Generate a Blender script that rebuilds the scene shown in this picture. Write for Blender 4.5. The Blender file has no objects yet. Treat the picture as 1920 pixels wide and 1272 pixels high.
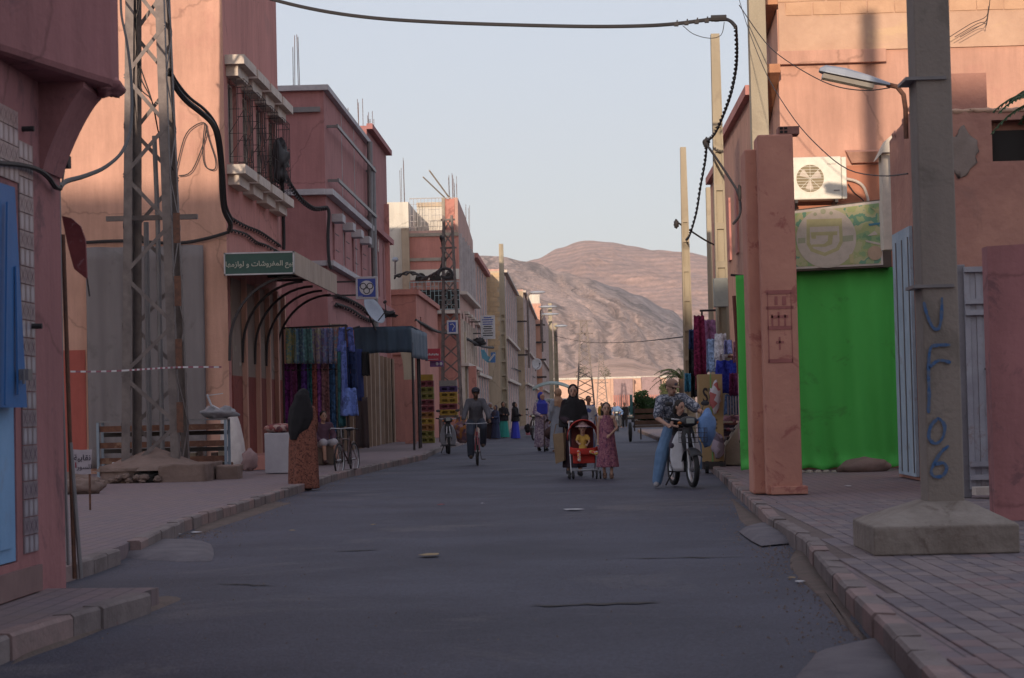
import bpy, bmesh, math, random
from mathutils import Vector, Matrix, noise
R = random.Random(7)
S = bpy.context.scene
COL = S.collection
# ---------------------------------------------------------------- camera
FPX, EYE = 3900.0, 1.25
_yv = Vector((120/FPX, -132/FPX, -1)).normalized()
_rl = math.radians(1.4)
_up = Vector((-math.sin(_rl), math.cos(_rl), 0)); _up = (_up - _up.dot(_yv)*_yv).normalized()
_xv = _yv.cross(_up)
RC = Matrix((_xv, _yv, _up))
cd = bpy.data.cameras.new('camera'); cam = bpy.data.objects.new('camera', cd); COL.objects.link(cam)
cam.matrix_world = Matrix.Translation((0, 0, EYE)) @ RC.to_4x4()
cd.sensor_width = 36; cd.sensor_fit = 'HORIZONTAL'; cd.lens = FPX/1920*36
cd.clip_start = .2; cd.clip_end = 20000
cd.dof.use_dof = True; cd.dof.focus_distance = 37; cd.dof.aperture_fstop = 6.5
S.camera = cam
# ---------------------------------------------------------------- world, sun, exposure
SUN_EL, SUN_AZ = math.radians(7.0), math.radians(7.0)      # low evening sun behind the camera, a little to the left
w = bpy.data.worlds.new('World'); S.world = w; w.use_nodes = True
nt = w.node_tree; bg = nt.nodes['Background']
sky = nt.nodes.new('ShaderNodeTexSky'); sky.sky_type = 'NISHITA'; sky.sun_disc = False
sky.sun_elevation = SUN_EL; sky.sun_rotation = math.radians(180) + SUN_AZ
sky.altitude = 300; sky.air_density = 1.0; sky.dust_density = 2.0; sky.ozone_density = 1.5
mxs = nt.nodes.new('ShaderNodeMix'); mxs.data_type = 'RGBA'; mxs.inputs[0].default_value = .68      # thin even dust veil over the clear sky
mxs.inputs[7].default_value = (3.42, 3.46, 3.98, 1); nt.links.new(sky.outputs[0], mxs.inputs[6]); nt.links.new(mxs.outputs[2], bg.inputs[0]); bg.inputs[1].default_value = .15
sl = bpy.data.lights.new('sun', 'SUN'); sl.energy = 2.8; sl.angle = math.radians(.6); sl.color = (1, .80, .60)
sun = bpy.data.objects.new('sun', sl); COL.objects.link(sun)
_sd = Vector((math.sin(SUN_AZ)*math.cos(SUN_EL), math.cos(SUN_AZ)*math.cos(SUN_EL), -math.sin(SUN_EL)))
sun.rotation_euler = _sd.to_track_quat('-Z', 'Y').to_euler(); sun.location = (-20, -60, 30)
S.view_settings.view_transform = 'Standard'; S.view_settings.look = 'None'
S.view_settings.exposure = 0.5; S.view_settings.gamma = 1; S.view_settings.use_curve_mapping = False
S.cycles.max_bounces = 6; S.cycles.use_denoising = True

# ---------------------------------------------------------------- helpers: where things stand
def ray(u, v): return RC @ Vector(((u-960)/FPX, (636-v)/FPX, -1))
def PY(u, v, Y): d = ray(u, v); t = Y/d.y; return Vector((d.x*t, Y, EYE+d.z*t))
def PX(u, v, X): d = ray(u, v); t = X/d.x; return Vector((X, d.y*t, EYE+d.z*t))
def PZ(u, v, z=0): d = ray(u, v); t = (z-EYE)/d.z; return Vector((d.x*t, d.y*t, z))
SW = .13                                        # height of the pavements

# ---------------------------------------------------------------- helpers: meshes
class MB:
    def __init__(s): s.v = []; s.f = []
    def add(s, vs, fs):
        n = len(s.v); s.v += [Vector(p) for p in vs]; s.f += [tuple(i+n for i in f) for f in fs]; return s
    def box(s, x0, x1, y0, y1, z0, z1):
        return s.add([(x0,y0,z0),(x1,y0,z0),(x1,y1,z0),(x0,y1,z0),(x0,y0,z1),(x1,y0,z1),(x1,y1,z1),(x0,y1,z1)],
              [(0,3,2,1),(4,5,6,7),(0,1,5,4),(1,2,6,5),(2,3,7,6),(3,0,4,7)])
    def obox(s, c, hx, hy, hz, m=None):
        m = m or Matrix.Identity(3); c = Vector(c)
        ps = [c + m @ Vector((a*hx, b*hy, d*hz)) for d in (-1,1) for a, b in ((-1,-1),(1,-1),(1,1),(-1,1))]
        return s.add(ps, [(0,3,2,1),(4,5,6,7),(0,1,5,4),(1,2,6,5),(2,3,7,6),(3,0,4,7)])
    def prism(s, poly, ax, a0, a1):            # poly: 2D points, extruded along axis ax
        n = len(poly)
        def p(q, a): return {'x': (a, q[0], q[1]), 'y': (q[0], a, q[1]), 'z': (q[0], q[1], a)}[ax]
        return s.add([p(q, a0) for q in poly]+[p(q, a1) for q in poly],
              [tuple(range(n))[::-1], tuple(range(n, 2*n))]+[(i, (i+1) % n, n+(i+1) % n, n+i) for i in range(n)])
    def tube(s, pts, r, seg=6, cap=True):
        pts = [Vector(p) for p in pts]; n = len(pts)
        if n < 2: return s
        rs = r if isinstance(r, (list, tuple)) else [r]*n
        vs = []; fs = []; prev = None
        for i, p in enumerate(pts):
            d = (pts[min(i+1, n-1)] - pts[max(i-1, 0)])
            d = d.normalized() if d.length > 1e-9 else Vector((0,0,1))
            if prev is None:
                a = d.orthogonal().normalized() if abs(d.z) < .5 else d.cross(Vector((0,1,0))).normalized()
            else: a = (prev - prev.dot(d)*d); a = a.normalized() if a.length > 1e-6 else d.orthogonal().normalized()
            prev = a; b = d.cross(a)
            for k in range(seg):
                t = 2*math.pi*k/seg; vs.append(p + (a*math.cos(t)+b*math.sin(t))*rs[i])
        for i in range(n-1):
            for k in range(seg):
                k2 = (k+1) % seg; fs.append((i*seg+k, i*seg+k2, (i+1)*seg+k2, (i+1)*seg+k))
        if cap: fs += [tuple(range(seg))[::-1], tuple(range((n-1)*seg, n*seg))]
        return s.add(vs, fs)
    def bar(s, p0, p1, w, h=None, up=(0,0,1)):
        p0, p1 = Vector(p0), Vector(p1); d = p1-p0; L = d.length
        if L < 1e-6: return s
        d /= L; u = Vector(up)
        if abs(u.dot(d)) > .98: u = Vector((0,1,0))
        a = d.cross(u).normalized(); b = a.cross(d)
        return s.obox((p0+p1)/2, w/2, L/2, (h or w)/2, Matrix((a, d, b)).transposed())
    def ell(s, c, r, m=None, seg=12, rg=8):
        c = Vector(c); r = (r, r, r) if not hasattr(r, '__len__') else r; m = m or Matrix.Identity(3)
        vs = [c + m @ Vector((0,0,-r[2]))]
        for i in range(1, rg):
            t = math.pi*i/rg
            for k in range(seg):
                p = 2*math.pi*k/seg; vs.append(c + m @ Vector((r[0]*math.sin(t)*math.cos(p), r[1]*math.sin(t)*math.sin(p), -r[2]*math.cos(t))))
        vs.append(c + m @ Vector((0,0,r[2]))); fs = []
        for k in range(seg): k2 = (k+1) % seg; fs.append((0, 1+k2, 1+k)); fs.append((len(vs)-1, 1+(rg-2)*seg+k, 1+(rg-2)*seg+k2))
        for i in range(rg-2):
            for k in range(seg): k2 = (k+1) % seg; a = 1+i*seg; fs.append((a+k, a+k2, a+seg+k2, a+seg+k))
        return s.add(vs, fs)
    def cap(s, p0, p1, r0, r1=None, seg=10):   # capsule, tapered
        r1 = r0 if r1 is None else r1; p0, p1 = Vector(p0), Vector(p1); d = p1-p0
        L = d.length; d = d/L if L > 1e-6 else Vector((0,0,1)); pts = []; rs = []
        for a in (-90, -60, -30): pts.append(p0+d*r0*math.sin(math.radians(a))); rs.append(max(r0*math.cos(math.radians(a)), 1e-4))
        pts.append(p0); rs.append(r0); pts.append(p1); rs.append(r1)
        for a in (30, 60, 90): pts.append(p1+d*r1*math.sin(math.radians(a))); rs.append(max(r1*math.cos(math.radians(a)), 1e-4))
        return s.tube(pts, rs, seg)
    def loft(s, rings, seg=28):                # rings: (cx, cy, z, rx, ry, fold amplitude, folds, phase)
        vs = []; fs = []
        for (cx, cy, z, rx, ry, fa, nf, ph) in rings:
            for k in range(seg):
                t = 2*math.pi*k/seg; q = 1+fa*math.sin(nf*t+ph)+.4*fa*math.sin((nf*2-1)*t+ph*2.3)
                vs.append((cx+rx*q*math.cos(t), cy+ry*q*math.sin(t), z))
        for i in range(len(rings)-1):
            for k in range(seg): k2 = (k+1) % seg; fs.append((i*seg+k, i*seg+k2, (i+1)*seg+k2, (i+1)*seg+k))
        fs += [tuple(range(seg))[::-1], tuple(range((len(rings)-1)*seg, len(rings)*seg))]
        return s.add(vs, fs)
    def grid(s, fn, nu, nv, closed=False):
        vs = [fn(i/nu, j/nv) for j in range(nv+1) for i in range(nu+1)]
        return s.add(vs, [(j*(nu+1)+i, j*(nu+1)+i+1, (j+1)*(nu+1)+i+1, (j+1)*(nu+1)+i) for j in range(nv) for i in range(nu)])
    def xf(s, m):                              # transform everything so far
        s.v = [m @ p for p in s.v]; return s
    def build(s, name, mat, parent=None, smooth=False, local=False, bevel=0, solid=0, remesh=0, loc=None, sub=0):
        me = bpy.data.meshes.new(name); vs = s.v
        if parent is not None and not local:
            inv = WM[parent.name_full].inverted(); vs = [inv @ p for p in vs]
        elif parent is None:
            if loc is None:
                zs = min(p.z for p in vs); xs = [p.x for p in vs]; ys = [p.y for p in vs]
                loc = Vector(((min(xs)+max(xs))/2, (min(ys)+max(ys))/2, zs))
            vs = [p-Vector(loc) for p in vs]
        me.from_pydata([tuple(p) for p in vs], [], s.f); me.update()
        o = bpy.data.objects.new(name, me); COL.objects.link(o)
        if mat: me.materials.append(mat)
        if parent is not None: o.parent = parent; WM[o.name_full] = WM[parent.name_full]
        else: o.location = loc; WM[o.name_full] = Matrix.Translation(loc)
        bm = bmesh.new(); bm.from_mesh(me); bmesh.ops.recalc_face_normals(bm, faces=bm.faces); bm.to_mesh(me); bm.free()
        if solid: md = o.modifiers.new('t', 'SOLIDIFY'); md.thickness = solid; md.offset = 0
        if bevel: md = o.modifiers.new('b', 'BEVEL'); md.width = bevel; md.segments = 2; md.limit_method = 'ANGLE'
        if remesh:
            md = o.modifiers.new('r', 'REMESH'); md.mode = 'VOXEL'; md.voxel_size = remesh; md.use_smooth_shade = True
            md = o.modifiers.new('s', 'SMOOTH'); md.iterations = 3; md.factor = .5
            bake(o); smooth = True
        if smooth:
            for p in o.data.polygons: p.use_smooth = True
        if sub: md = o.modifiers.new('s', 'SUBSURF'); md.levels = md.render_levels = sub
        return o
WM = {}
def bake(o):
    dg = bpy.context.evaluated_depsgraph_get(); me = bpy.data.meshes.new_from_object(o.evaluated_get(dg)); o.modifiers.clear(); o.data = me
def tag(o, label=None, cat=None, group=None, kind=None):
    if label: o['label'] = label
    if cat: o['category'] = cat
    if group: o['group'] = group
    if kind: o['kind'] = kind
    return o
def thing(name, loc, label, cat, rz=0, group=None, sc=1):
    o = bpy.data.objects.new(name, None); COL.objects.link(o); o.location = loc; o.rotation_euler = (0, 0, rz); o.scale = (sc, sc, sc); o.empty_display_size = .2
    WM[o.name_full] = Matrix.Translation(loc) @ Matrix.Rotation(rz, 4, 'Z') @ Matrix.Diagonal((sc, sc, sc, 1))
    return tag(o, label, cat, group)
def copy_tree(o, parent=None):
    c = o.copy(); COL.objects.link(c)
    if parent: c.parent = parent
    for ch in [x for x in list(COL.objects) if x.parent == o]: copy_tree(ch, c)
    return c
def relabel(o, label, loc=None, rz=None, sc=None):
    o['label'] = label
    if loc is not None: o.location = loc
    if rz is not None: o.rotation_euler.z = rz
    if sc is not None: o.scale = (sc,)*3
    return o
def rotz(a): return Matrix.Rotation(a, 3, 'Z')
def basis(o, u, v):                            # matrix putting local x along u, y along v, z along u x v, at o
    u = Vector(u).normalized(); v = Vector(v).normalized(); n = u.cross(v)
    m = Matrix((u, v, n)).transposed().to_4x4(); m.translation = Vector(o); return m
def sag(p0, p1, d, n=14):
    p0, p1 = Vector(p0), Vector(p1)
    return [p0.lerp(p1, i/n)-Vector((0, 0, 4*d*(i/n)*(1-i/n))) for i in range(n+1)]

# ---------------------------------------------------------------- helpers: materials
def rgb(c): return (c[0], c[1], c[2], 1)
def M(name, c, c2=None, sc=3., rough=.85, bump=.15, bsc=None, streak=0, metal=0, stain=None, stain_amt=.35, stain_sc=1.3, spec=.3, trans=0, alt=None):
    m = bpy.data.materials.new(name); m.use_nodes = True; n = m.node_tree.nodes; l = m.node_tree.links
    b = n['Principled BSDF']; b.inputs['Roughness'].default_value = rough; b.inputs['Metallic'].default_value = metal
    b.inputs['Specular IOR Level'].default_value = spec
    g = n.new('ShaderNodeNewGeometry'); pos = g.outputs['Position']
    c2 = c2 or tuple(x*.78 for x in c)
    t = n.new('ShaderNodeTexNoise'); t.inputs['Scale'].default_value = sc; t.inputs['Detail'].default_value = 7; t.inputs['Roughness'].default_value = .62
    if streak:
        mp = n.new('ShaderNodeMapping'); mp.inputs['Scale'].default_value = (1, 1, 1/streak); l.new(pos, mp.inputs[0]); l.new(mp.outputs[0], t.inputs['Vector'])
    else: l.new(pos, t.inputs['Vector'])
    mr = n.new('ShaderNodeMapRange'); mr.inputs[1].default_value = .35; mr.inputs[2].default_value = .65; l.new(t.outputs[0], mr.inputs[0])
    mx = n.new('ShaderNodeMix'); mx.data_type = 'RGBA'; l.new(mr.outputs[0], mx.inputs[0])
    mx.inputs[6].default_value = rgb(c2); mx.inputs[7].default_value = rgb(c); out = mx.outputs[2]
    if stain:
        t2 = n.new('ShaderNodeTexNoise'); t2.inputs['Scale'].default_value = stain_sc; t2.inputs['Detail'].default_value = 9; t2.inputs['Roughness'].default_value = .7; t2.inputs['Distortion'].default_value = .6
        l.new(pos, t2.inputs['Vector']); r2 = n.new('ShaderNodeMapRange'); r2.inputs[1].default_value = .56; r2.inputs[2].default_value = .63; r2.inputs[4].default_value = stain_amt
        l.new(t2.outputs[0], r2.inputs[0]); m2 = n.new('ShaderNodeMix'); m2.data_type = 'RGBA'; l.new(r2.outputs[0], m2.inputs[0]); l.new(out, m2.inputs[6]); m2.inputs[7].default_value = rgb(stain); out = m2.outputs[2]
    l.new(out, b.inputs['Base Color'])
    if bump:
        t3 = n.new('ShaderNodeTexNoise'); t3.inputs['Scale'].default_value = bsc or sc*12; t3.inputs['Detail'].default_value = 5; l.new(pos, t3.inputs['Vector'])
        bp = n.new('ShaderNodeBump'); bp.inputs['Strength'].default_value = bump; bp.inputs['Distance'].default_value = .02; l.new(t3.outputs[0], bp.inputs['Height']); l.new(bp.outputs[0], b.inputs['Normal'])
    if trans: b.inputs['Transmission Weight'].default_value = trans
    return m
def MPrint(name, cols, sc=18., base=None, rough=.9, kind='VOR'):   # printed cloth, tiles, camouflage: colours in cells
    m = bpy.data.materials.new(name); m.use_nodes = True; n = m.node_tree.nodes; l = m.node_tree.links
    b = n['Principled BSDF']; b.inputs['Roughness'].default_value = rough; b.inputs['Specular IOR Level'].default_value = .2
    tc = n.new('ShaderNodeTexCoord')
    if kind == 'VOR':
        t = n.new('ShaderNodeTexVoronoi'); t.inputs['Scale'].default_value = sc; src = t.outputs['Color']
        sp = n.new('ShaderNodeSeparateColor'); l.new(src, sp.inputs[0]); fac = sp.outputs[0]
    else:
        t = n.new('ShaderNodeTexNoise'); t.inputs['Scale'].default_value = sc; t.inputs['Detail'].default_value = 3
        mr = n.new('ShaderNodeMapRange'); mr.inputs[1].default_value = .3; mr.inputs[2].default_value = .7; l.new(t.outputs[0], mr.inputs[0]); fac = mr.outputs[0]
    l.new(tc.outputs['Object'], t.inputs['Vector'])
    cr = n.new('ShaderNodeValToRGB'); cr.color_ramp.interpolation = 'CONSTANT'; e = cr.color_ramp.elements
    e[0].color = rgb(cols[0]); e[0].position = 0; e[1].color = rgb(cols[-1]); e[1].position = (len(cols)-1)/len(cols)
    for i, c in enumerate(cols[1:-1]): x = e.new((i+1)/len(cols)); x.color = rgb(c)
    l.new(fac, cr.inputs[0]); l.new(cr.outputs[0], b.inputs['Base Color'])
    return m
def flat(name, c, rough=.6, metal=0, spec=.4): return M(name, c, tuple(x*.85 for x in c), 8, rough, 0, metal=metal, spec=spec)
# ---------------------------------------------------------------- materials of the setting
def plaster(name, c, **k):
    g_ = sum(c)/3; k.setdefault('stain', tuple(.75*(x*.72+g_*.28) for x in c)); k.setdefault('stain_amt', .45); k.setdefault('stain_sc', .8)
    m = M(name, c, tuple(x*.84 for x in c), .9, .92, .4, 14, **k)
    n = m.node_tree.nodes; l = m.node_tree.links; b = n['Principled BSDF']; src = b.inputs['Base Color'].links[0].from_socket; g = [x for x in n if x.type == 'NEW_GEOMETRY'][0]
    mp = n.new('ShaderNodeMapping'); mp.inputs['Scale'].default_value = (1, 1, .12); l.new(g.outputs['Position'], mp.inputs[0])      # rain streaks
    t = n.new('ShaderNodeTexNoise'); t.inputs['Scale'].default_value = 4.5; t.inputs['Detail'].default_value = 6; t.inputs['Roughness'].default_value = .7; l.new(mp.outputs[0], t.inputs['Vector'])
    mr = n.new('ShaderNodeMapRange'); mr.inputs[1].default_value = .38; mr.inputs[2].default_value = .66; mr.inputs[3].default_value = 1.05; mr.inputs[4].default_value = .86; l.new(t.outputs[0], mr.inputs[0])
    vo = n.new('ShaderNodeTexVoronoi'); vo.feature = 'DISTANCE_TO_EDGE'; vo.inputs['Scale'].default_value = .55                                   # hairline cracks
    t2 = n.new('ShaderNodeTexNoise'); t2.inputs['Scale'].default_value = 2.2; t2.inputs['Detail'].default_value = 5; l.new(g.outputs['Position'], t2.inputs['Vector'])
    ad = n.new('ShaderNodeMix'); ad.data_type = 'RGBA'; ad.inputs[0].default_value = .35; l.new(g.outputs['Position'], ad.inputs[6]); l.new(t2.outputs['Color'], ad.inputs[7]); l.new(ad.outputs[2], vo.inputs['Vector'])
    m3 = n.new('ShaderNodeMapRange'); m3.inputs[1].default_value = 0; m3.inputs[2].default_value = .012; m3.inputs[3].default_value = .72; m3.inputs[4].default_value = 1; l.new(vo.outputs['Distance'], m3.inputs[0])
    mu = n.new('ShaderNodeMath'); mu.operation = 'MULTIPLY'; l.new(mr.outputs[0], mu.inputs[0]); l.new(m3.outputs[0], mu.inputs[1])
    vm = n.new('ShaderNodeVectorMath'); vm.operation = 'SCALE'; l.new(src, vm.inputs[0]); l.new(mu.outputs[0], vm.inputs['Scale']); l.new(vm.outputs[0], b.inputs['Base Color'])
    return m
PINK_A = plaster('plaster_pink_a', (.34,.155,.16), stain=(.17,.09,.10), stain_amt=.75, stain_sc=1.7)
SALMON = plaster('plaster_salmon', (.58,.33,.255), stain=(.49,.26,.21), stain_amt=.5, stain_sc=.6)
ROSE = plaster('plaster_rose', (.54,.25,.225), streak=5)
ROSE2 = plaster('plaster_rose_pale', (.52,.235,.195), stain=(.38,.17,.15), stain_amt=.4)
ROSED = plaster('plaster_rose_dull', (.40,.19,.188), stain=(.3,.14,.13), stain_amt=.4)
PALE = plaster('plaster_pale', (.58,.37,.32), streak=6)
WHITE_W = plaster('plaster_white', (.64,.61,.55), streak=4, stain=(.5,.44,.36), stain_amt=.5)
CREAM = plaster('plaster_cream', (.50,.41,.31), streak=4)
BEIGE = plaster('plaster_beige_raw', (.44,.35,.26), stain=(.34,.26,.2), stain_amt=.6, stain_sc=2.2)
ROUGH = M('plaster_rough', (.44,.23,.18), (.34,.17,.14), 1.4, .95, .9, 9, stain=(.27,.15,.13), stain_amt=.6, stain_sc=.9)
MAROON = plaster('paint_maroon', (.24,.07,.06), stain=(.17,.06,.05), stain_amt=.5)
REDDADO = plaster('paint_red_dado', (.42,.11,.09), stain=(.30,.09,.08), stain_amt=.5)
TRIM = M('trim_white', (.60,.53,.47), (.46,.39,.35), 4, .8, .2)
TRIMG = M('trim_grey_white', (.50,.48,.50), (.38,.36,.38), 3, .8, .2)
CONC = M('concrete', (.36,.32,.27), (.27,.23,.19), 2.2, .9, .35, 25, stain=(.2,.17,.14), stain_amt=.5)
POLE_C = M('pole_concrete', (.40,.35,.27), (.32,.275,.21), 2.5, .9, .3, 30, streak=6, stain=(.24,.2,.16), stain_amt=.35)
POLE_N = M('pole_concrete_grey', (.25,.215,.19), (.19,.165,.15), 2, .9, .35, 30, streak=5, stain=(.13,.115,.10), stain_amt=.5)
DARK = flat('dark_interior', (.022,.019,.018), .9)
GLASS = M('window_glass', (.05,.06,.07), (.03,.035,.04), 3, .15, 0, spec=.6)
IRON = flat('wrought_iron', (.035,.027,.03), .6)
RUST = M('rusty_iron', (.16,.075,.05), (.09,.05,.04), 12, .85, .2)
GALV = M('galvanised_steel', (.185,.155,.15), (.12,.10,.10), 5, .6, .1, metal=.35)
BLACKR = flat('black_rubber', (.018,.018,.02), .75)
CABLE = flat('cable_black', (.03,.027,.03), .7)
STEELP = flat('steel_pipe', (.20,.19,.20), .5, .3)
DIRT = M('dirt', (.135,.10,.09), (.09,.07,.062), 3, .95, .6, 20)


# asphalt with worn patches
def asphalt():
    m = M('asphalt', (.054,.054,.080), (.030,.030,.048), .45, .74, .7, 60, stain=(.092,.082,.095), stain_amt=.6, stain_sc=.3, spec=.35)
    n = m.node_tree.nodes; l = m.node_tree.links; b = n['Principled BSDF']
    src = b.inputs['Base Color'].links[0].from_socket
    t = n.new('ShaderNodeTexNoise'); t.inputs['Scale'].default_value = 42; t.inputs['Detail'].default_value = 6; t.inputs['Roughness'].default_value = .8
    g = [x for x in n if x.type == 'NEW_GEOMETRY'][0]; l.new(g.outputs['Position'], t.inputs['Vector'])
    mr = n.new('ShaderNodeMapRange'); mr.inputs[1].default_value = .3; mr.inputs[2].default_value = .7; mr.inputs[3].default_value = .40; mr.inputs[4].default_value = 1.85; l.new(t.outputs[0], mr.inputs[0])
    mx = n.new('ShaderNodeVectorMath'); mx.operation = 'SCALE'; l.new(src, mx.inputs[0]); l.new(mr.outputs[0], mx.inputs['Scale']); l.new(mx.outputs[0], b.inputs['Base Color'])
    return m
ASPH = asphalt()
def paving(name, c1, c2, c3, bw, bh, rot=0):
    m = bpy.data.materials.new(name); m.use_nodes = True; n = m.node_tree.nodes; l = m.node_tree.links; b = n['Principled BSDF']; b.inputs['Roughness'].default_value = .9
    g = n.new('ShaderNodeNewGeometry'); mp = n.new('ShaderNodeMapping'); mp.inputs['Rotation'].default_value = (0, 0, rot); l.new(g.outputs['Position'], mp.inputs[0])
    br = n.new('ShaderNodeTexBrick'); br.inputs['Scale'].default_value = 1; br.inputs['Brick Width'].default_value = bw; br.inputs['Row Height'].default_value = bh
    br.inputs['Mortar Size'].default_value = .008; br.inputs['Mortar Smooth'].default_value = .3; br.inputs['Color1'].default_value = rgb(c1); br.inputs['Color2'].default_value = rgb(c2); br.inputs['Mortar'].default_value = rgb(c3)
    l.new(mp.outputs[0], br.inputs['Vector'])
    t = n.new('ShaderNodeTexNoise'); t.inputs['Scale'].default_value = 1.1; t.inputs['Detail'].default_value = 8; t.inputs['Roughness'].default_value = .7; l.new(g.outputs['Position'], t.inputs['Vector'])
    mr = n.new('ShaderNodeMapRange'); mr.inputs[1].default_value = .42; mr.inputs[2].default_value = .68; mr.inputs[4].default_value = .75; l.new(t.outputs[0], mr.inputs[0])
    mx = n.new('ShaderNodeMix'); mx.data_type = 'RGBA'; l.new(mr.outputs[0], mx.inputs[0]); l.new(br.outputs['Color'], mx.inputs[6]); mx.inputs[7].default_value = rgb((.17,.125,.115)); l.new(mx.outputs[2], b.inputs['Base Color'])
    bp = n.new('ShaderNodeBump'); bp.inputs['Strength'].default_value = .6; bp.inputs['Distance'].default_value = .01; bp.invert = True; l.new(br.outputs['Fac'], bp.inputs['Height']); l.new(bp.outputs[0], b.inputs['Normal'])
    return m
PAV_M = paving('pavement_paving', (.19,.135,.15), (.15,.115,.135), (.075,.06,.07), .26, .13, math.radians(90))
PAV = [M('paver_rose_%d' % i, c, tuple(x*.8 for x in c), 5, .9, .3, 60) for i, c in enumerate([(.195,.15,.16), (.18,.15,.165), (.215,.175,.18), (.165,.14,.158), (.205,.148,.155)])]
KERB_M = M('kerb_stone', (.21,.175,.175), (.14,.115,.115), 2.5, .92, .45, 30, stain=(.10,.08,.075), stain_amt=.6)
KERB_P = M('kerb_stone_pink', (.27,.19,.185), (.18,.135,.13), 3, .92, .4, 30)
JOINT = M('joint_sand', (.15,.115,.11), (.11,.085,.082), 8, .95, .2)

# ---------------------------------------------------------------- ground, road, pavements
g = MB(); ng = 24
g.grid(lambda a, b: (-2500+5000*a, -120+6000*b**2.2, -.05), ng, 40)
tag(g.build('ground', DIRT, loc=(0,0,-.05)), kind='structure')
r = MB()
def road_z(x, y): return .02*noise.noise(Vector((x*.35, y*.18, 3))) - .012
r.grid(lambda a, b: (-5.6+9.4*a, -40+ (4 if b < .0 else 0) + 100*b, road_z(-5.6+9.4*a, -40+100*b)), 46, 260)
n0 = len(r.v)
r.grid(lambda a, b: (-5.6+11.4*a, 60+320*b, -.012), 6, 12)
r.grid(lambda a, b: (-40+34.4*a, 14.2+2.2*b, -.02), 2, 2)
road = tag(r.build('road', ASPH, loc=(0,0,0), smooth=True), kind='structure')

def walk(name, poly, z1=SW-.012, mat=PAV_M):
    m = MB(); m.prism(poly, 'z', -.15, z1)
    return tag(m.build(name, mat, loc=(0,0,0)), kind='structure')
def resample(pts, step):
    out = [Vector(pts[0])]; acc = 0
    for a, b in zip(pts, pts[1:]):
        a, b = Vector(a), Vector(b); L = (b-a).length; t = step-acc
        while t <= L: out.append(a.lerp(b, t/L)); t += step
        acc = L-(t-step)
    return out
def kerb(parent, pts, step=.62, wid=.13, side=1, broken=()):
    ps = resample([(p[0], p[1]) for p in pts], step)
    for i, (a, b) in enumerate(zip(ps, ps[1:])):
        if i in broken: continue
        d = (b-a).normalized(); nrm = Vector((d.y, -d.x))*side
        j = R.uniform(-.008,.008); dz = R.uniform(-.008,.006); e = .006+R.uniform(0,.006)
        A = a+d*e; B = b-d*e
        w2 = wid; f0 = nrm*(-j)
        pr = [(0,-.16),(0,SW+dz-.018),(.018,SW+dz),(w2,SW+dz-R.uniform(0,.006)),(w2,-.16)]
        vs = []
        for Q in (A, B):
            for (u, z) in pr: q = Q+nrm*u+f0; vs.append((q.x, q.y, z+(R.uniform(-.004,.004) if z > 0 else 0)))
        m = MB(); m.add(vs, [(0,1,2,3,4)[::-1], (5,6,7,8,9)]+[(k, (k+1) % 5, (k+1) % 5+5, k+5) for k in range(5)])
        m.build('kerb_stone', R.choice((KERB_M, KERB_M, KERB_P)), parent)
# left near pavement
KA = [(-3.02, 4), (-3.02, 9), PZ(0,1195,SW), PZ(150,1150,SW), PZ(325,1098,SW)]
KA = [(p[0], p[1]) for p in KA]
ka_in = [(p[0]-.1, p[1]) for p in KA]
wA = walk('pavement', ka_in+[(ka_in[-1][0]-1.0, ka_in[-1][1]+.15), (-12, ka_in[-1][1]+.15), (-12, 4)])
kerb(wA, KA, .5, side=-1)
KB = [PZ(60,1075,SW), PZ(160,1050,SW), PZ(250,1020,SW), PZ(322,986,SW), PZ(350,973,SW), PZ(510,925,SW), PZ(640,885,SW), PZ(800,851,SW)]
KB = [(p[0], p[1]) for p in KB]
print('KB', [(round(a,2), round(b,2)) for a, b in KB])
kb2 = KB+[(KB[-1][0]-.1, KB[-1][1]+2), (-4.5, 70), (-4.3, 90), (-3.6, 130), (-2.4, 260)]
wB = walk('pavement', [(p[0]-.1, p[1]+.05) for p in kb2]+[(-14, 260), (-14, KB[0][1]), (KB[0][0]-.1, KB[0][1])])
kerb(wB, kb2[:8], .55, side=-1, broken=(5,6))
kerb(wB, kb2[7:11], 1.2, side=-1)
# right pavement
KC = [PZ(1830,1360,SW), PZ(1750,1272,SW), PZ(1660,1175,SW), PZ(1585,1100,SW), PZ(1530,1040,SW), PZ(1506,1008,SW), PZ(1470,985,SW), PZ(1440,968,SW), PZ(1400,930,SW), PZ(1360,893,SW)]
KC = [(p[0], p[1]) for p in KC]
print('KC', [(round(a,2), round(b,2)) for a, b in KC])
kc2 = [(KC[0][0]+.02, 4)]+KC+[(2.75, 46), (3.0, 60), (3.2, 110)]
wC = walk('pavement', [(p[0]+.1, p[1]) for p in kc2]+[(16, 110), (16, 4)])
kerb(wC, kc2, .55, side=1, broken=())
# separate pavers on the right pavement, nearest ones as parts
def kx(y):
    for a, b in zip(kc2, kc2[1:]):
        if a[1] <= y <= b[1]: return a[0]+(b[0]-a[0])*(y-a[1])/(b[1]-a[1])
    return kc2[-1][0]
base = MB(); base.add([(1.7,7.6,SW-.0105),(6,7.6,SW-.0105),(6,24,SW-.0105),(1.7+.4,24,SW-.0105)], [(0,1,2,3)]); 
pm = {}
cells = []
PW, PL = .138, .27
for j in range(int(16.5/PL)):
    for i in range(40):
        x0 = 1.45+i*PW; y0 = 7.7+j*PL+(PL/2 if i % 2 else 0)
        if x0 < max(kx(y0), kx(y0+PL))+.125 or x0 > 6: continue
        c = Vector((x0+PW/2, y0+PL/2)); d = ray(0,0)
        q = RC.transposed() @ (Vector((c.x, c.y, SW))-Vector((0,0,EYE))); u = 960+FPX*q.x/-q.z; v = 636-FPX*q.y/-q.z
        cells.append((x0, y0, -20 < u < 1940 and v < 1290))
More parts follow.
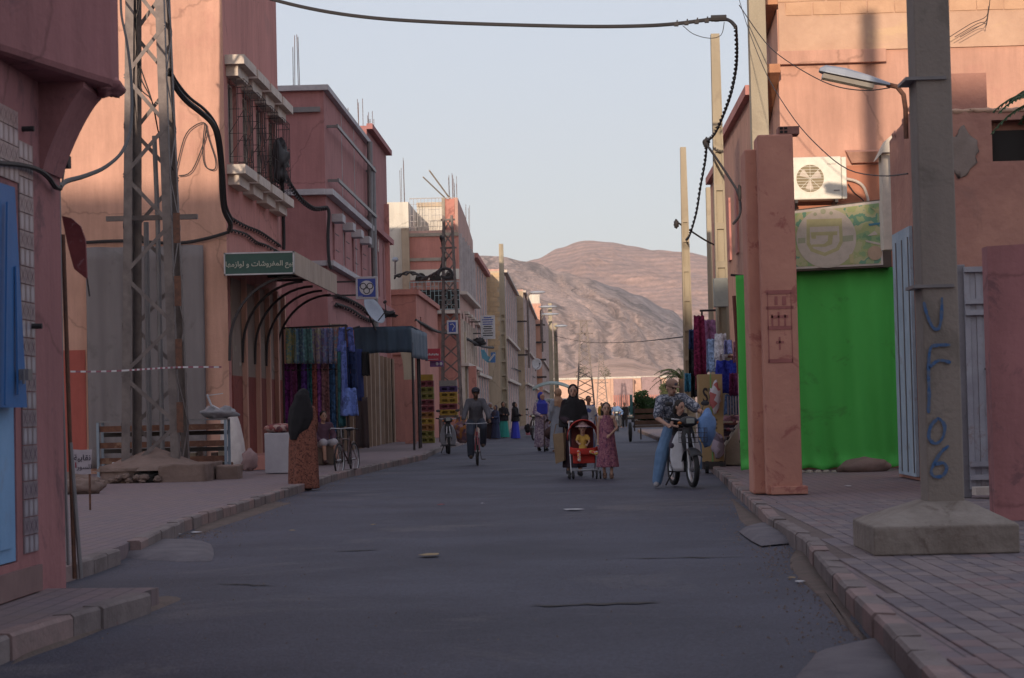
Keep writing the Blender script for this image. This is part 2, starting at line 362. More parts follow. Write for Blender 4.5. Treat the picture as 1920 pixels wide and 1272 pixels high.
vis = sorted([c for c in cells if c[2]], key=lambda c: c[1])[:300]; vs_ = set(vis)
pmesh = {}
for k in range(10):
    bm_ = MB(); q = .0035; h = .006+.003*R.random(); t1, t2 = R.uniform(-.0025,.0025), R.uniform(-.0025,.0025)
    a, b = PW-2*q, PL-2*q; cz = .004
    top = [(q+cz,q+cz,h+t1),(PW-q-cz,q+cz,h-t1),(PW-q-cz,PL-q-cz,h+t2),(q+cz,PL-q-cz,h-t2)]; mid = [(q,q,h-cz),(PW-q,q,h-cz),(PW-q,PL-q,h-cz),(q,PL-q,h-cz)]; bot = [(x, y, -.03) for x, y, z in mid]
    bm_.add(top+mid+bot, [(0,1,2,3)]+[(4+i, 4+(i+1) % 4, (i+1) % 4, i) for i in range(4)]+[(8+i, 8+(i+1) % 4, 4+(i+1) % 4, 4+i) for i in range(4)])
    me = bpy.data.meshes.new('paver'); me.from_pydata([tuple(p) for p in bm_.v], [], bm_.f); me.materials.append(PAV[k % 5]); pmesh[k] = (me, bm_)
rest = {}
for c in cells:
    mtb = int(3.0*(noise.noise(Vector((c[0]*1.1, c[1]*.5, 1)))+.5)+R.random()*2.2) % 5; k = mtb+5*R.randrange(2)
    if c in vs_:
        o = bpy.data.objects.new('paver', pmesh[k][0]); COL.objects.link(o); o.parent = wC; o.location = (c[0], c[1], SW-.008)
    else: rest.setdefault(k % 5, MB()).add([p+Vector((c[0], c[1], SW-.008)) for p in pmesh[k][1].v], pmesh[k][1].f)
for k, mb in rest.items(): tag(mb.build('pavers', PAV[k], wC), kind='stuff')
base.build('paver_bed', JOINT, wC)

# concrete apron and dirt at the gap in the right kerb, ramps on the left
def slab_blob(name, pts, z, th, mat, label=None, cat=None, seed=0, kind=None, parent=None):
    n = len(pts); cx = sum(p[0] for p in pts)/n; cy = sum(p[1] for p in pts)/n; m = MB()
    outer = []
    for i, p in enumerate(pts):
        q = pts[(i+1) % n]
        for k in range(3): t = k/3; outer.append((p[0]+(q[0]-p[0])*t+noise.noise(Vector((p[0]*3+t, seed, i)))*.08, p[1]+(q[1]-p[1])*t+noise.noise(Vector((i, p[1]+t, seed)))*.2))
    N = len(outer); vs = [(x, y, z-.01) for x, y in outer]+[(cx+(x-cx)*.8, cy+(y-cy)*.8, z+th*(.8+.3*noise.noise(Vector((x, y, seed))))) for x, y in outer]+[(cx, cy, z+th)]
    fs = [(i, (i+1) % N, N+(i+1) % N, N+i) for i in range(N)]+[(N+i, N+(i+1) % N, 2*N) for i in range(N)]
    m.add(vs, fs); o = m.build(name, mat, parent, smooth=True)
    return tag(o, label, cat, kind=kind)
APR = M('mortar_apron', (.15,.135,.15), (.10,.09,.105), 3, .93, .5, 25)
slab_blob('mortar_ramp', [PZ(1385,995), PZ(1440,982), PZ(1508,996), PZ(1505,1015), PZ(1425,1022)], 0, .05, APR, 'pale mortar ramp spilling onto the road at the gap in the right kerb', 'ramp', 1)
slab_blob('mortar_ramp', [PZ(210,1040), PZ(300,1012), PZ(395,1018), PZ(400,1050), PZ(330,1052), PZ(260,1048)], 0, .05, APR, 'low grey mortar ramp against the broken left kerb', 'ramp', 2)
slab_blob('drain_cover', [PZ(1500,1250), PZ(1540,1215), PZ(1650,1190), PZ(1700,1272), PZ(1620,1300), PZ(1500,1300)], 0, .02, APR, 'pale concrete patch beside the nearest right kerb', 'patch', 3)
for k, (pts, s) in enumerate([([(1370,930), (1400,955), (1470,1000), (1430,1010), (1385,975)], 4), ([(1500,1020), (1600,1150), (1640,1230), (1560,1160), (1480,1060)], 5), ([(350,985), (520,935), (560,940), (420,985), (360,1005)], 6), ([(0,1215), (320,1110), (360,1118), (160,1190), (0,1250)], 7)]):
    slab_blob('gutter_dirt', [PZ(*p) for p in pts], -.012, .02, DIRT, seed=s, kind='structure')
for k, (u0, v0, u1, v1, ww) in enumerate([(985,1135,1255,1128,.10), (620,1032,720,1028,.06), (1130,1045,1420,1040,.05), (400,1093,520,1097,.05)]):
    a, b = PZ(u0, v0), PZ(u1, v1); m = MB(); n = 14; up = []; dn = []
    for i in range(n+1):
        p = a.lerp(b, i/n); t = math.sin(math.pi*i/n)*ww*(.7+.6*R.random()); p = p+Vector((0, .12*noise.noise(Vector((i*.6, k, 0))), 0)); t *= .5+R.random(); up.append((p.x, p.y+t, .008)); dn.append((p.x, p.y-t*.4, .008))
    m.add(up+dn, [(i, i+1, n+2+i, n+1+i) for i in range(n)]); 
    for i in range(len(m.v)): m.v[i].z = road_z(m.v[i].x, m.v[i].y)+.006
    tag(m.build('road_patch', flat('tar%d' % k, (.045,.04,.042), .9)), kind='structure')

# ---------------------------------------------------------------- mountains
def ridge(xs, hs, x):
    if x <= xs[0]: return hs[0]
    for i in range(len(xs)-1):
        if x <= xs[i+1]:
            t = (x-xs[i])/(xs[i+1]-xs[i]); t = t*t*(3-2*t); return hs[i]*(1-t)+hs[i+1]*t
    return hs[-1]
def mountain(name, prof, Y0, Y1, YB, mat, amp, strat, nu=220, nv=60, seed=0, fold=0):
    # prof: ridge line in (bearing px, elevation px) from the camera, set at distance Y1; foot at Y0, back down at YB
    xs = [(u-1080)/FPX for u, v in prof]; hs = [(768-(u-1080)*.0244-v)/FPX for u, v in prof]
    def fn(a, b):
        X = xs[0]+(xs[-1]-xs[0])*a
        if b < .8: t = b/.8; Y = Y0+(Y1-Y0)*t; k = t**.85
        else: t = (b-.8)/.2; Y = Y1+(YB-Y1)*t; k = 1-.6*t
        H = ridge(xs, hs, X)*Y1
        x = X*Y; p = Vector((x*.0016, Y*.0012, seed)); e = 0
        w_ = noise.noise(p*1.2)*1.6+noise.noise(p*.5+Vector((3,1,2)))*3
        env = math.sin(math.pi*min(k, 1))**.6 if b < .8 else 0
        e += amp*noise.hetero_terrain(p*3.2, 1.0, 2.1, 6, .7)*env*.3
        gz = abs(noise.noise(Vector((x*.0075+noise.noise(p*4)*1.3, Y*.0009, seed+3)))); e -= amp*(.5-gz)*.35*env
        e += strat*abs(((k*11+w_+x*.0018) % 1)-.5)*env + strat*.4*abs(((k*31+w_*2) % 1)-.5)*env
        if fold:
            z_ = H*k; q = foldq(x, z_); e += fold*(noise.noise(Vector((q*.035, z_*.004, 2)))+.6*noise.noise(Vector((q*.09, z_*.008, 7)))+.3*noise.noise(Vector((x*.05, z_*.05, 4))))*env
        e += (.006*H)*noise.noise(Vector((x*.02, Y*.02, 1)))*(1 if b > .6 else .3)
        return (x, Y, H*k + e - (3 if b < .02 else 0))
    m = MB(); m.grid(fn, nu, nv); o = m.build(name, mat, smooth=False, loc=(0, Y0, 0)); return tag(o, kind='structure')
def foldq(x, z): return x+.62*z+13*math.sin(z/21)
def rockmat(name, c, c2, dark, sc=.004):
    m = M(name, c, c2, sc, .95, .7, .05, stain=dark, stain_amt=.45, stain_sc=.006)
    n = m.node_tree.nodes; l = m.node_tree.links; b = n['Principled BSDF']; src = b.inputs['Base Color'].links[0].from_socket
    g = [x for x in n if x.type == 'NEW_GEOMETRY'][0]
    mp = n.new('ShaderNodeMapping'); mp.inputs['Scale'].default_value = (.006,.0045,.035); mp.inputs['Rotation'].default_value = (.15,.35,0); l.new(g.outputs['Position'], mp.inputs[0])
    wv = n.new('ShaderNodeTexWave'); wv.bands_direction = 'Z'; wv.inputs['Scale'].default_value = .75; wv.inputs['Distortion'].default_value = 5.5; wv.inputs['Detail'].default_value = 5; wv.inputs['Detail Scale'].default_value = 1.2; l.new(mp.outputs[0], wv.inputs['Vector'])
    mr = n.new('ShaderNodeMapRange'); mr.inputs[3].default_value = .84; mr.inputs[4].default_value = 1.1; l.new(wv.outputs['Fac'], mr.inputs[0])
    sp = n.new('ShaderNodeTexNoise'); sp.inputs['Scale'].default_value = .06; sp.inputs['Detail'].default_value = 6; sp.inputs['Roughness'].default_value = .8; l.new(g.outputs['Position'], sp.inputs['Vector'])
    mr2 = n.new('ShaderNodeMapRange'); mr2.inputs[1].default_value = .35; mr2.inputs[2].default_value = .65; mr2.inputs[3].default_value = .65; mr2.inputs[4].default_value = 1.25; l.new(sp.outputs[0], mr2.inputs[0])
    mu = n.new('ShaderNodeMath'); mu.operation = 'MULTIPLY'; l.new(mr.outputs[0], mu.inputs[0]); l.new(mr2.outputs[0], mu.inputs[1])
    vm = n.new('ShaderNodeVectorMath'); vm.operation = 'SCALE'; l.new(src, vm.inputs[0]); l.new(mu.outputs[0], vm.inputs['Scale']); l.new(vm.outputs[0], b.inputs['Base Color'])
    return m
RK1 = rockmat('rock_far', (.50,.31,.245), (.42,.26,.205), (.34,.22,.18))
RK2 = rockmat('rock_mid', (.33,.225,.19), (.20,.15,.14), (.12,.10,.10))
RK3 = rockmat('rock_near', (.60,.39,.29), (.52,.33,.25), (.46,.29,.22))
def foldmat():
    m = M('rock_folded', (.47,.325,.26), (.40,.275,.225), .006, .95, .5, .08); n = m.node_tree.nodes; l = m.node_tree.links; b = n['Principled BSDF']; src = b.inputs['Base Color'].links[0].from_socket
    g = [x for x in n if x.type == 'NEW_GEOMETRY'][0]; sp = n.new('ShaderNodeSeparateXYZ'); l.new(g.outputs['Position'], sp.inputs[0])
    def mth(op, a, b_=None):
        q = n.new('ShaderNodeMath'); q.operation = op
        for i, v in enumerate((a, b_)):
            if v is None: continue
            if hasattr(v, 'node'): l.new(v, q.inputs[i])
            else: q.inputs[i].default_value = v
        return q.outputs[0]
    z = sp.outputs['Z']; q = mth('ADD', mth('ADD', sp.outputs['X'], mth('MULTIPLY', z, .62)), mth('MULTIPLY', mth('SINE', mth('DIVIDE', z, 21.)), 13.))
    nz = n.new('ShaderNodeTexNoise'); nz.inputs['Scale'].default_value = .012; nz.inputs['Detail'].default_value = 6; nz.inputs['Roughness'].default_value = .65; l.new(g.outputs['Position'], nz.inputs['Vector'])
    q2 = mth('ADD', q, mth('MULTIPLY', nz.outputs[0], 60.))
    cb = n.new('ShaderNodeCombineXYZ'); l.new(mth('MULTIPLY', q2, .11), cb.inputs[0]); l.new(mth('MULTIPLY', z, .012), cb.inputs[1])
    t = n.new('ShaderNodeTexNoise'); t.inputs['Scale'].default_value = 1; t.inputs['Detail'].default_value = 7; t.inputs['Roughness'].default_value = .7; l.new(cb.outputs[0], t.inputs['Vector'])
    mr = n.new('ShaderNodeMapRange'); mr.inputs[1].default_value = .36; mr.inputs[2].default_value = .62; mr.inputs[3].default_value = .28; mr.inputs[4].default_value = 1.35; l.new(t.outputs[0], mr.inputs[0])
    fn_ = n.new('ShaderNodeTexNoise'); fn_.inputs['Scale'].default_value = .09; fn_.inputs['Detail'].default_value = 6; fn_.inputs['Roughness'].default_value = .8; l.new(g.outputs['Position'], fn_.inputs['Vector'])
    mf = n.new('ShaderNodeMapRange'); mf.inputs[1].default_value = .35; mf.inputs[2].default_value = .65; mf.inputs[3].default_value = .7; mf.inputs[4].default_value = 1.25; l.new(fn_.outputs[0], mf.inputs[0])
    vm = n.new('ShaderNodeVectorMath'); vm.operation = 'SCALE'; l.new(src, vm.inputs[0]); l.new(mth('MULTIPLY', mr.outputs[0], mf.outputs[0]), vm.inputs['Scale'])
    # shade on the spur's right part, painted in as darker grey
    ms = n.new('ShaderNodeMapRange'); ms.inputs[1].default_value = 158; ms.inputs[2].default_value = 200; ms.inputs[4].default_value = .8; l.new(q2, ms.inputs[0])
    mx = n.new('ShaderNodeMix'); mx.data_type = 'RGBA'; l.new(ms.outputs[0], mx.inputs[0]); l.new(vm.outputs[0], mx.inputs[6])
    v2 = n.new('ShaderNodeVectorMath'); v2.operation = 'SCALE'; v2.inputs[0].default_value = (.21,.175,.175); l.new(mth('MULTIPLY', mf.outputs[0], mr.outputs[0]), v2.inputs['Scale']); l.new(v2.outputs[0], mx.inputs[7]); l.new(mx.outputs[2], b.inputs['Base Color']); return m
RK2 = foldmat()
mountain('mountain', [(-300,440),(200,470),(500,460),(700,500),(905,500),(985,492),(1010,485),(1060,463),(1100,452),(1150,453),(1190,461),(1240,470),(1290,473),(1340,482),(1420,505),(1700,520),(2300,480)], 3300, 5000, 5600, RK1, 70, 9, 300, 80, 11)
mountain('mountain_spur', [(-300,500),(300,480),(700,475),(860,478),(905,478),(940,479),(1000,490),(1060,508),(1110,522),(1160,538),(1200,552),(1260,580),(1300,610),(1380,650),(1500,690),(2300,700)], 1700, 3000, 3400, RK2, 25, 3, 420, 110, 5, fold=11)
mountain('foothill', [(-200,700),(600,706),(960,712),(1010,704),(1060,692),(1110,678),(1150,668),(1180,667),(1220,682),(1262,700),(1310,712),(1500,716),(2300,706)], 700, 1150, 1400, RK3, 4, 1.5, 160, 40, 9)
# ---------------------------------------------------------------- builders for houses
def hw(mb, O, U, W, H, holes, t, N):
    """a wall with real openings: front skin with reveals of depth t"""
    O, U, N = Vector(O), Vector(U), Vector(N); Z = Vector((0,0,1))
    us = sorted({0, W} | {h[0] for h in holes} | {h[1] for h in holes}); zs = sorted({0, H} | {h[2] for h in holes} | {h[3] for h in holes})
    us = [u for u in us if 0 <= u <= W]; zs = [z for z in zs if 0 <= z <= H]
    for a, b in zip(us, us[1:]):
        for c, d in zip(zs, zs[1:]):
            m = ((a+b)/2, (c+d)/2)
            if any(h[0] < m[0] < h[1] and h[2] < m[1] < h[3] for h in holes): continue
            mb.add([O+U*a+Z*c, O+U*b+Z*c, O+U*b+Z*d, O+U*a+Z*d], [(0,1,2,3)])
    for (a, b, c, d) in holes:
        q = [O+U*a+Z*c, O+U*b+Z*c, O+U*b+Z*d, O+U*a+Z*d]; k = [p-N*t for p in q]
        mb.add(q+k, [(0,1,5,4),(1,2,6,5),(2,3,7,6),(3,0,4,7)])
    return mb
def fbox(mb, O, U, N, u0, u1, n0, n1, z0, z1):
    """box in facade coordinates: along U, out along N"""
    O, U, N = Vector(O), Vector(U), Vector(N); Z = Vector((0,0,1))
    ps = [O+U*a+N*b+Z*c for c in (z0, z1) for a, b in ((u0,n0),(u1,n0),(u1,n1),(u0,n1))]
    return mb.add(ps, [(0,3,2,1),(4,5,6,7),(0,1,5,4),(1,2,6,5),(2,3,7,6),(3,0,4,7)])
class House:
    """facade on plane X=xf from y0 to y1 facing the street (+1: faces +X on the left side, -1: right side), front side wall on Y=y0"""
    def __init__(s, name, label, xf, y0, y1, z1, mat, smat=None, depth=8, side=1, fh=(), sh=(), t=.22, cat='house', z0=0):
        s.N = Vector((side,0,0)); s.U = Vector((0,1,0)); s.O = Vector((xf, y0, z0)); s.xf, s.y0, s.y1, s.z1, s.side, s.t = xf, y0, y1, z1, side, t
        s.SO = Vector((xf-side*depth, y0, z0)) if side > 0 else Vector((xf, y0, z0)); s.SU = Vector((1,0,0)); s.SN = Vector((0,-1,0)); s.depth = depth
        s.e = thing(name, ((xf-side*depth/2), y0, z0), label, cat)
        m = MB(); hw(m, s.O, s.U, y1-y0, z1-z0, list(fh), t, s.N); s.wall = m.build('wall', mat, s.e)
        m = MB(); hw(m, s.SO, s.SU, depth, z1-z0, list(sh), t, s.SN); s.swall = m.build('side_wall', smat or mat, s.e)
        xa, xb = sorted((xf-side*t, xf-side*depth)); m = MB(); m.box(xa+.001, xb-.001, y0+t, y1, z0, z1-.004); s.body = m.build('rear_wall', mat, s.e)
        xa, xb = sorted((xf+side*.0, xf-side*depth)); m = MB(); m.box(xa, xb, y0, y1, z1, z1+.12); s.roof = m.build('roof', mat, s.e)
        s.m = mat
    def f(s, mat, name, u0, u1, n0, n1, z0, z1, parent=None, bevel=0):     # a box on the facade
        m = MB(); fbox(m, (s.xf,0,0), s.U, s.N, u0, u1, n0, n1, z0, z1); return m.build(name, mat, parent or s.e, bevel=bevel)
    def sd(s, mat, name, u0, u1, n0, n1, z0, z1, parent=None, bevel=0):    # a box on the camera-facing wall
        m = MB(); fbox(m, s.SO-Vector((0,0,s.SO.z)), s.SU, s.SN, u0, u1, n0, n1, z0, z1); return m.build(name, mat, parent or s.e, bevel=bevel)
    def window(s, u0, u1, z0, z1, wall='f', frame=TRIMG, pane=GLASS, mull=1, depth=.14, shut=None):
        O, U, N = (Vector((s.xf,0,0)), s.U, s.N) if wall == 'f' else (s.SO-Vector((0,0,s.SO.z)), s.SU, s.SN)
        m = MB(); w_ = .05
        for a, b, c, d in ((u0+.004,u0+w_,z0+.004,z1-.004),(u1-w_,u1-.004,z0+.004,z1-.004),(u0+w_,u1-w_,z0+.004,z0+w_),(u0+w_,u1-w_,z1-w_,z1-.004)): fbox(m, O, U, N, a, b, -depth, -depth+.06, c, d)
        for k in range(mull): q = u0+(u1-u0)*(k+1)/(mull+1); fbox(m, O, U, N, q-.02, q+.02, -depth, -depth+.05, z0+w_, z1-w_)
        fr = m.build('window', frame, s.e)
        m = MB(); fbox(m, O, U, N, u0+w_, u1-w_, -depth-.02, -depth-.002, z0+w_, z1-w_); m.build('pane', pane, fr); return fr
def text_mesh(s, size, mat, m4, name='lettering', parent=None, ext=.004, align='CENTER', shear=0, bold=0, space=1):
    fc = bpy.data.curves.new('txt', 'FONT'); fc.body = s; fc.size = size; fc.extrude = ext; fc.align_x = align; fc.align_y = 'CENTER'; fc.shear = shear; fc.offset = bold; fc.space_character = space; fc.resolution_u = 3
    o = bpy.data.objects.new('txt', fc); COL.objects.link(o); dg = bpy.context.evaluated_depsgraph_get(); me = bpy.data.meshes.new_from_object(o.evaluated_get(dg))
    mb = MB(); mb.v = [v.co.copy() for v in me.vertices]; mb.f = [tuple(p.vertices) for p in me.polygons]
    bpy.data.objects.remove(o); mb.xf(m4); return mb.build(name, mat, parent)
def rebar(parent, x, y, z, n=4, h=.9, sp=.16):
    for k in range(n):
        a = x+(k % 2)*sp+R.uniform(-.02,.02); b = y+(k//2)*sp; hh = h*R.uniform(.8,1.15)
        m = MB(); m.tube([(a, b, z), (a+R.uniform(-.03,.03), b, z+hh)], .011, 5); m.build('rebar', RUST, parent)
def strip_cloth(mb, p0, p1, z0, z1, amp, waves, depth_dir=(0,-1,0), nu=30, nv=12, ph=0, flare=0):
    p0, p1, dd = Vector(p0), Vector(p1), Vector(depth_dir)
    def fn(a, b):
        p = p0.lerp(p1, .5+(a-.5)*(1+flare*(1-b))); z = z0+(z1-z0)*b
        o = amp*(.35+.65*(1-b))*(math.sin(a*waves*6.283+ph)+.4*math.sin(a*waves*2.3*6.283+ph*2+b*2))
        return (p.x+dd.x*o, p.y+dd.y*o, z+.01*math.sin(a*17+ph))
    return mb.grid(fn, nu, nv)
def lattice(name, label, x, y, z0, h, wb, wt, mat, panels, leg=.09, br=.045, cat='pylon', arms=(), rot=0):
    e = thing(name, (x, y, z0), label, cat, group=None)
    Rm = rotz(rot)
    def c(i, z): k = (wb+(wt-wb)*z/h)/2; sx, sy = ((-1,-1),(1,-1),(1,1),(-1,1))[i]; return Vector((x, y, z0))+Rm @ Vector((sx*k, sy*k, z))
    for i in range(4):
        m = MB(); a, b = c(i, 0), c(i, h); cc = Vector((x, y, a.z))
        for ax in (0, 1):       # angle section: two thin flanges
            d = Vector(((1 if a.x < x else -1), 0, 0)) if ax == 0 else Vector((0, (1 if a.y < y else -1), 0)); o = d*leg/2
            m.bar(a+o, b+o, leg if ax == 0 else .012, .012 if ax == 0 else leg, up=(0,1,0))
        m.build('leg', mat, e)
    zs = [h*(k/panels) for k in range(panels+1)]
    for f in range(4):
        for k in range(panels):
            i, j = f, (f+1) % 4
            if k % 2: i, j = j, i
            n = (c(f, 0)+c((f+1) % 4, 0))/2-Vector((x, y, z0)); n = n.normalized()*.008
            m = MB(); m.bar(c(i, zs[k])+n, c(j, zs[k+1])+n, br, .008, up=n); m.build('brace', mat, e)
            if k % 2 == 0 and panels < 11: m = MB(); m.bar(c(j, zs[k])-n*.5, c(i, zs[k+1])-n*.5, br, .008, up=n); m.build('brace', mat, e)
    for (z, L) in arms:
        m = MB(); m.bar(Vector((x-L, y, z0+z)), Vector((x+L, y, z0+z)), br*1.3); m.build('cross_arm', mat, e)
    return e, c
def pole(name, label, x, y, z0, h, w0, w1, mat, holes=True, d0=None, d1=None, group=None, hole_from=.0, hole_to=.75):
    """precast concrete pole: I section with ladder-like recesses"""
    e = thing(name, (x, y, z0), label, 'pole', group=group); d0 = d0 or w0*1.25; d1 = d1 or w1*1.25; n = 1
    def P_(sx, sy, z): t = z/h; return (x+sx*(w0+(w1-w0)*t)/2, y+sy*(d0+(d1-d0)*t)/2, z0+z)
    m = MB(); vs = [P_(*q, z) for z in (0, h) for q in ((-1,-1),(1,-1),(1,1),(-1,1))]
    if not holes: m.add(vs, [(0,3,2,1),(4,5,6,7),(0,1,5,4),(1,2,6,5),(2,3,7,6),(3,0,4,7)]); m.build('shaft', mat, e, bevel=.012); return e
    # web in the middle, flanges left/right, rungs joining them on the front
    zt = h*hole_to
    def slab(ax0, ax1, b0, b1, za, zb):
        q = []
        for z in (za, zb):
            t = z/h; W = (w0+(w1-w0)*t)/2; D = (d0+(d1-d0)*t)/2
            q += [(x+ax0*W, y+b0*D, z0+z), (x+ax1*W, y+b0*D, z0+z), (x+ax1*W, y+b1*D, z0+z), (x+ax0*W, y+b1*D, z0+z)]
        m.add(q, [(0,3,2,1),(4,5,6,7),(0,1,5,4),(1,2,6,5),(2,3,7,6),(3,0,4,7)])
    slab(-1,-.62,-1,1,0,zt); slab(.62,1,-1,1,0,zt); slab(-.62,.62,-.35,.35,0,zt); slab(-1,1,-1,1,zt,h)
    k = 0; st = .78
    while k*st < zt-.2: slab(-.62,.62,-.97,-.35,k*st,k*st+.13); slab(-.62,.62,.35,.97,k*st,k*st+.13); k += 1
    m.build('shaft', mat, e)
    return e
def lump(name, c, r, mat, label=None, cat=None, seed=0, amp=.25, parent=None, fr=2.5, zmin=None, kind=None):
    m = MB(); m.ell((0,0,0), r, seg=18, rg=12); mx = max(r)
    for p in m.v:
        q = p*(fr/mx)+Vector((seed*3.1, seed, 0)); s_ = 1+amp*noise.noise(q)+amp*.4*noise.noise(q*2.7); p *= s_
    c = Vector(c); m.v = [p+c for p in m.v]
    if zmin is not None:
        for p in m.v: p.z = max(p.z, zmin)
    return tag(m.build(name, mat, parent, smooth=True), label, cat, kind=kind)
# ================================================================= left side
XA = -3.62
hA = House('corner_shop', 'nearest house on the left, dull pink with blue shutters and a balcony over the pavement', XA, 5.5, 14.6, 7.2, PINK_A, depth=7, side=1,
           fh=[(PX(-60,700,XA).y-5.5, PX(28,700,XA).y-5.5, .35, PX(20,357,XA).z)], cat='house')
ya, yb = PX(-60,700,XA).y, PX(28,700,XA).y
BLUE = M('blue_paint', (.035,.14,.36), (.028,.11,.29), 2, .55, .1, 20, spec=.4); LBLUE = M('light_blue_paint', (.20,.36,.58), (.16,.30,.50), 2, .6, .1, 20, stain=(.2,.2,.25), stain_amt=.3)
zt, zm = PX(20,357,XA).z, PX(40,765,XA).z
m = MB(); fbox(m, (XA,0,0), (0,1,0), (1,0,0), ya, yb, -.045, -.012, .36, zm+.02); d0 = m.build('door', LBLUE, hA.e)
for k in range(3): m = MB(); q = yb-.12-k*.42; fbox(m, (XA,0,0), (0,1,0), (1,0,0), q-.30, q, -.011, .004, .45, zm-.1); m.build('panel', LBLUE, d0)
m = MB(); yc = PX(50,700,XA+.1).y; m.add([(XA+.04,ya,zm),(XA+.1,yc,zm),(XA+.07,PX(28,357,XA+.07).y,zt),(XA+.02,ya,zt),(XA+.01,ya,zm),(XA+.07,yc,zm),(XA+.04,PX(28,357,XA+.07).y,zt),(XA-.01,ya,zt)], [(0,1,2,3),(4,7,6,5),(0,4,5,1),(1,5,6,2),(2,6,7,3),(3,7,4,0)])
sh = m.build('shutter', BLUE, hA.e)
for (uu, vv, u2, v2) in ((14,380,10,760),(30,500,34,740)):
    a, b = PX(uu,vv,XA+.085), PX(u2,v2,XA+.105); m = MB(); m.bar(a, b, .03, .012, up=(1,0,0)); m.build('shutter_rib', BLUE, sh)
m = MB(); p = PX(48,703,XA+.14); m.obox(p, .03, .05, .035); m.tube([p+Vector((0,-.05,.03)), p+Vector((0,-.05,-.06))], .01, 6); m.build('latch', STEELP, sh)
# tiled pilaster: painted tiles, each a piece
TILE_B = flat('tile_ground', (.23,.19,.215), .35); TILE_D = flat('tile_mark_dark', (.10,.06,.10), .4); TILE_L = flat('tile_mark_light', (.37,.35,.40), .35)
def tile_mesh(k):
    mb = MB(); mb.box(0, .008, -.058, .058, -.058, .058); return mb
def tile(y, z, par, kind, w=.118):
    m = MB(); m.box(XA+.002, XA+.012, y-w/2+.003, y+w/2-.003, z-w/2+.003, z+w/2-.003); t = m.build('tile', TILE_B, par)
    m = MB(); x_ = XA+.0125
    if kind: # cross mark
        for s_ in (-1, 1): m.add([(x_,y-.035,z+s_*.035-.008),(x_,y+.035,z-s_*.035-.008),(x_,y+.035,z-s_*.035+.008),(x_,y-.035,z+s_*.035+.008)], [(0,1,2,3)])
        m.build('motif', TILE_D, t)
    else:
        n = 12; m.add([(x_, y+.035*math.cos(6.283*i/n), z+.054*math.sin(6.283*i/n)) for i in range(n)], [tuple(range(n))]); m.build('motif', TILE_L, t)
y0t = PX(38,700,XA).y; y1t = PX(66,700,XA).y; nT = int((y1t-y0t)/.118)
k = 0; z = .45
print('tiles', y0t, y1t, nT)
while z < 3.05:
    for i in range(max(nT,2)): tile(y0t+.06+i*.118, z, hA.e, k % 2)
    z += .118; k += 1
yl = PX(0,300,XA).y
for r_ in range(4):
    zz = PX(20,340,XA).z+.06+r_*.118
    for i in range(12):
        yy = y0t-.06-i*.118
        if yy > yl-.3: tile(yy, zz, hA.e, r_ % 2)
m = MB(); m.box(XA+.002, XA+.03, 9, y1t, SW, .30); m.build('base_slab', M('marble_pink', (.23,.15,.145), (.17,.11,.11), 3, .5, 0), hA.e)
# balcony: skewed slab with rounded end, bracket under it
zb = 3.55
foot = [(XA+.1-.6, 8), (PX(0,80,XA+.12).x-.1, 8), (XA+.02, 12.6), (XA+.34, 13.9), (XA+.45, 14.3), (XA+.44, 14.62), (XA+.30, 14.82), (XA-.6, 14.85)]
m = MB(); m.prism(foot, 'z', zb+.02, 7.0); m.build('balcony', PINK_A, hA.e, bevel=.05)
m = MB(); P_ = [(XA-.3, zb+.02), (XA+.31, zb+.02)]
for k in range(9): a = k/8; P_.append((XA+.02+.29*(1-a)**1.15, zb-.02-.56*a**1.25))
P_.append((XA-.3, zb-.58)); m.prism(P_, 'y', 14.05, 14.6); m.build('bracket', PINK_A, hA.e)
lump('crumbled_edge', (XA+.36, 14.55, zb+.05), (.10,.25,.07), PINK_A, parent=hA.e, seed=4, amp=.6)

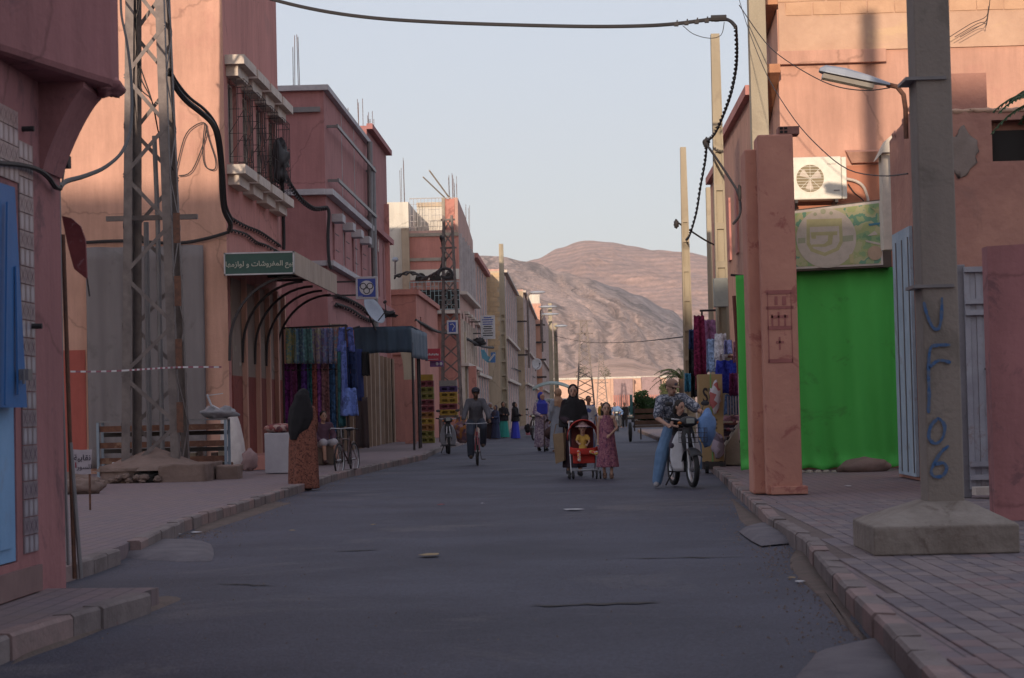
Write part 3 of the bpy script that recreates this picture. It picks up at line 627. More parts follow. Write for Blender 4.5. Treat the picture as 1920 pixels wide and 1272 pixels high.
# corner house in the sun
X1 = -7.35; Y1 = 44.0
win = []
for ua, ub in ((415,432),(447,463),(479,493),(503,513)):
    v = 210+ (ua-415)*.75; win.append((PX(ua,v,X1).y, PX(ub,v,X1).y))
print('win', [(round(a,2), round(b,2)) for a, b in win])
zw0, zw1 = 6.75, 8.55
win = [(44.5+i*2.0, 45.6+i*2.0) for i in range(4)]
h1 = House('corner_house', 'sunlit salmon corner house behind the lattice pylon, with four hooded windows', X1, Y1, 52.2, 13.5, ROSE, SALMON, depth=14, side=1, fh=[(a-Y1, b-Y1, zw0, zw1) for a, b in win])
for a, b in win:
    fr = h1.window(a-0, b, zw0, zw1, frame=TRIM, mull=1)
    fbx = lambda nm, mt, u0, u1, n0, n1, z0, z1: h1.f(mt, nm, u0, u1, n0, n1, z0, z1, fr)
    fbx('hood', TRIM, a-.32, b+.32, 0, .42, zw1+.28, zw1+.48); fbx('hood', TRIM, a-.16, b+.16, 0, .26, zw1+.05, zw1+.28)
    fbx('sill', TRIM, a-.30, b+.30, 0, .40, zw0-.28, zw0-.08); fbx('sill', TRIM, a-.16, b+.16, 0, .24, zw0-.5, zw0-.28)
    g_ = MB(); X0 = X1+.02; XO = X1+.36
    for zz in (zw0+.0, zw0+.12, zw0+.62, zw0+1.15, zw1-.14, zw1):
        g_.tube([(X0,a-.02,zz),(XO,a-.02,zz),(XO,b+.02,zz),(X0,b+.02,zz)], .008, 4)
    for yy in [a-.02+(b-a+.04)*k/4 for k in range(5)]: g_.tube([(XO,yy,zw0-.06),(XO,yy,zw1)], .008, 4)
    for xx in (X0+.02, (X0+XO)/2): 
        for yy in (a-.02, b+.02): g_.tube([(xx,yy,zw0),(xx,yy,zw1)], .007, 4)
    for c0, c1 in ((zw0+.12,zw0+.62),(zw0+.62,zw0+1.15)):
        for k in range(4):
            y_a = a-.02+(b-a+.04)*k/4; y_b = a-.02+(b-a+.04)*(k+1)/4; zz = (c0, c1) if k % 2 else (c1, c0); g_.tube([(XO,y_a,zz[0]),(XO,y_b,zz[1])], .007, 4)
        g_.tube([(X0,a-.02,c0),(XO,a-.02,c1)], .007, 4)
    g_.build('grille', IRON, fr)
# shop front under the canopy
for (a, b, z0_, z1_, mt, nm) in ((44.35,51.9,SW,2.15,MAROON,'dado'),(44.35,51.9,2.15,4.25,M('shop_panel', (.27,.215,.185), (.22,.17,.145), 1, .8, .1, stain=(.2,.15,.12), stain_amt=.5),'shop_panel')):
    h1.f(mt, nm, a, b, .002, .03, z0_, z1_)
for yy in (45.7, 47.6, 49.2, 50.6, 51.9): h1.f(SALMON, 'pilaster', yy-.1, yy+.1, .03, .13, SW, 4.3)
for k in range(9): 
    yy = 44.6+k*.8+R.uniform(-.1,.1); zz = R.uniform(2.2,3.8); lump('plaster_scar', (X1+.03, yy, zz), (.02,.08,.07), CONC, parent=h1.e, seed=k, amp=.5)
h1.f(ROSE2, 'step', 44.0, 51.5, .0, .75, SW, SW+.28)
# side wall: red dado, grey tarpaulin
m = MB(); a = PY(100,658,Y1); m.box(-12, PY(160,660,Y1).x, Y1-.012, Y1-.002, SW, a.z); m.build('dado', REDDADO, h1.e)
m = MB(); m.box(PY(384,600,Y1).x, X1, Y1-.012, Y1-.002, SW, PY(400,720,Y1).z*0+4.35); m.build('pier_band', SALMON, h1.e)
TARP = M('tarpaulin_grey', (.21,.185,.19), (.16,.14,.145), 1.2, .8, .1, streak=4, stain=(.1,.09,.085), stain_amt=.4)
a, b = PY(163,464,Y1), PY(383,464,Y1); zb_ = SW+.1
m = MB(); strip_cloth(m, (a.x,Y1-.12,0), (b.x,Y1-.12,0), zb_, a.z-.02, .045, 4.5, nu=70, nv=16)
tag(m.build('tarpaulin', TARP, solid=.006, smooth=True), 'grey tarpaulin hung over the ground floor opening behind the lattice pylon', 'tarpaulin')

# second house: recessed rose house with two ledges
h2 = House('rose_house', 'dull rose house with white cornices and steel brackets behind the corner house', X1, 62, 75, 11.0, ROSED, depth=8, fh=[(u-62, u+.55-62, 6.05, 7.15) for u in (63.6,66.6,69.2,71.9)])
for z_, pr, th in ((11.0,.16,.16),(7.85,.24,.17),(5.72,.22,.15)):
    h2.f(TRIMG, 'cornice', 61.84, 75.0, 0, pr, z_, z_+th); h2.sd(TRIMG, 'cornice', 0, 8, 0, pr, z_, z_+th)
for u in (63.6,66.6,69.2,71.9):
    fr = h2.window(u, u+.55, 6.05, 7.15, frame=TRIMG, pane=M('curtain', (.32,.32,.38), (.26,.26,.32), 3, .7, 0), mull=0)
    h2.f(TRIMG, 'hood', u-.14, u+.69, 0, .34, 7.18, 7.42, fr)
    for zz in (6.3, 6.8): h2.f(IRON, 'window_bar', u-.1, u+.8, .1, .12, zz, zz+.02, fr)
for u in (66.6, 70.4): h2.f(TRIMG, 'joint_line', u, u+.05, 0, .015, 5.9, 11.0)
for z_ in (10.0, 8.35):
    h2.f(STEELP, 'bracket_bar', 62.5, 74.6, .3, .36, z_-.05, z_+.05)
    for u in (62.6, 74.4): h2.f(STEELP, 'bracket', u, u+.08, 0, .3, z_-.04, z_+.04)
h2.sd(STEELP, 'bracket_bar', 4.4, 7.9, .05, .13, 10.35, 10.5)
m = MB(); m.tube([(X1+.2,74.8,SW),(X1+.2,74.8,10.2)], .11, 10); m.build('drain_pipe', STEELP, h2.e)
m = MB(); m.tube([(X1+.16,74.0,7.2),(X1+.2,74.0,11.0)], .1, 10); m.build('drain_pipe', STEELP, h2.e)
for q in ((-8.3,62.4),(-8.05,64),(-7.6,70),(-7.7,73)): rebar(h2.e, q[0], q[1], 11.1, 4 if q[1] < 63 else 2, 1.5 if q[1] < 63 else .5)
h2b = House('rose_house', 'rose house with pointed arch windows, right behind the house with steel brackets', X1, 75, 82.8, 11.6, ROSED, depth=8, fh=[(u-75, u+.5-75, 5.7, 7.4) for u in (76.3,78.3,80.3)])
for z_ in (11.6, 8.0, 5.2): h2b.f(ROSED, 'cornice', 75.0, 83, 0, .22, z_, z_+.2)
for u in (76.3,78.3,80.3):
    fr = h2b.window(u, u+.5, 5.7, 7.4, mull=0); n = 8
    pts = [(u, 7.4), (u+.5, 7.4), (u+.42, 7.8), (u+.25, 8.0-.05), (u+.08, 7.8)]; m = MB(); m.prism(pts, 'x', X1+.002, X1+.012); m.build('arch_head', GLASS, fr)
for u in (81.4,): h2b.f(ROSE, 'downpipe', u, u+.18, 0, .18, SW, 9.5)
for q in ((-7.7,75.6),(-7.6,78),(-7.8,81)): rebar(h2b.e, q[0], q[1], 11.7, 3, 1.0)
h2b.f(STEELP, 'bracket_bar', 76, 82, .3, .34, 4.2, 4.28)

h3 = House('low_house', 'low one storey rose building behind the dark blue awning', -6.3, 83, 96, 6.1, ROSE2, depth=5, fh=[(2,2.8,3.6,5.2),(6,8.4,SW,2.7)])
h3.f(ROSE2, 'cornice', 82.9, 96, 0, .12, 6.0, 6.2); h3.sd(ROSE2, 'cornice', 0, 5, 0, .12, 6.0, 6.2); h3.window(85, 85.8, 3.6, 5.2, mull=0); h3.sd(ROSE2, 'ledge', 0, 5, 0, .1, 3.6, 3.72)

# white and brick-red house with arcade, grilles and fins
h4 = House('white_house', 'half built white and brick red house with an arched terrace and iron grilles', -5.3, 97, 111, 9.66, PALE, ROSE2, depth=2.3, fh=[(u, u+1.0, a, b) for u in (1.5,4.5,7.5,10.5) for a, b in ((3.9,5.9),)], sh=[(.25+k*.68, .75+k*.68, 7.05, 7.45) for k in range(3)])
h4.sd(WHITE_W, 'terrace_band', 0, 2.3, .0, .04, 7.46, 7.95)
for k in range(3):
    n = 10; cx_ = h4.SO.x+.5+k*.68; m = MB(); m.prism([(cx_+.27*math.cos(math.pi*i/n), 7.44+.36*math.sin(math.pi*i/n)) for i in range(n+1)], 'y', 96.945, 96.955); m.build('arch', DARK, h4.e)
m = MB(); m.box(-9.6, -7.62, 97.0, 103, 0, 11.15); m.build('tower', WHITE_W, h4.e)
m = MB(); m.box(-7.95, -7.6, 96.7, 97.0, 0, 9.9); m.build('tower_pier', BEIGE, h4.e)
m = MB(); m.box(-9.6, -7.3, 96.5, 97.0, 6.2, 6.6); m.build('beam', CONC, h4.e)
m = MB(); m.box(-7.6, -5.6, 102, 102.3, 9.7, 11.4); m.build('terrace_wall', WHITE_W, h4.e)
m = MB(); m.box(-7.6, -5.6, 101.9, 102.35, 11.4, 11.6); m.build('terrace_cap', CREAM, h4.e)
h4.sd(CONC, 'beam', 0, 2.3, .0, .06, 9.5, 9.66); h4.sd(CONC, 'beam', 0, 1.6, .0, .06, 8.35, 8.5)
h4.sd(CONC, 'post', 1.55, 1.7, .0, .08, 7.95, 11.3)
m = MB(); m.box(-5.9, -5.45, 97, 97.4, 9.78, 11.25); m.build('corner_pier', ROSE2, h4.e)
m = MB(); m.add([(-5.3,97.05,9.79),(-5.3,111,9.79),(-5.3,111,10.4),(-5.3,104,11.0),(-5.3,97.05,11.3),(-5.5,97.05,9.79),(-5.5,111,9.79),(-5.5,111,10.4),(-5.5,104,11.0),(-5.5,97.05,11.3)], [(0,1,2,3,4),(9,8,7,6,5)]+[(i,(i+1) % 5+0,(i+1) % 5+5,i+5) for i in range(5)]); m.build('parapet', PALE, h4.e)
for k in range(6): h4.f(TRIMG, 'fin', 97.6+k*2.4, 97.8+k*2.4, .0, .12, 6.9, 9.66)
for k in range(7): h4.f(TRIM, 'fin', 97.1+k*2.2, 97.3+k*2.2, .0, .14, SW, 5.6)
for z_ in (6.75, 3.4): h4.f(TRIM, 'cornice', 97, 111, 0, .35, z_, z_+.15)
for u in (98.5,101.5,104.5,107.5): h4.window(u, u+1.0, 3.9, 5.9, frame=TRIM); h4.f(TRIM, 'window_shade', u-.1, u+1.1, .1, .32, 5.9, 6.02)
TEAL = flat('painted_grille', (.30,.40,.42), .5)
def grille(name, x0, x1, y, z0, z1, nx, nz, mat, par, r=.02):
    g_ = MB(); g_.bar((x0,y,z0),(x1,y,z0),r*2); g_.bar((x0,y,z1),(x1,y,z1),r*2)
    for k in range(nx+1): x_ = x0+(x1-x0)*k/nx; g_.bar((x_,y,z0),(x_,y,z1),r)
    for k in range(1, nz): 
        z_ = z0+(z1-z0)*k/nz
        for j in range(nx):
            if (j*7+k*3) % 4: g_.bar((x0+(x1-x0)*j/nx,y,z_),(x0+(x1-x0)*(j+1)/nx,y,z_),r)
    return g_.build(name, mat, par)
grille('balcony_grille', -7.6, -5.3, 96.6, 6.05, 7.35, 12, 6, TEAL, h4.e); m = MB(); m.box(-7.6, -5.3, 96.5, 97, 5.85, 6.0); m.build('balcony_floor', TRIM, h4.e)
grille('terrace_grille', -7.55, -5.5, 97.05, 9.7, 11.3, 12, 6, STEELP, h4.e, .018)
m = MB(); m.box(-7.6,-5.32,96.93,96.99,6.1,7.0); m.build('balcony_opening', DARK, h4.e)
for q in ((-9.2,97.4),(-8.0,97.6),(-5.7,97.3),(-5.8,103),(-5.6,110)): rebar(h4.e, q[0], q[1], 11.0 if q[1] < 110 else 10.3, 4, 2.0 if q[1] > 97.3 else 1.6)
m = MB(); m.tube([(-6.6,97,12.6),(-5.6,99,11.2)], .04, 5); m.tube([(-6.9,97,12.3),(-5.6,99.4,11.1)], .035, 5); m.build('prop', CONC, h4.e)
# arcade piers at the foot of the white house
for (x_, mt) in ((-5.2, CREAM), (-4.75, ROSE2)): 
    m = MB(); m.box(x_-.25, x_+.1, 97.5, 98.2, SW, 5.0 if x_ < -5 else 3.4); m.build('pier', mt, h4.e)

GB2 = M('shutter_brown_grey', (.13,.10,.10), (.09,.07,.07), 3, .7, .1)
def plain_house(name, label, xf, y0, y1, z1, mat, smat, depth, levels, sp=2.6, ww=.8, ledges=(), extra=None):
    us = []; u = 1.0
    while u+ww < y1-y0-.4: us.append(u); u += sp
    h_ = House(name, label, xf, y0, y1, z1, mat, smat, depth=depth, fh=[(u, u+ww, a, b) for u in us for a, b in levels])
    for u in us:
        for a, b in levels: h_.window(y0+u, y0+u+ww, a, b, frame=TRIMG, mull=0)
    for u in us:
        h_.f(TRIMG, 'pilaster', y0+u-.45, y0+u-.33, 0, .08, SW, z1-.3); h_.f(GB2, 'shop_shutter', y0+u-.1, y0+u+ww+.3, 0, .03, SW, 2.6)
    for z_ in ledges: h_.f(TRIM, 'ledge', y0, y1, 0, .22, z_, z_+.16)
    return h_
h5 = plain_house('terrace_house', 'pale pink house with dark cornice next to the white house with grilles', -5.3, 111, 127.5, 9.6, PALE, PALE, 4, ((3.9,5.2),(6.8,8.2)), 3.2, .9, (5.9,3.2))
h5.f(ROSE, 'cornice', 111, 127.5, 0, .25, 9.5, 9.75)
h6 = plain_house('block_house', 'house with a bare cream block side wall behind the tall concrete pole', -4.25, 128, 155, 9.9, PALE, CREAM, 1.9, ((3.7,5.0),(6.4,7.9)), 4, 1.1, (5.7,3.1,9.8))
BLK = M('cement_block', (.56,.42,.27), (.47,.34,.22), 3, .95, .3, 30)
for r_ in range(16):
    for c_ in range(4):
        x_ = -6.15+c_*.5-(.25 if r_ % 2 else 0)
        if x_+.46 < -4.25: m = MB(); m.box(max(x_,-6.14), x_+.47, 127.965, 128.0-.002, 5.0+r_*.3, 5.28+r_*.3); m.build('block', BLK, h6.e)
h7 = plain_house('narrow_house', 'narrow pink house with washing on its balcony, third from the far end of the row', -3.75, 155.5, 203, 10.2, PALE, BEIGE, 1.6, ((3.7,5.2),(6.6,8.4)), 6, 1.6, (5.8,3.2,10.1))
h8 = plain_house('far_house', 'salmon house with railings on its sunny side at the far end of the left row', -3.2, 203.5, 284, 11.6, PALE, SALMON, 1.5, ((3.7,5.2),(7.0,8.8)), 9, 2.6, (6,3.2))
for z_ in (4.4,6.1,7.8,9.5): m = MB(); m.box(-4.7,-2.8,203.2,203.35,z_,z_+.18); m.build('railing', IRON, h8.e)
m = MB(); m.box(-4.4,-3.3,203.6,206,11.7,12.6); m.build('roof_tank', WHITE_W, h8.e)
for z_ in (7.9, 5.4): m = MB(); m.bar((-5.3,154.9,z_),(-3.5,154.9,z_),.12); m.build('bracket_bar', IRON, h7.e)

# ================================================================= right side
XR = 3.65
rawp = M('raw_plaster_sunny', (.56,.37,.27), (.47,.30,.22), 1.6, .95, .9, 7, stain=(.60,.42,.26), stain_amt=.6, stain_sc=.8)
r1 = House('air_conditioned_house', 'tall sunlit salmon house with bare blocks at its top, behind the green sheet', XR, 36, 40, 10.8, SALMON, SALMON, depth=12, side=-1)
m = MB(); m.box(XR+.02, 15.6, 35.955, 35.998, 7.35, 10.7); m.build('render_coat', rawp, r1.e)
m = MB(); m.box(XR-.03, 5.5, 35.86, 35.95, 7.12, 7.35); m.build('ledge', SALMON, r1.e, bevel=.01)
BLK2 = M('cement_block_salmon', (.57,.36,.24), (.49,.30,.20), 3, .95, .5, 20)
for r_ in range(4):
    for c_ in range(25):
        x_ = 3.8+c_*.47-(.23 if r_ % 2 else 0); z_ = 7.98+r_*.24
        m = MB(); m.box(x_, x_+.445, 35.935, 35.96, z_, z_+.215)
        for p in m.v: p.x += R.uniform(-.008,.008); p.z += R.uniform(-.006,.006)
        m.build('block', BLK2, r1.e)
for c_ in range(0):
    x_ = 5.9+c_*.47; m = MB(); m.box(x_, x_+.445, 35.935, 35.96, 7.0-.24*0, 7.22); m.build('block', BLK2, r1.e)
r1.sd(M('paint_orange_dado', (.47,.20,.13), (.40,.17,.11), 1, .85, .2, 14), 'dado', 0, 2.1, .001, .01, SW, 5.35)
m = MB(); m.add([(4.75,35.99,5.62),(5.55,35.99,5.62),(5.55,35.7,5.55),(4.75,35.7,5.55),(4.85,35.99,5.38),(5.5,35.99,5.38),(5.5,35.85,5.38),(4.85,35.85,5.38)], [(0,1,2,3),(7,6,5,4),(0,4,5,1),(1,5,6,2),(2,6,7,3),(3,7,4,0)]); m.build('ledge', SALMON, r1.e)
for k in range(2): 
    q = PY(1540+k*14, 102, 35.93); lump('hole', q, (.05,.02,.06), DARK, parent=r1.e, seed=k)
# roof edge slivers facing the street
TILE_R = M('roof_edge_brick', (.50,.25,.14), (.40,.19,.11), 4, .9, .4)
for (a, b) in (((1446,0),(1424,66)),((1451,128),(1425,250))):
    p0, p1 = PX(*a, XR-.12), PX(*b, XR-.12); m = MB(); n = 6
    m.bar(p0, p1, .22, .16, up=(0,0,1)); m.build('eave', TILE_R, r1.e)
# white corner piece and post by the ledge
WHP = flat('white_plaster', (.62,.56,.48), .7)
m = MB(); a, b = PY(1655,300,32.5), PY(1668,372,32.5); m.box(a.x-.02, a.x+.16, 32.5, 32.8, b.z-.8, a.z+.1); m.build('gutter_box', WHP, r1.e)
m = MB(); p = PY(1660,262,32.4); m.add([(p.x-.14,32.4,p.z-.3),(p.x+.02,32.4,p.z),(p.x+.14,32.4,p.z+.1),(p.x+.14,32.4,p.z-.2),(p.x-.05,32.4,p.z-.2),(p.x-.14,32.8,p.z-.3),(p.x+.02,32.8,p.z),(p.x+.14,32.8,p.z+.1),(p.x+.14,32.8,p.z-.2),(p.x-.05,32.8,p.z-.2)], [(0,1,2,3,4),(9,8,7,6,5)]+[(i,(i+1) % 5,(i+1) % 5+5,i+5) for i in range(5)]); m.build('gutter_hood', WHP, r1.e)
r2 = House('pale_house', 'second sunlit house on the right, its block side rising behind the two nearest poles', 4.1, 46.5, 56, 8.3, SALMON, BEIGE, depth=6, side=-1)
r2.f(ROSE, 'eave', 0+46.5, 56, 0, .14, 8.2, 8.42)
for r_ in range(3):
    for c_ in range(2): m = MB(); m.box(4.12+c_*.45, 4.54+c_*.45, 46.46, 46.498, 7.0+r_*.4, 7.37+r_*.4); m.build('block', BLK, r2.e)
r3 = House('pale_house', 'farthest right hand house, only its street face showing beside the thin poles', 4.2, 57, 62.5, 8.0, SALMON, BEIGE, depth=6, side=-1)
r3.f(ROSE, 'eave', 57, 62.5, 0, .14, 7.9, 8.1)
for hh, ys in ((r2, (48.5,51,53.5)), (r3, (58.2,60.4))):
    for y_ in ys: hh.f(ROSE, 'shutter', y_, y_+.7, .0, .05, 5.0, 6.6)
# strip wall and low house at the right edge
r0 = House('low_workshop', 'shaded low rough pink building at the right edge with a dark square opening', 4.72, 25.9, 27.4, 4.72, ROUGH, ROUGH, depth=9, side=-1, sh=[(PY(1860,260,25.9).x-4.72, PY(1930,260,25.9).x-4.72, PY(1860,303,25.9).z, PY(1860,218,25.9).z)])
m = MB(); m.box(4.85, 5.5, 27.41, 31.6, SW, 5.45)
for p in m.v:
    if p.z > 5: p.z += -.25 if p.y > 30 else .1
m.build('parapet_wall', ROUGH, r0.e)
for k in range(5): lump('chipped_edge', (4.87+R.uniform(0,.1), 27.5+k*.9, 5.48-.06*k), (.10,.35,.10), ROUGH, parent=r0.e, seed=20+k, amp=.6)
for k in range(14): lump('crumbled_edge', (4.9+k*.28, 25.93, 4.84), (.2,.05,.035), rawp, parent=r0.e, seed=30+k, amp=.6)
lump('grey_patch', PY(1800,285,25.885)+Vector((.02,0,0)), (.22,.012,.26), M('patch_grey', (.25,.20,.18), (.2,.16,.14), 3, .9, .4), parent=r0.e, seed=3, amp=.45)
m = MB(); a_ = PY(1860,260,25.9).x; m.box(a_+.001, a_+1.0, 26.0, 26.115, 3.9, 4.6); m.build('opening_shade', DARK, r0.e)  # black panel standing in for the shade inside the opening
BWD = M('blue_white_door', (.36,.44,.52), (.27,.34,.42), 3, .7, .1, stain=(.2,.14,.12), stain_amt=.4)
ya, yb = PX(1718,700,4.66).y, PX(1694,700,4.66).y; m = MB(); m.box(4.80, 4.845, 29.7, 31.3, SW+.05, 3.75); d_ = m.build('door', BWD, r0.e)
for k in range(3): m = MB(); m.box(4.785, 4.798, 29.7+.1+k*.55, 29.7+.14+k*.55, SW+.1, 3.6); m.build('door_rib', STEELP, d_)
# gate, post and near wall
gt = thing('metal_gate', (4.9,24,SW), 'pale sheet metal gate between a grey post and the near pink wall', 'gate')
GATE = M('gate_paint', (.36,.36,.40), (.28,.27,.31), 3, .6, .1, stain=(.22,.13,.10), stain_amt=.5, stain_sc=3)
x0, x1 = PY(1813,700,24).x, PY(1890,700,24).x; zt = PY(1840,500,24).z; k = 0; x_ = x0
while x_ < x1: m = MB(); m.box(x_, x_+.062, 24.0+(.012 if k % 2 else 0), 24.03, SW+.1, zt); m.build('gate_rib', GATE, gt); x_ += .066; k += 1
for v_ in (565,586,870,895,505): q = PY(1840,v_,23.98).z; m = MB(); m.box(x0, x1, 23.95, 23.995, q-.03, q+.03); m.build('gate_rail', GATE, gt)
q = PY(1840,925,23.9); m = MB(); m.obox((x0+.3,23.8,q.z+.03), .3,.12,.045); m.build('threshold', TRIM, gt)
m = MB(); q = PY(1858,692,23.93); m.obox(q, .07,.015,.012); m.build('bolt', IRON, gt)
m = MB(); a, b = PY(1783,700,24.1), PY(1814,700,24.1); m.box(a.x, b.x, 24.05, 24.3, SW, PY(1800,497,24.1).z); tag(m.build('gate_post', M('post_grey', (.24,.23,.25), (.19,.18,.2), 2, .9, .4), bevel=.01), 'grey cement post between the graffiti pole and the sheet metal gate', 'post')
m = MB(); q = PY(1858,700,19.4); m.box(q.x, 9, 19.4, 19.65, SW, PY(1858,462,19.4).z); 
for p in m.v:
    if p.z > 1 and p.x > 6: p.z += .2
m.build('wall', PINK_A) and None
near_wall = [o for o in COL.objects if o.name.startswith('wall') and o.parent is None][-1]; tag(near_wall, 'plain dusty pink wall at the right edge of the pavement, beside the sheet metal gate', 'wall')
# free-standing pillar
pl = thing('pillar', (2.6,26.3,SW), 'rose painted masonry pillar with a red stencil standing at the right kerb', 'pillar')
PILM = M('pillar_paint', (.52,.255,.19), (.43,.20,.155), 1.4, .9, .45, 12, stain=(.30,.10,.09), stain_amt=.8, stain_sc=2.6)
s_ = 26.1; a, b = PY(1432,700,s_), PY(1499,700,s_); zt = PY(1460,252,s_).z
m = MB(); m.box(a.x, b.x, s_, s_+.55, SW, zt); m.build('front_block', PILM, pl, bevel=.02)
m = MB(); c = PY(1404,700,s_+.5); m.box(c.x, a.x+.02, s_+.25, s_+.9, SW+.001, zt-.15); m.build('rear_block', PILM, pl, bevel=.02)
m = MB(); m.box(a.x+.05, b.x+.06, s_-.05, s_+.3, SW, SW+.10); m.build('foot', PILM, pl, bevel=.01)
STN = flat('stencil_red', (.34,.125,.115), .9)
def rect_on(par, Y, u0, v0, u1, v1, mat, name='stencil', th=.004, eps=.003):
    a_, b_ = PY(u0,v0,Y), PY(u1,v1,Y); m = MB(); m.box(min(a_.x,b_.x), max(a_.x,b_.x), Y-eps-th, Y-eps, min(a_.z,b_.z), max(a_.z,b_.z)); return m.build(name, mat, par)
for (u0,v0,u1,v1) in ((1436,545,1488,551),(1436,575,1488,579),(1438,548,1443,680),(1482,548,1487,680),(1440,674,1487,680),(1440,612,1485,618),(1446,590,1450,612),(1458,585,1462,612),(1470,590,1474,612),(1446,592,1478,596),(1455,640,1470,644),(1460,632,1464,656),(1452,556,1458,572),(1466,556,1474,572)):
    rect_on(pl, s_, u0, v0, u1, v1, STN)
m = MB(); q = PY(1478,244,s_+.1); m.box(q.x-.13,q.x+.13,s_+.02,s_+.32,zt+.001,zt+.10); hb = m.build('hollow_brick', M('terracotta', (.30,.15,.13), (.24,.12,.10), 6, .9, .3), bevel=.004)
tag(hb, 'hollow clay brick lying on top of the rose pillar', 'brick')
for i in range(2):
    for j in range(2): m = MB(); m.box(q.x-.115+i*.055, q.x-.075+i*.055, s_+.015, s_+.018, zt+.015+j*.045, zt+.045+j*.045); m.build('cell', DARK, hb)

# ================================================================= far end walls, and unseen houses added behind the camera to shade the street
fw = thing('school', (4,420,0), 'long low sunlit pink building closing the far end of the street', 'building')
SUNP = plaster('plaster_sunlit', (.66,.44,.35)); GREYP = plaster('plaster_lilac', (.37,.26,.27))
def fz(v, Y, u=1150): return PY(u,v,Y).z
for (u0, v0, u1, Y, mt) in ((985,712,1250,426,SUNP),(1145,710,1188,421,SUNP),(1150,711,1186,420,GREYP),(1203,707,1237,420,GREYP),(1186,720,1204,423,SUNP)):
    a, b = PY(u0,v0,Y), PY(u1,v0,Y); m = MB(); m.box(a.x, b.x, Y, Y+4, -.3, a.z); m.build('wall', mt, fw)
for (u0,u1) in ((1150,1186),(1203,1237)):
    a, b = PY(u0,741,419.5), PY(u1,741,419.5); m = MB(); n = 9
    for k in range(n): x_ = a.x+(b.x-a.x)*k/n; m.box(x_, x_+.25, 419.4, 419.5, 0, a.z)
    m.build('fence_pickets', ROSE2, fw)
a = PY(1100,709,425.8); m = MB(); m.box(PY(985,709,425.8).x, PY(1250,709,425.8).x, 425.7, 426, a.z-.3, a.z+.1); m.build('cornice', WHITE_W, fw)
for (x0, x1, y0, y1, z1, lab) in ((-30,-7.5,-40,-22,14.1,'unseen salmon house added behind the camera on the left to cast shade'),(-7.5,20,-48,-30,12.3,'unseen wide salmon house added behind the camera to cast shade'),(-12.5,-6.5,-20,3,7,'unseen low salmon house added beside the camera on the left')):
    o = thing('house', ((x0+x1)/2,(y0+y1)/2,0), lab, 'house'); m = MB(); m.box(x0,x1,y0,y1,0,z1); m.build('wall', SALMON, o); m = MB(); m.box(x0-.2,x1+.2,y0-.2,y1+.2,z1,z1+.2); m.build('roof', SALMON, o)  # unseen added houses, there to shade the street
# ================================================================= pylons and poles
pyl, pc = lattice('lattice_pylon', 'galvanised lattice pylon on a rubble footing in front of the sunlit salmon wall', PY(293,880,38.2).x, 38.2, SW+.1, 11, 1.06, .60, GALV, 12, leg=.15, br=.07, cat='pylon', arms=((4.75,.85),))
for k in range(4): m = MB(); m.box(pc(1,0).x-.02+k*.0, pc(1,0).x+.10, 37.6, 37.63, 1.0+k*1.15, 1.55+k*1.15); m.build('gusset_plate', RUST, pyl)
for (dx, r_) in ((-.12,.05),(.12,.045),(.3,.03)): m = MB(); m.tube([(pyl.location.x+dx,38.2,.3),(pyl.location.x+dx*.9,38.2,4.9)]+([(pyl.location.x+dx*.6,38.2,6.5)] if dx > 0 else []), r_, 7); m.build('conduit', STEELP, pyl)
# footing of earth and cement with its hole done as a black lump
RUB = M('rubble_cement', (.215,.15,.13), (.15,.105,.09), 2, .95, .7, 12, stain=(.16,.11,.09), stain_amt=.6)
ft = thing('pylon_footing', (pyl.location.x,37.6,SW), 'broken cement and earth footing round the feet of the lattice pylon', 'footing')
def px_box(par, name, u0, u1, Y, z0, z1, th, mat, bevel=.02):
    a, b = PY(u0,880,Y), PY(u1,880,Y); m = MB(); m.box(a.x, b.x, Y, Y+th, z0, z1); return m.build(name, mat, par, bevel=bevel)
def rough_block(par, name, x0, x1, y0, y1, z0, z1, mat, seed, amp=.04):
    m = MB(); nx, ny, nz = 14, 6, 5; bm = bmesh.new(); bmesh.ops.create_cube(bm, size=1); bmesh.ops.subdivide_edges(bm, edges=bm.edges, cuts=9, use_grid_fill=True)
    for v in bm.verts:
        p = Vector((x0+(x1-x0)*(v.co.x+.5), y0+(y1-y0)*(v.co.y+.5), z0+(z1-z0)*(v.co.z+.5))); q = p*3.5+Vector((seed*7,0,0)); v.co = p+Vector((noise.noise(q), noise.noise(q+Vector((9,0,0))), noise.noise(q+Vector((0,9,0)))*.8))*amp+Vector((noise.noise(q*4), 0, noise.noise(q*4+Vector((5,0,0)))))*amp*.4
    bm.verts.index_update(); m.add([v.co for v in bm.verts], [tuple(v.index for v in f.verts) for f in bm.faces]); bm.free(); return m.build(name, mat, par, smooth=True)
xl = lambda u, Y=37.0: PY(u,885,Y).x
rough_block(ft, 'slab', xl(298), xl(383), 37.0, 38.9, SW-.05, SW+.30, RUB, 1); rough_block(ft, 'slab', xl(188), xl(258), 37.1, 38.8, SW-.05, SW+.27, RUB, 2, .07); rough_block(ft, 'slab', xl(250), xl(302), 37.45, 38.8, SW-.05, SW+.30, RUB, 3, .05); rough_block(ft, 'slab', xl(386), xl(428), 38.0, 38.7, SW-.05, SW+.24, RUB, 4, .03)
def mound(u, v, hgt):
    cx, cy = PY(288,860,37.9).x, 37.95; x = cx-1.05+2.1*u; y = cy-.9+1.8*v; r_ = math.hypot((x-cx)/1.0, (y-cy)/.85); z = SW+.26+hgt*max(0,1-r_)**1.1+.03*noise.noise(Vector((x*4,y*4,2)))+.012*noise.noise(Vector((x*15,y*15,2)))
    return (x, y, z if r_ < 1 else SW+.2)
m = MB(); m.grid(lambda u, v: mound(u, v, .36), 40, 30); m.build('cement_mound', RUB, ft, smooth=True)
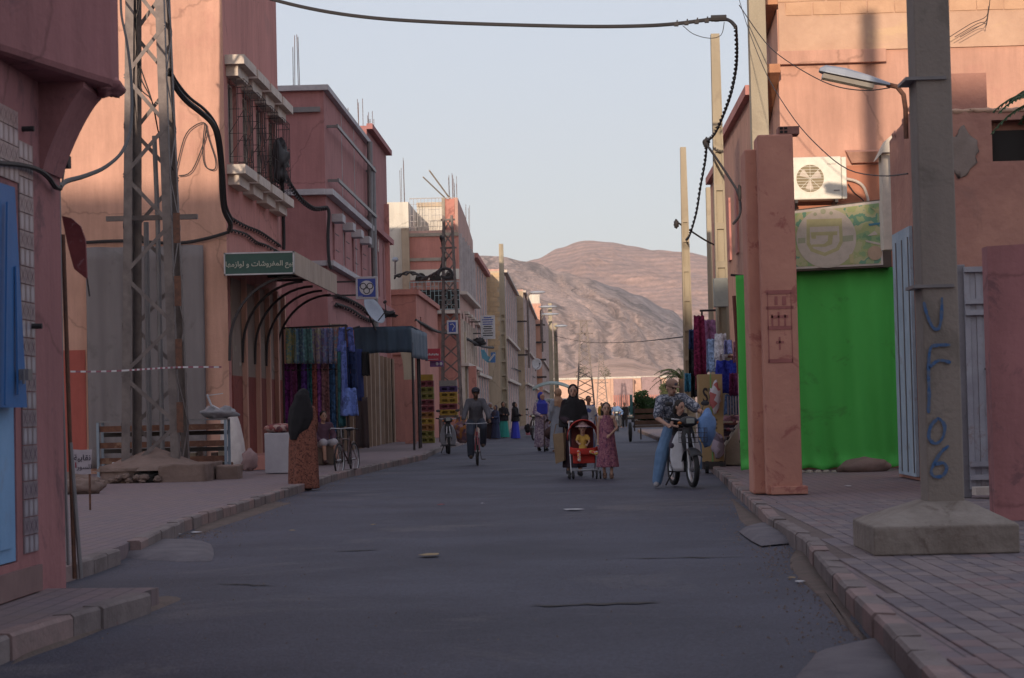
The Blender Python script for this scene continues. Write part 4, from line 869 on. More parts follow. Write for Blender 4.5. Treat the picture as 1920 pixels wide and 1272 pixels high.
lump('hollow_shade', PY(276,893,37.25)+Vector((0,0,-.02)), (.24,.22,.13), DARK, parent=ft, seed=12, amp=.5)  # black lump painted as the shade of a hole, nothing is hollowed out
for k in range(10): lump('clod', PY(R.uniform(205,300), R.uniform(893,905), 37.0)+Vector((0,.0,0)), (.07,.07,.05), RUB, parent=ft, seed=60+k, amp=.6)
pyl2, _ = lattice('lattice_pylon', 'smaller lattice pylon further up the left pavement behind the purple and yellow crates', PY(846,700,88).x, 88, SW, PY(836,405,88).z-SW, .95, .42, GALV, 14, leg=.09, br=.06, cat='pylon', arms=((8.1,.35),(9.3,.3)))
for (u, vt, vb, Y, wb, wt, lab, pn, arms) in ((1098,603,768,230,2.3,.75,'nearer of the two slim lattice pylons beyond the end of the street',12,((9.6,1.0),(11.0,.9))),(1129,664,768,380,2.4,.7,'farther and smaller of the two slim lattice pylons beyond the end of the street',10,((9,1.3),(6,1.2)))):
    q = PY(u,vt,Y); lattice('lattice_pylon', lab, PY(u,750,Y).x, Y, 0, q.z, wb, wt, GALV, pn, leg=.16, br=.09, arms=arms)
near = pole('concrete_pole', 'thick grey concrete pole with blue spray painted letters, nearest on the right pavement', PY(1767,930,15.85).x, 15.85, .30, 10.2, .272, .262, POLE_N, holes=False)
PX_ = near.location.x
m = MB(); a, b = PY(1638,1000,15.3).x, PY(1912,1000,15.3).x; zA = .34; x0, x1, y0, y1 = a, b, 15.3, 16.45
m.add([(x0,y0,SW),(x1,y0,SW),(x1,y1,SW),(x0,y1,SW),(x0,y0,zA),(x1,y0,zA),(x1,y1,zA),(x0,y1,zA),(PX_-.16,15.68,.5),(PX_+.16,15.68,.5),(PX_+.16,16.05,.5),(PX_-.16,16.05,.5)],
  [(0,3,2,1),(0,1,5,4),(1,2,6,5),(2,3,7,6),(3,0,4,7),(4,5,9,8),(5,6,10,9),(6,7,11,10),(7,4,8,11),(8,9,10,11)])
FOOT = M('pole_footing', (.27,.235,.21), (.19,.16,.14), 3.5, .95, .9, 14, stain=(.12,.09,.075), stain_amt=.6, stain_sc=4)
fo = m.build('footing', FOOT, near, bevel=.012)
SPRAY = M('spray_blue', (.035,.11,.27), (.11,.14,.20), 22, .8, .3, 40)
def stroke(pts, r=.0145, Y=15.665):
    ps = [PY(u,v,Y) for u, v in pts]; 
    for p in ps: p.y = Y-.002
    # smooth the stroke
    out = []
    for i in range(len(ps)-1):
        p0 = ps[max(i-1,0)]; p1 = ps[i]; p2 = ps[i+1]; p3 = ps[min(i+2,len(ps)-1)]
        for k in range(4): t = k/4; out.append(.5*((2*p1)+(p2-p0)*t+(2*p0-5*p1+4*p2-p3)*t*t+(3*p1-p0-3*p2+p3)*t**3))
    out.append(ps[-1]); m = MB(); up = []; dn = []
    for i, p in enumerate(out):
        d = (out[min(i+1,len(out)-1)]-out[max(i-1,0)]); n = Vector((-d.z,0,d.x)).normalized()*r*(.8+.35*noise.noise(p*37))*(1 if 0 < i < len(out)-1 else .6); up.append(p+n); dn.append(p-n)
    N = len(out); m.add([tuple(q) for q in up+dn]+[(q.x,q.y+.0012,q.z) for q in up+dn], [(i,i+1,N+i+1,N+i) for i in range(N-1)]+[(2*N+i,3*N+i,3*N+i+1,2*N+i+1) for i in range(N-1)]); return m.build('graffiti', SPRAY, near)
stroke([(1732,566),(1738,590),(1749,614),(1760,616),(1765,595),(1766,558)])
stroke([(1782,647),(1755,648),(1744,655),(1741,690),(1742,740),(1741,775)]); stroke([(1742,690),(1760,676),(1783,680)])
stroke([(1760,783),(1745,800),(1742,822),(1755,832),(1768,820),(1771,798),(1760,784)])
stroke([(1779,836),(1765,848),(1752,868),(1746,884),(1752,894),(1768,892),(1775,878),(1768,868),(1752,872)])
for v_ in (148,537):
    q = PY(1735 if v_ < 300 else 1750, v_, 15.7); m = MB(); m.box(q.x-.155,q.x+.15,15.66,16.04,q.z-.012,q.z+.012); m.build('strap', STEELP, near)
P1 = pole('concrete_pole', 'tall sunlit concrete pole rising behind the rose pillar with the thick cable clamped on', PY(1411,300,36).x-.02, 34.3, SW, 10.4, .29, .27, POLE_C, holes=False)
P2 = pole('concrete_pole', 'concrete pole with ladder recesses behind the hanging clothes, second tallest on the right', PY(1352,500,42).x, 42, SW, PY(1340,65,42).z-SW, .29, .17, POLE_C, hole_to=.78)
P3 = pole('concrete_pole', 'leftmost pole on the right side, standing out against the mountain', PY(1289,600,55).x, 55, SW, PY(1275,277,55).z-SW, .30, .15, POLE_C, hole_to=.75)
P4 = pole('concrete_pole', 'short looking sunlit pole seen between two taller ones on the right', PY(1333,500,66).x, 66, SW, PY(1330,352,66).z-SW, .26, .2, POLE_C, holes=False)
P5 = pole('concrete_pole', 'concrete pole with ladder recesses on the left pavement in front of the block wall', PY(945,700,118).x, 118, SW, PY(937,458,118).z-SW, .46, .24, POLE_C, hole_to=.62)
P6 = pole('concrete_pole', 'far pale pole at the end of the left row, left of the pair', PY(1035,690,168).x-.05, 168, SW, PY(1033,572,168).z, .4, .3, POLE_C, holes=False)
P7 = pole('concrete_pole', 'far pole with ladder recesses, right one of the pair beside the mountain', PY(1043,690,160).x, 160, SW, PY(1040,610,160).z, .38, .3, POLE_C, hole_to=.9)
# ================================================================= street lamps
LAMPG = M('lamp_grey', (.33,.36,.42), (.28,.31,.37), 4, .5, 0, metal=.2)
lp = thing('street_lamp', PY(1690,220,28.5), 'pale cobra head street lamp reaching out from the rough parapet wall', 'street lamp')
A, B = PY(1536,132,28.5), PY(1668,160,28.5); d_ = (B-A); L = d_.length
mx_ = basis(A, d_, (0,1,0)) ; m = MB()
prof = [(0,.035,.075,.06),(.08,.09,.13,.10),(.35,.11,.15,.11),(.7,.08,.12,.08),(1.0,.035,.06,.035)]
vs=[]; 
for (t, up_, wd, dn) in prof:
    for (cy_, cz_) in ((-wd,-dn*.3),(-wd*.8,up_*.6),(0,up_),(wd*.8,up_*.6),(wd,-dn*.3)): vs.append((t*L, cy_, cz_))
m.add(vs, [(i*5+k, i*5+(k+1) % 5, (i+1)*5+(k+1) % 5, (i+1)*5+k) for i in range(4) for k in range(5)]+[(0,1,2,3,4),(24,23,22,21,20)]); m.xf(mx_); m.build('lamp_head', LAMPG, lp, bevel=.01)
m = MB(); m.obox((.42*L,0,-.075), .36*L,.10,.03); m.xf(mx_); m.build('lens', M('lamp_lens', (.22,.20,.18), (.17,.15,.13), 3, .25, 0), lp)
m = MB(); m.tube([B-d_*.04, PY(1682,163,28.5), PY(1694,178,28.5), PY(1698,205,28.5), PY(1699,260,28.5)], .035, 8); m.build('arm', RUST, lp)
def far_lamp(u, v, Y, dirx, base, label, arm=1.2, par=None):
    q = PY(u,v,Y); e = thing('street_lamp', (base[0],base[1],base[2]), label, 'street lamp'); L_ = arm*.5
    m = MB(); m.tube([(base[0],base[1],base[2]),(base[0],base[1],q.z-.3),(base[0]+dirx*.15,base[1],q.z-.05),(q.x-dirx*L_*.4,base[1],q.z)], .06 if Y < 150 else .07, 6); m.build('arm', GALV, e)
    m = MB(); m.ell((q.x+dirx*L_*.2,base[1],q.z+.02), (L_*.85,.14,.10)); m.build('lamp_head', LAMPG, e, smooth=True); return e
far_lamp(1004,549,150,1,(PY(990,600,150).x,150,PY(990,690,150).z),'curved street lamp arm on the left row in front of the narrow pink house',1.4)
far_lamp(1023,576,166,1,(PY(1014,600,166).x,166,PY(1014,640,166).z),'upper of two close lamp heads left of the paired far poles',1.8)
far_lamp(1027,590,164,1,(PY(1016,600,164).x,164,PY(1016,660,164).z),'lower of two close lamp heads left of the paired far poles',1.7)
far_lamp(1049,612,159.5,1,(PY(1043,640,159.5).x,159.5,PY(1043,640,159.5).z),'bright lamp head on the right one of the paired far poles',1.2)
e = thing('lamp', PY(741,520,96.3), 'small globe lamp standing in front of the white lit tower', 'lamp'); a = PY(741,487,96.3); m = MB(); m.tube([PY(741,515,96.3), a], .04, 6); m.build('stem', GALV, e); m = MB(); m.ell(a, (.15,.15,.12)); m.build('globe', LAMPG, e, smooth=True)

# ================================================================= cables
def cable(label, pts, r=.02, name='cable', mat=CABLE, group=None, seg=6):
    m = MB(); m.tube(pts, r, seg); return tag(m.build(name, mat), label, 'cable', group)
def twist(label, pts, r=.02, tw=.03, turns=18):
    e = thing('cable', pts[0], label, 'cable'); 
    L = len(pts); fine = []
    for i in range(L-1):
        for k in range(5): fine.append(Vector(pts[i]).lerp(Vector(pts[i+1]), k/5))
    fine.append(Vector(pts[-1])); n = len(fine)
    for s_ in (0, 1):
        m = MB(); m.tube([p+Vector((tw*math.sin(i/n*turns*6.283+s_*3.14), 0, tw*math.cos(i/n*turns*6.283+s_*3.14))) for i, p in enumerate(fine)], r, 5); m.build('strand', CABLE, e)
    return e
def PYs(l, Y0, Y1=None): n = len(l)-1; Y1 = Y0 if Y1 is None else Y1; return [PY(u,v,Y0+(Y1-Y0)*i/n) for i,(u,v) in enumerate(l)]
def smooth(ps, k=4):
    out = []
    for i in range(len(ps)-1):
        p0 = ps[max(i-1,0)]; p1 = ps[i]; p2 = ps[i+1]; p3 = ps[min(i+2,len(ps)-1)]
        for j in range(k): t = j/k; out.append(.5*((2*p1)+(p2-p0)*t+(2*p0-5*p1+4*p2-p3)*t*t+(3*p1-p0-3*p2+p3)*t**3))
    return out+[ps[-1]]
cable('thick black cable slung across the street from the corner house to the tall sunlit pole', smooth(PYs([(440,-25),(510,-1),(600,20),(700,34),(820,42),(960,47),(1100,50),(1200,49),(1266,45),(1340,36),(1366,38),(1379,50)], 38, 34.2), 5), .032)
c_ = thing('cable_clamp', PY(1330,38,34.5), 'row of clamps and fine wires on the overhead cable beside the tall pole', 'clamp')
for k in range(5): m = MB(); q = PY(1268+k*19,46-k*2.2,34.9-.12*k); m.obox(q, .035,.04,.03); m.tube([q+Vector((0,0,-.03)), q+Vector((.02,0,.07))], .012, 5); m.build('clamp', CABLE, c_)
m = MB(); m.tube(PYs([(1333,35),(1362,34)],34.4), .055, 8); m.build('sleeve', CABLE, c_)
m = MB(); m.tube(smooth(PYs([(1280,48),(1300,64),(1330,72),(1352,66),(1358,42)],34.4)), .006, 4); m.build('loose_wire', CABLE, c_)
twist('twisted black cable drooping from the tall sunlit pole to the recessed pole behind it', smooth(PYs([(1379,50),(1381,90),(1379,130),(1370,175),(1356,215),(1340,250),(1326,264)],34.1,41.7)), .017, .02, 16)
twist('twisted cable hanging down between the two poles against the mountain', smooth(PYs([(1324,266),(1322,300),(1313,350),(1305,400),(1293,440),(1287,450)],41.7,54.6)), .017, .02, 14)
cable('black cable from the recessed pole down to the clothes stall corner', smooth(PYs([(1324,270),(1345,300),(1368,335),(1385,365),(1388,400),(1375,420)],41.6,38.5)), .025)
cable('thin cable leaving the leftmost right hand pole towards the stall', smooth(PYs([(1268,416),(1290,430),(1330,455),(1372,472)],54.7,60)), .025)
lump('cable_clamp', PY(1324,268,41.7), (.07,.07,.10), CABLE, 'black clamp where cables meet on the recessed pole', 'clamp', 3, .4); lump('cable_clamp', PY(1268,420,54.7), (.07,.07,.12), CABLE, 'black clamp near the top of the leftmost right hand pole', 'clamp', 4, .4)
lump('cable_clamp', PY(1387,362,38.5), (.05,.06,.14), CABLE, 'black sleeve on the cable beside the rose pillar', 'clamp', 5, .3)
cable('thin wire from the tall pole sagging down to the graffiti pole', smooth(PYs([(1386,0),(1405,60),(1440,145),(1490,225),(1540,280),(1590,318),(1650,330),(1702,326)],34.2,15.9)), .006)
cable('thin wire from the tall pole to the street lamp', smooth(PYs([(1386,10),(1420,60),(1450,95),(1500,130),(1560,160),(1620,170),(1668,165)],34.2,28.4)), .008)
for k in range(3): cable(['left','middle','right'][k]+' thin wire looping over the bare block wall beside the graffiti pole', smooth(PYs([(1780+k*10,70),(1820+k*12,45),(1850,30+k*8),(1856,0)],35.6)), .006)
cable('long wire crossing in front of the mountain above the far end of the street', smooth([PY(1040,630,159), PY(1100,642,150), PY(1180,642,120), PY(1281,632,56)]), .018)
cable('upper black bundle wrapped along the lattice pylon and down the corner of the sunlit house', smooth(PYs([(316,135),(330,165),(350,190),(375,210),(398,232),(408,262),(414,310),(416,360),(420,395),(432,420),(430,432)],38.5,43.85)), .055)
cable('second strand of the black bundle beside the sunlit corner', smooth(PYs([(318,130),(334,158),(356,184),(384,206),(404,232),(414,266),(420,330),(424,385),(436,412)],38.4,43.8)), .03)
twist('knotted black cable running along the shop wall above the canopy', smooth([PX(u,v,X1+.06) for u,v in ((436,412),(460,425),(485,435),(505,448),(525,462))]), .02, .03, 10)
twist('knotted lower cable running from the sunny corner to the canopy', smooth([PX(u,v,X1+.06) for u,v in ((430,432),(460,440),(480,455),(500,462),(530,478))]), .018, .03, 10)
cable('black cable stapled along the sunlit wall above the grey tarpaulin', smooth(PYs([(160,455),(230,452),(330,456),(385,448),(430,435)],43.9)), .035)
for k,(l_) in enumerate(([(328,330),(345,260),(365,236),(385,232),(384,260),(360,320),(335,330)],[(384,232),(380,280),(385,312),(402,318),(404,300),(392,262),(386,235)])):
    cable('looped %s wire hanging beside the sunny corner of the house' % ('pale' if k == 0 else 'dark'), smooth(PYs(l_,43.9)), .012)
cable('grey hose arching from the near corner up to the lattice pylon', smooth(PYs([(112,352),(125,340),(160,330),(200,312),(232,280),(246,230),(246,150),(238,80),(228,30),(226,-10)],14.8,38)), .022)
for k in range(3): cable(['upper','middle','lower'][k]+' curved thin cable running down inside the lattice pylon', smooth(PYs([(262-k*8,0),(255,60),(262,120+20*k),(285,190),(300,260),(325,320)],38.0)), .012)
cable('black cable dropping from the last grille of the corner house to the canopy', smooth([PX(u,v,X1+.14) for u,v in ((520,275),(527,330),(530,380),(532,440),(532,468))]), .045)
twist('twisted cable slung from the corner house grilles to the rose house', smooth(PYs([(524,290),(535,330),(552,360),(570,380),(590,392),(612,390)],52,61.8)), .03, .05, 14)
lump('cable_tangle', PX(526,310,X1+.25), (.18,.5,.45), CABLE, 'tangle of black wire at the last grille of the corner house', 'cables', 6, .8)
cable('pair of dark cables dropping down the face of the rose house', smooth(PYs([(612,388),(617,400),(615,440),(617,490),(622,505)],61.7)), .05)
twist('dark cables strung along the rose house towards the dark blue awning', smooth([PX(u,v,X1+.1) for u,v in ((630,555),(650,562),(675,575),(692,590))]), .035, .05, 8)
twist('lower dark cables strung along the rose house below the blue sign', smooth([PX(u,v,X1+.1) for u,v in ((630,572),(655,580),(680,596),(700,604))]), .03, .05, 8)
cable('dark cable bundle lying along the left arcade towards the white notice board', smooth([PY(u,v,Y) for u,v,Y in ((778,600,83),(800,612,88),(820,622,93),(858,628,97),(880,638,102),(905,650,108),(925,652,112))]), .07)
lump('cable_tangle', PY(898,642,106), (.3,.5,.2), CABLE, 'black cable knot on the arcade just before the blue sign', 'cables', 7, .8)
cable('black coil hanging at the smaller lattice pylon', smooth(PYs([(822,515),(828,505),(842,505),(848,515),(840,522),(826,518)],87.4)), .06)
twist('cables strung from the white house to the smaller lattice pylon', smooth(PYs([(740,520),(770,512),(795,522),(815,515),(830,500),(832,460),(828,445)],96.4,87.5)), .05, .06, 8)
cable('thin cable along the far left facades', smooth([PY(u,v,Y) for u,v,Y in ((945,688,128),(965,692,145),(985,700,165),(1003,708,190))]), .05)

# near-left corner fittings
np_ = thing('conduit', PY(112,330,14.55), 'grey conduit with a black junction box on the near dull pink corner', 'conduit')
XC = XA+.03
m = MB(); m.tube([PY(108,298,14.62),PY(111,360,14.62),PY(116,700,14.62),PY(128,1060,14.62)], .012, 6); m.build('pipe', STEELP, np_)
m = MB(); q = PY(119,304,14.7); m.obox(q, .045,.05,.045); m.build('junction_box', CABLE, np_, bevel=.006)
for k in range(2): m = MB(); q = PY(105,292+k*22,14.6); m.obox(q, .03,.02,.012); m.build('bracket', CABLE, np_)
m = MB(); m.tube(smooth(PYs([(113,300),(108,268),(112,250)],14.6)), .008, 5); m.tube(smooth(PYs([(117,342),(124,290),(125,262),(120,246)],14.6)), .007, 5); m.build('wire', STEELP, np_)
cable('dark hose crossing the tiled front of the near shop', smooth([PX(u,v,XA+.05) for u,v in ((-30,300),(0,306),(40,310),(70,318),(90,332),(103,350),(113,354))]), .018)
for u0,u1 in ((118,140),(132,152)):
    m = MB(); m.tube([PY(u0,440 if u0 == 118 else 830,14.75), PY(u1,1085,14.75)], .016, 8); tag(m.build('drain_pipe', STEELP if u0 == 132 else RUST), 'rusty pipe leaning down the near dull pink corner' if u0 == 118 else 'short grey pipe leaning outermost at the foot of the near corner', 'pipe')
m = MB(); m.prism([(PY(u,v,14.9).x, PY(u,v,14.9).z) for u,v in ((117,405),(135,410),(152,425),(161,450),(164,524),(140,505),(128,460))], 'y', 14.88, 14.91)
hs = m.build('hanging_sign', M('sign_maroon', (.20,.05,.055), (.14,.035,.04), 5, .7, .1, stain=(.45,.35,.38), stain_amt=.4, stain_sc=9)); tag(hs, 'battered dark red sign plate sticking out from the near corner', 'sign')
m = MB(); m.tube(PYs([(163,520),(168,556)],14.9), .006, 5); m.build('strap', CABLE, hs)
for (u,v) in ((50,242),(65,612)): m = MB(); q = PX(u,v,XA+.03); m.tube([q+Vector((-.03,0,0)),q+Vector((.05,0,0))], .018, 8); m.build('wall_hook', CABLE, hA.e)
# ================================================================= canopy of the corner house
cn = thing('canopy', (-6.6,43.9,4.2), 'shop canopy with a green lettered sign and arched black ribs on the corner house', 'canopy')
CX = -5.85; zc0, zc1 = 4.24, 4.72
GREEN_S = flat('sign_green', (.022,.075,.068), .4)
m = MB(); m.box(X1+.01, CX, 43.55, 43.60, zc0, zc1); sg = m.build('sign_panel', GREEN_S, cn)
for (a, b, c, d) in ((X1+.01,CX,zc1-.03,zc1),(X1+.01,CX,zc0,zc0+.03),(X1+.01,X1+.04,zc0,zc1),(CX-.03,CX,zc0,zc1)): m = MB(); m.box(a,b,43.535,43.549,c,d); m.build('edge_strip', TRIMG, sg)
AR = '\ufe8e\ufeec\ufee3\ufeaf\ufe8d\ufeee\ufedf \ufeed \ufe95\ufe8e\ufeb7\ufeed\ufeae\ufed4\ufee4\ufedf\ufe8d \ufeca\ufef4\ufe91'
tx = flat('letter_cream', (.42,.42,.36), .6)
text_mesh(AR, .150, tx, basis((X1+.76, 43.54, (zc0+zc1)/2-.01), (1,0,0), (0,0,1)), parent=sg, ext=.003, bold=.002)
FAS = M('fascia_cream', (.46,.38,.31), (.36,.29,.24), 3, .8, .2, streak=3)
for k in range(5): m = MB(); a = 43.62+k*1.55; m.box(CX-.04, CX, a, a+1.53, zc0, zc1); m.build('fascia_panel', FAS, cn)
m = MB(); m.box(X1+.01, CX-.04, 43.6, 51.4, zc1-.06, zc1-.01); m.build('canopy_roof', CONC, cn)
for k in range(6): m = MB(); a = 43.8+k*1.5; m.box(X1+.01, CX-.05, a, a+.05, zc1-.13, zc1-.07); m.build('crossbar', IRON, cn)
for k in range(5):
    yy = 43.8+k*1.75; pts = [(X1+.06+1.35*(1-math.cos(t)), yy, 2.75+1.45*math.sin(t)) for t in [i/12*math.pi/2 for i in range(13)]]
    pts = [(X1+.05, yy, 2.45)]+pts; m = MB()
    for a, b in zip(pts, pts[1:]): m.bar(a, b, .05, .075, up=(0,1,0))
    m.build('rib', IRON, cn)
# ================================================================= dark blue awning and its posts
AW = M('awning_cloth', (.055,.09,.13), (.04,.065,.10), 2.5, .8, .1, streak=4)
aw = thing('awning', (-5.7,63,3.0), 'dark blue boxy cloth awning over the pavement beyond the clothes rack', 'awning')
a, b = PY(657,640,63), PY(781,640,63); zt, zb_ = PY(730,613,63).z, PY(730,662,63).z
m = MB(); strip_cloth(m, (a.x,63,0), (b.x-.15,63,0), zb_, zt, .035, 5, nu=50, nv=6); m.build('front_valance', AW, aw, solid=.01, smooth=True)
m = MB(); strip_cloth(m, (b.x-.15,63,0), (b.x,67.5,0), zb_-.15, zt-.05, .03, 4, depth_dir=(1,0,0), nu=60, nv=6); m.build('side_valance', M('awning_side', (.12,.15,.19), (.08,.11,.15), 2, .8, .1), aw, solid=.01, smooth=True)
m = MB(); m.add([(a.x,63,zt),(b.x-.13,63,zt),(b.x-.02,67.5,zt-.06),(a.x,67.5,zt+.1)], [(0,1,2,3)]); m.build('top_cloth', AW, aw, solid=.02)
for (u, Y) in ((776,63.1),(786,66),(789,67.3)): q = PY(u,800,Y); m = MB(); m.tube([(q.x,Y,SW),(q.x,Y,zb_+.3)], .035, 8); m.build('post', IRON, aw)
# ground floor of the rose houses under the awning
GB = M('shutter_brown', (.14,.10,.085), (.10,.07,.06), 3, .7, .1); LB = M('wall_tan', (.33,.24,.18), (.27,.19,.145), 2, .85, .1)
h2.f(LB, 'shop_wall', 62.2, 75.0, 0, .03, 2.25, 4.0); h2.f(GB, 'shop_shutter', 62.2, 75.0, 0, .03, SW, 2.25)
h2b.f(LB, 'shop_wall', 75.0, 82.8, 0, .03, 2.25, 3.4); h2b.f(GB, 'shop_shutter', 75.0, 82.8, 0, .03, SW, 2.25)
for k in range(9): h2.f(LB, 'pilaster', 62.6+k*1.5, 62.8+k*1.5, .03, .3, SW, 4.0)
for k in range(5): h2b.f(LB, 'pilaster', 75.4+k*1.5, 75.6+k*1.5, .03, .25, SW, 3.4)
# arched pier right of the shutters
ap = thing('arch_pier', (-6.2,77,SW), 'pink and cream arcade pier under the end of the dark blue awning', 'pier')
q0, q1 = PY(757,700,77).x, PY(776,700,77).x; m = MB(); m.box(q0,q1,77,77.6,SW,2.5); m.build('lower_pier', ROSE2, ap)
pts = [(q1, 2.5), (q1, 4.3), (q0-.55, 4.3)]+[(q0-.55+.55*math.sin(t), 4.05-1.3+1.3*math.cos(t)) for t in [i/8*math.pi/2 for i in range(9)]]+[(q0, 2.5)]
m = MB(); m.prism(pts, 'y', 77, 77.6); m.build('arch', CREAM, ap)
# ================================================================= signs
BLUE_S = flat('sign_blue', (.035,.07,.33), .4); WHT = flat('sign_white', (.52,.52,.56), .5); BLK_ = flat('ink_black', (.02,.02,.03), .6); REDS = flat('sign_red', (.38,.035,.06), .5)
def board(name, label, cat, u0, v0, u1, v1, Y, mat, th=.12, frame=None, fw_=.05, x0=None):
    a, b = PY(u0,(v0+v1)/2,Y), PY(u1,(v0+v1)/2,Y); z0, z1 = PY((u0+u1)/2,v1,Y).z, PY((u0+u1)/2,v0,Y).z
    e = thing(name, ((a.x+b.x)/2,Y,z0), label, cat); m = MB(); m.box(a.x,b.x,Y,Y+th,z0,z1); m.build('panel', frame or mat, e, bevel=.01)
    if frame: m = MB(); m.box(a.x+fw_,b.x-fw_,Y-.006,Y-.001,z0+fw_,z1-fw_); m.build('face', mat, e)
    return e, (a.x+b.x)/2, (z0+z1)/2, b.x-a.x, z1-z0
def disc(par, cx, cz, Y, r, mat, name='disc', r2=0, n=28, th=.004):
    m = MB()
    if r2: vs = [(cx+q*math.cos(6.283*i/n), y, cz+q*math.sin(6.283*i/n)) for y in (Y-th, Y) for q in (r, r2) for i in range(n)]; m.add(vs, [(i,(i+1) % n,n+(i+1) % n,n+i) for i in range(n)]+[(2*n+i,3*n+i,3*n+(i+1) % n,2*n+(i+1) % n) for i in range(n)]+[(i,2*n+i,2*n+(i+1) % n,(i+1) % n) for i in range(n)])
    else: m.prism([(cx+r*math.cos(6.283*i/n), cz+r*math.sin(6.283*i/n)) for i in range(n)], 'y', Y-th, Y)
    return m.build(name, mat, par)
e, cx, cz, W_, H_ = board('hanging_sign', 'square blue sign with three linked rings in a white disc, on the rose house', 'sign', 667,519,708,561, 60.5, BLUE_S, .16, TRIMG, .06)
disc(e, cx, cz, 60.49, W_*.33, WHT)
for dx, dz in ((-.1,.03),(.1,.03),(0,-.055)): disc(e, cx+dx*1.0, cz+dz*1.6, 60.484, .098, BLK_, 'ring', .072)
m = MB(); m.box(cx-.25,cx-.12,60.485,60.49,cz-.25,cz-.235); m.build('small_print', WHT, e)
m = MB(); m.bar((X1,60.6,cz+.2),(cx-W_/2,60.6,cz+.2),.05); m.bar((X1,60.6,cz-.2),(cx-W_/2,60.6,cz-.2),.05); m.build('bracket', IRON, e)
e, cx, cz, W_, H_ = board('hanging_sign', 'small blue telephone sign on the smaller lattice pylon', 'sign', 838,601,858,626, 86.5, BLUE_S, .1, WHT, .07)
stro = MB(); stro.tube([(cx-.09,86.48,cz+.1),(cx+.02,86.48,cz+.13),(cx+.1,86.48,cz+.02),(cx+.03,86.48,cz-.06),(cx,86.48,cz-.15)], .02, 5); stro.build('symbol', WHT, e)
e, cx, cz, W_, H_ = board('notice_board', 'tall white notice board with lines of print projecting above the arcade', 'sign', 901,592,928,636, 106, WHT, .1)
for k in range(9):
    w__ = W_*R.uniform(.5,.8); m = MB(); q = cz+H_*.42-k*H_*.095; m.box(cx-w__/2,cx+w__/2,105.99,105.997,q-.03,q+.02); m.build('print_line', BLUE_S if k < 4 else BLK_, e)
m = MB(); m.bar((-5.3,106.1,cz+.3),(cx,106.1,cz+.3),.06); m.bar((-5.3,106.1,cz-.3),(cx,106.1,cz-.3),.06); m.build('bracket', IRON, e)
LTB = flat('sign_light_blue', (.13,.36,.50), .4)
a = PY(904,658,112); e = thing('hanging_sign', a, 'light blue curved sign with a white handset and a blue square', 'sign')
pts = [(PY(u,v,112).x,PY(u,v,112).z) for u,v in ((901,656),(908,656),(915,668),(925,672),(929,660),(929,680),(914,680),(904,672))]; m = MB(); m.prism(pts, 'y', 112, 112.1); m.build('panel', LTB, e)
m = MB(); p_, q_ = PY(920,661,111.9), PY(929,680,111.9); m.box(p_.x,q_.x,111.9,111.95,q_.z,p_.z); m.build('square', flat('sign_mid_blue', (.05,.17,.42), .4), e)
m = MB(); m.tube([PY(917,677,111.88),PY(927,664,111.88)], .05, 6); m.build('handset', WHT, e)
e, cx, cz, W_, H_ = board('hanging_sign', 'red sign with a white line of print beyond the dark blue awning', 'sign', 797,654,826,677, 74, REDS, .08)
for k in range(7): m = MB(); q = cx-.2+k*.06; m.box(q,q+.04,73.99,73.996,cz-.03+.01*(k % 2),cz+.03+.02*((k*3) % 2)); m.build('lettering', WHT, e)
m = MB(); m.box(cx-.22,cx+.2,73.99,73.996,cz-.17,cz-.155); m.build('print_line', WHT, e)
e, cx, cz, W_, H_ = board('hanging_sign', 'purple sign with two white marks just below the red sign', 'sign', 806,677,831,688, 74.2, flat('sign_purple', (.14,.05,.20), .5), .08)
for s_ in (.02,.16): m = MB(); m.ell((cx+s_,74.19,cz), (.05,.008,.06)); m.build('mark', WHT, e)
# satellite dishes
def dish(label, c, r, yaw, tilt, mat=LAMPG):
    e = thing('satellite_dish', c, label, 'satellite dish'); m = MB(); n = 20; M_ = Matrix.Translation(c) @ Matrix.Rotation(yaw,4,'Z') @ Matrix.Rotation(tilt,4,'X')
    vs = [(0,.12*r,0)]; 
    for k in (1,2,3,4):
        rr = r*k/4
        for i in range(n): vs.append((rr*math.cos(6.283*i/n), .12*r-.0+(-.28*r)*(k/4)**2, rr*math.sin(6.283*i/n)))
    fs = [(0,1+i,1+(i+1) % n) for i in range(n)]+[(1+(k-1)*n+i,1+k*n+i,1+k*n+(i+1) % n,1+(k-1)*n+(i+1) % n) for k in (1,2,3) for i in range(n)]
    m.add(vs, fs); m.xf(M_); m.build('reflector', mat, e, smooth=True, solid=.01)
    m = MB(); m.tube([(0,.1*r,-r*.8),(0,-r*.9,-r*.5),(0,-r*1.1,0)], .018, 5); m.ell((0,-r*1.12,.02), (.05,.07,.05), seg=8, rg=6); m.xf(M_); m.build('feed_arm', IRON, e)
    m = MB(); m.tube([(0,.15*r,0),(0,.4*r,-.2*r),(0,.4*r,-1.2*r)], .03, 6); m.xf(M_); m.build('mount', IRON, e); return e
dish('grey satellite dish tilted steeply below the blue ring sign', PY(699,584,62.5), .46, math.radians(62), math.radians(-28))
dish('white satellite dish on the far narrow pink house', PY(1006,683,160), .45, math.radians(30), 0, WHT)
lump('bracket', PY(726,590,66), (.28,.2,.10), CABLE, 'dark metal bracket clutter sticking out beside the grey dish', 'bracket', 40, .9)
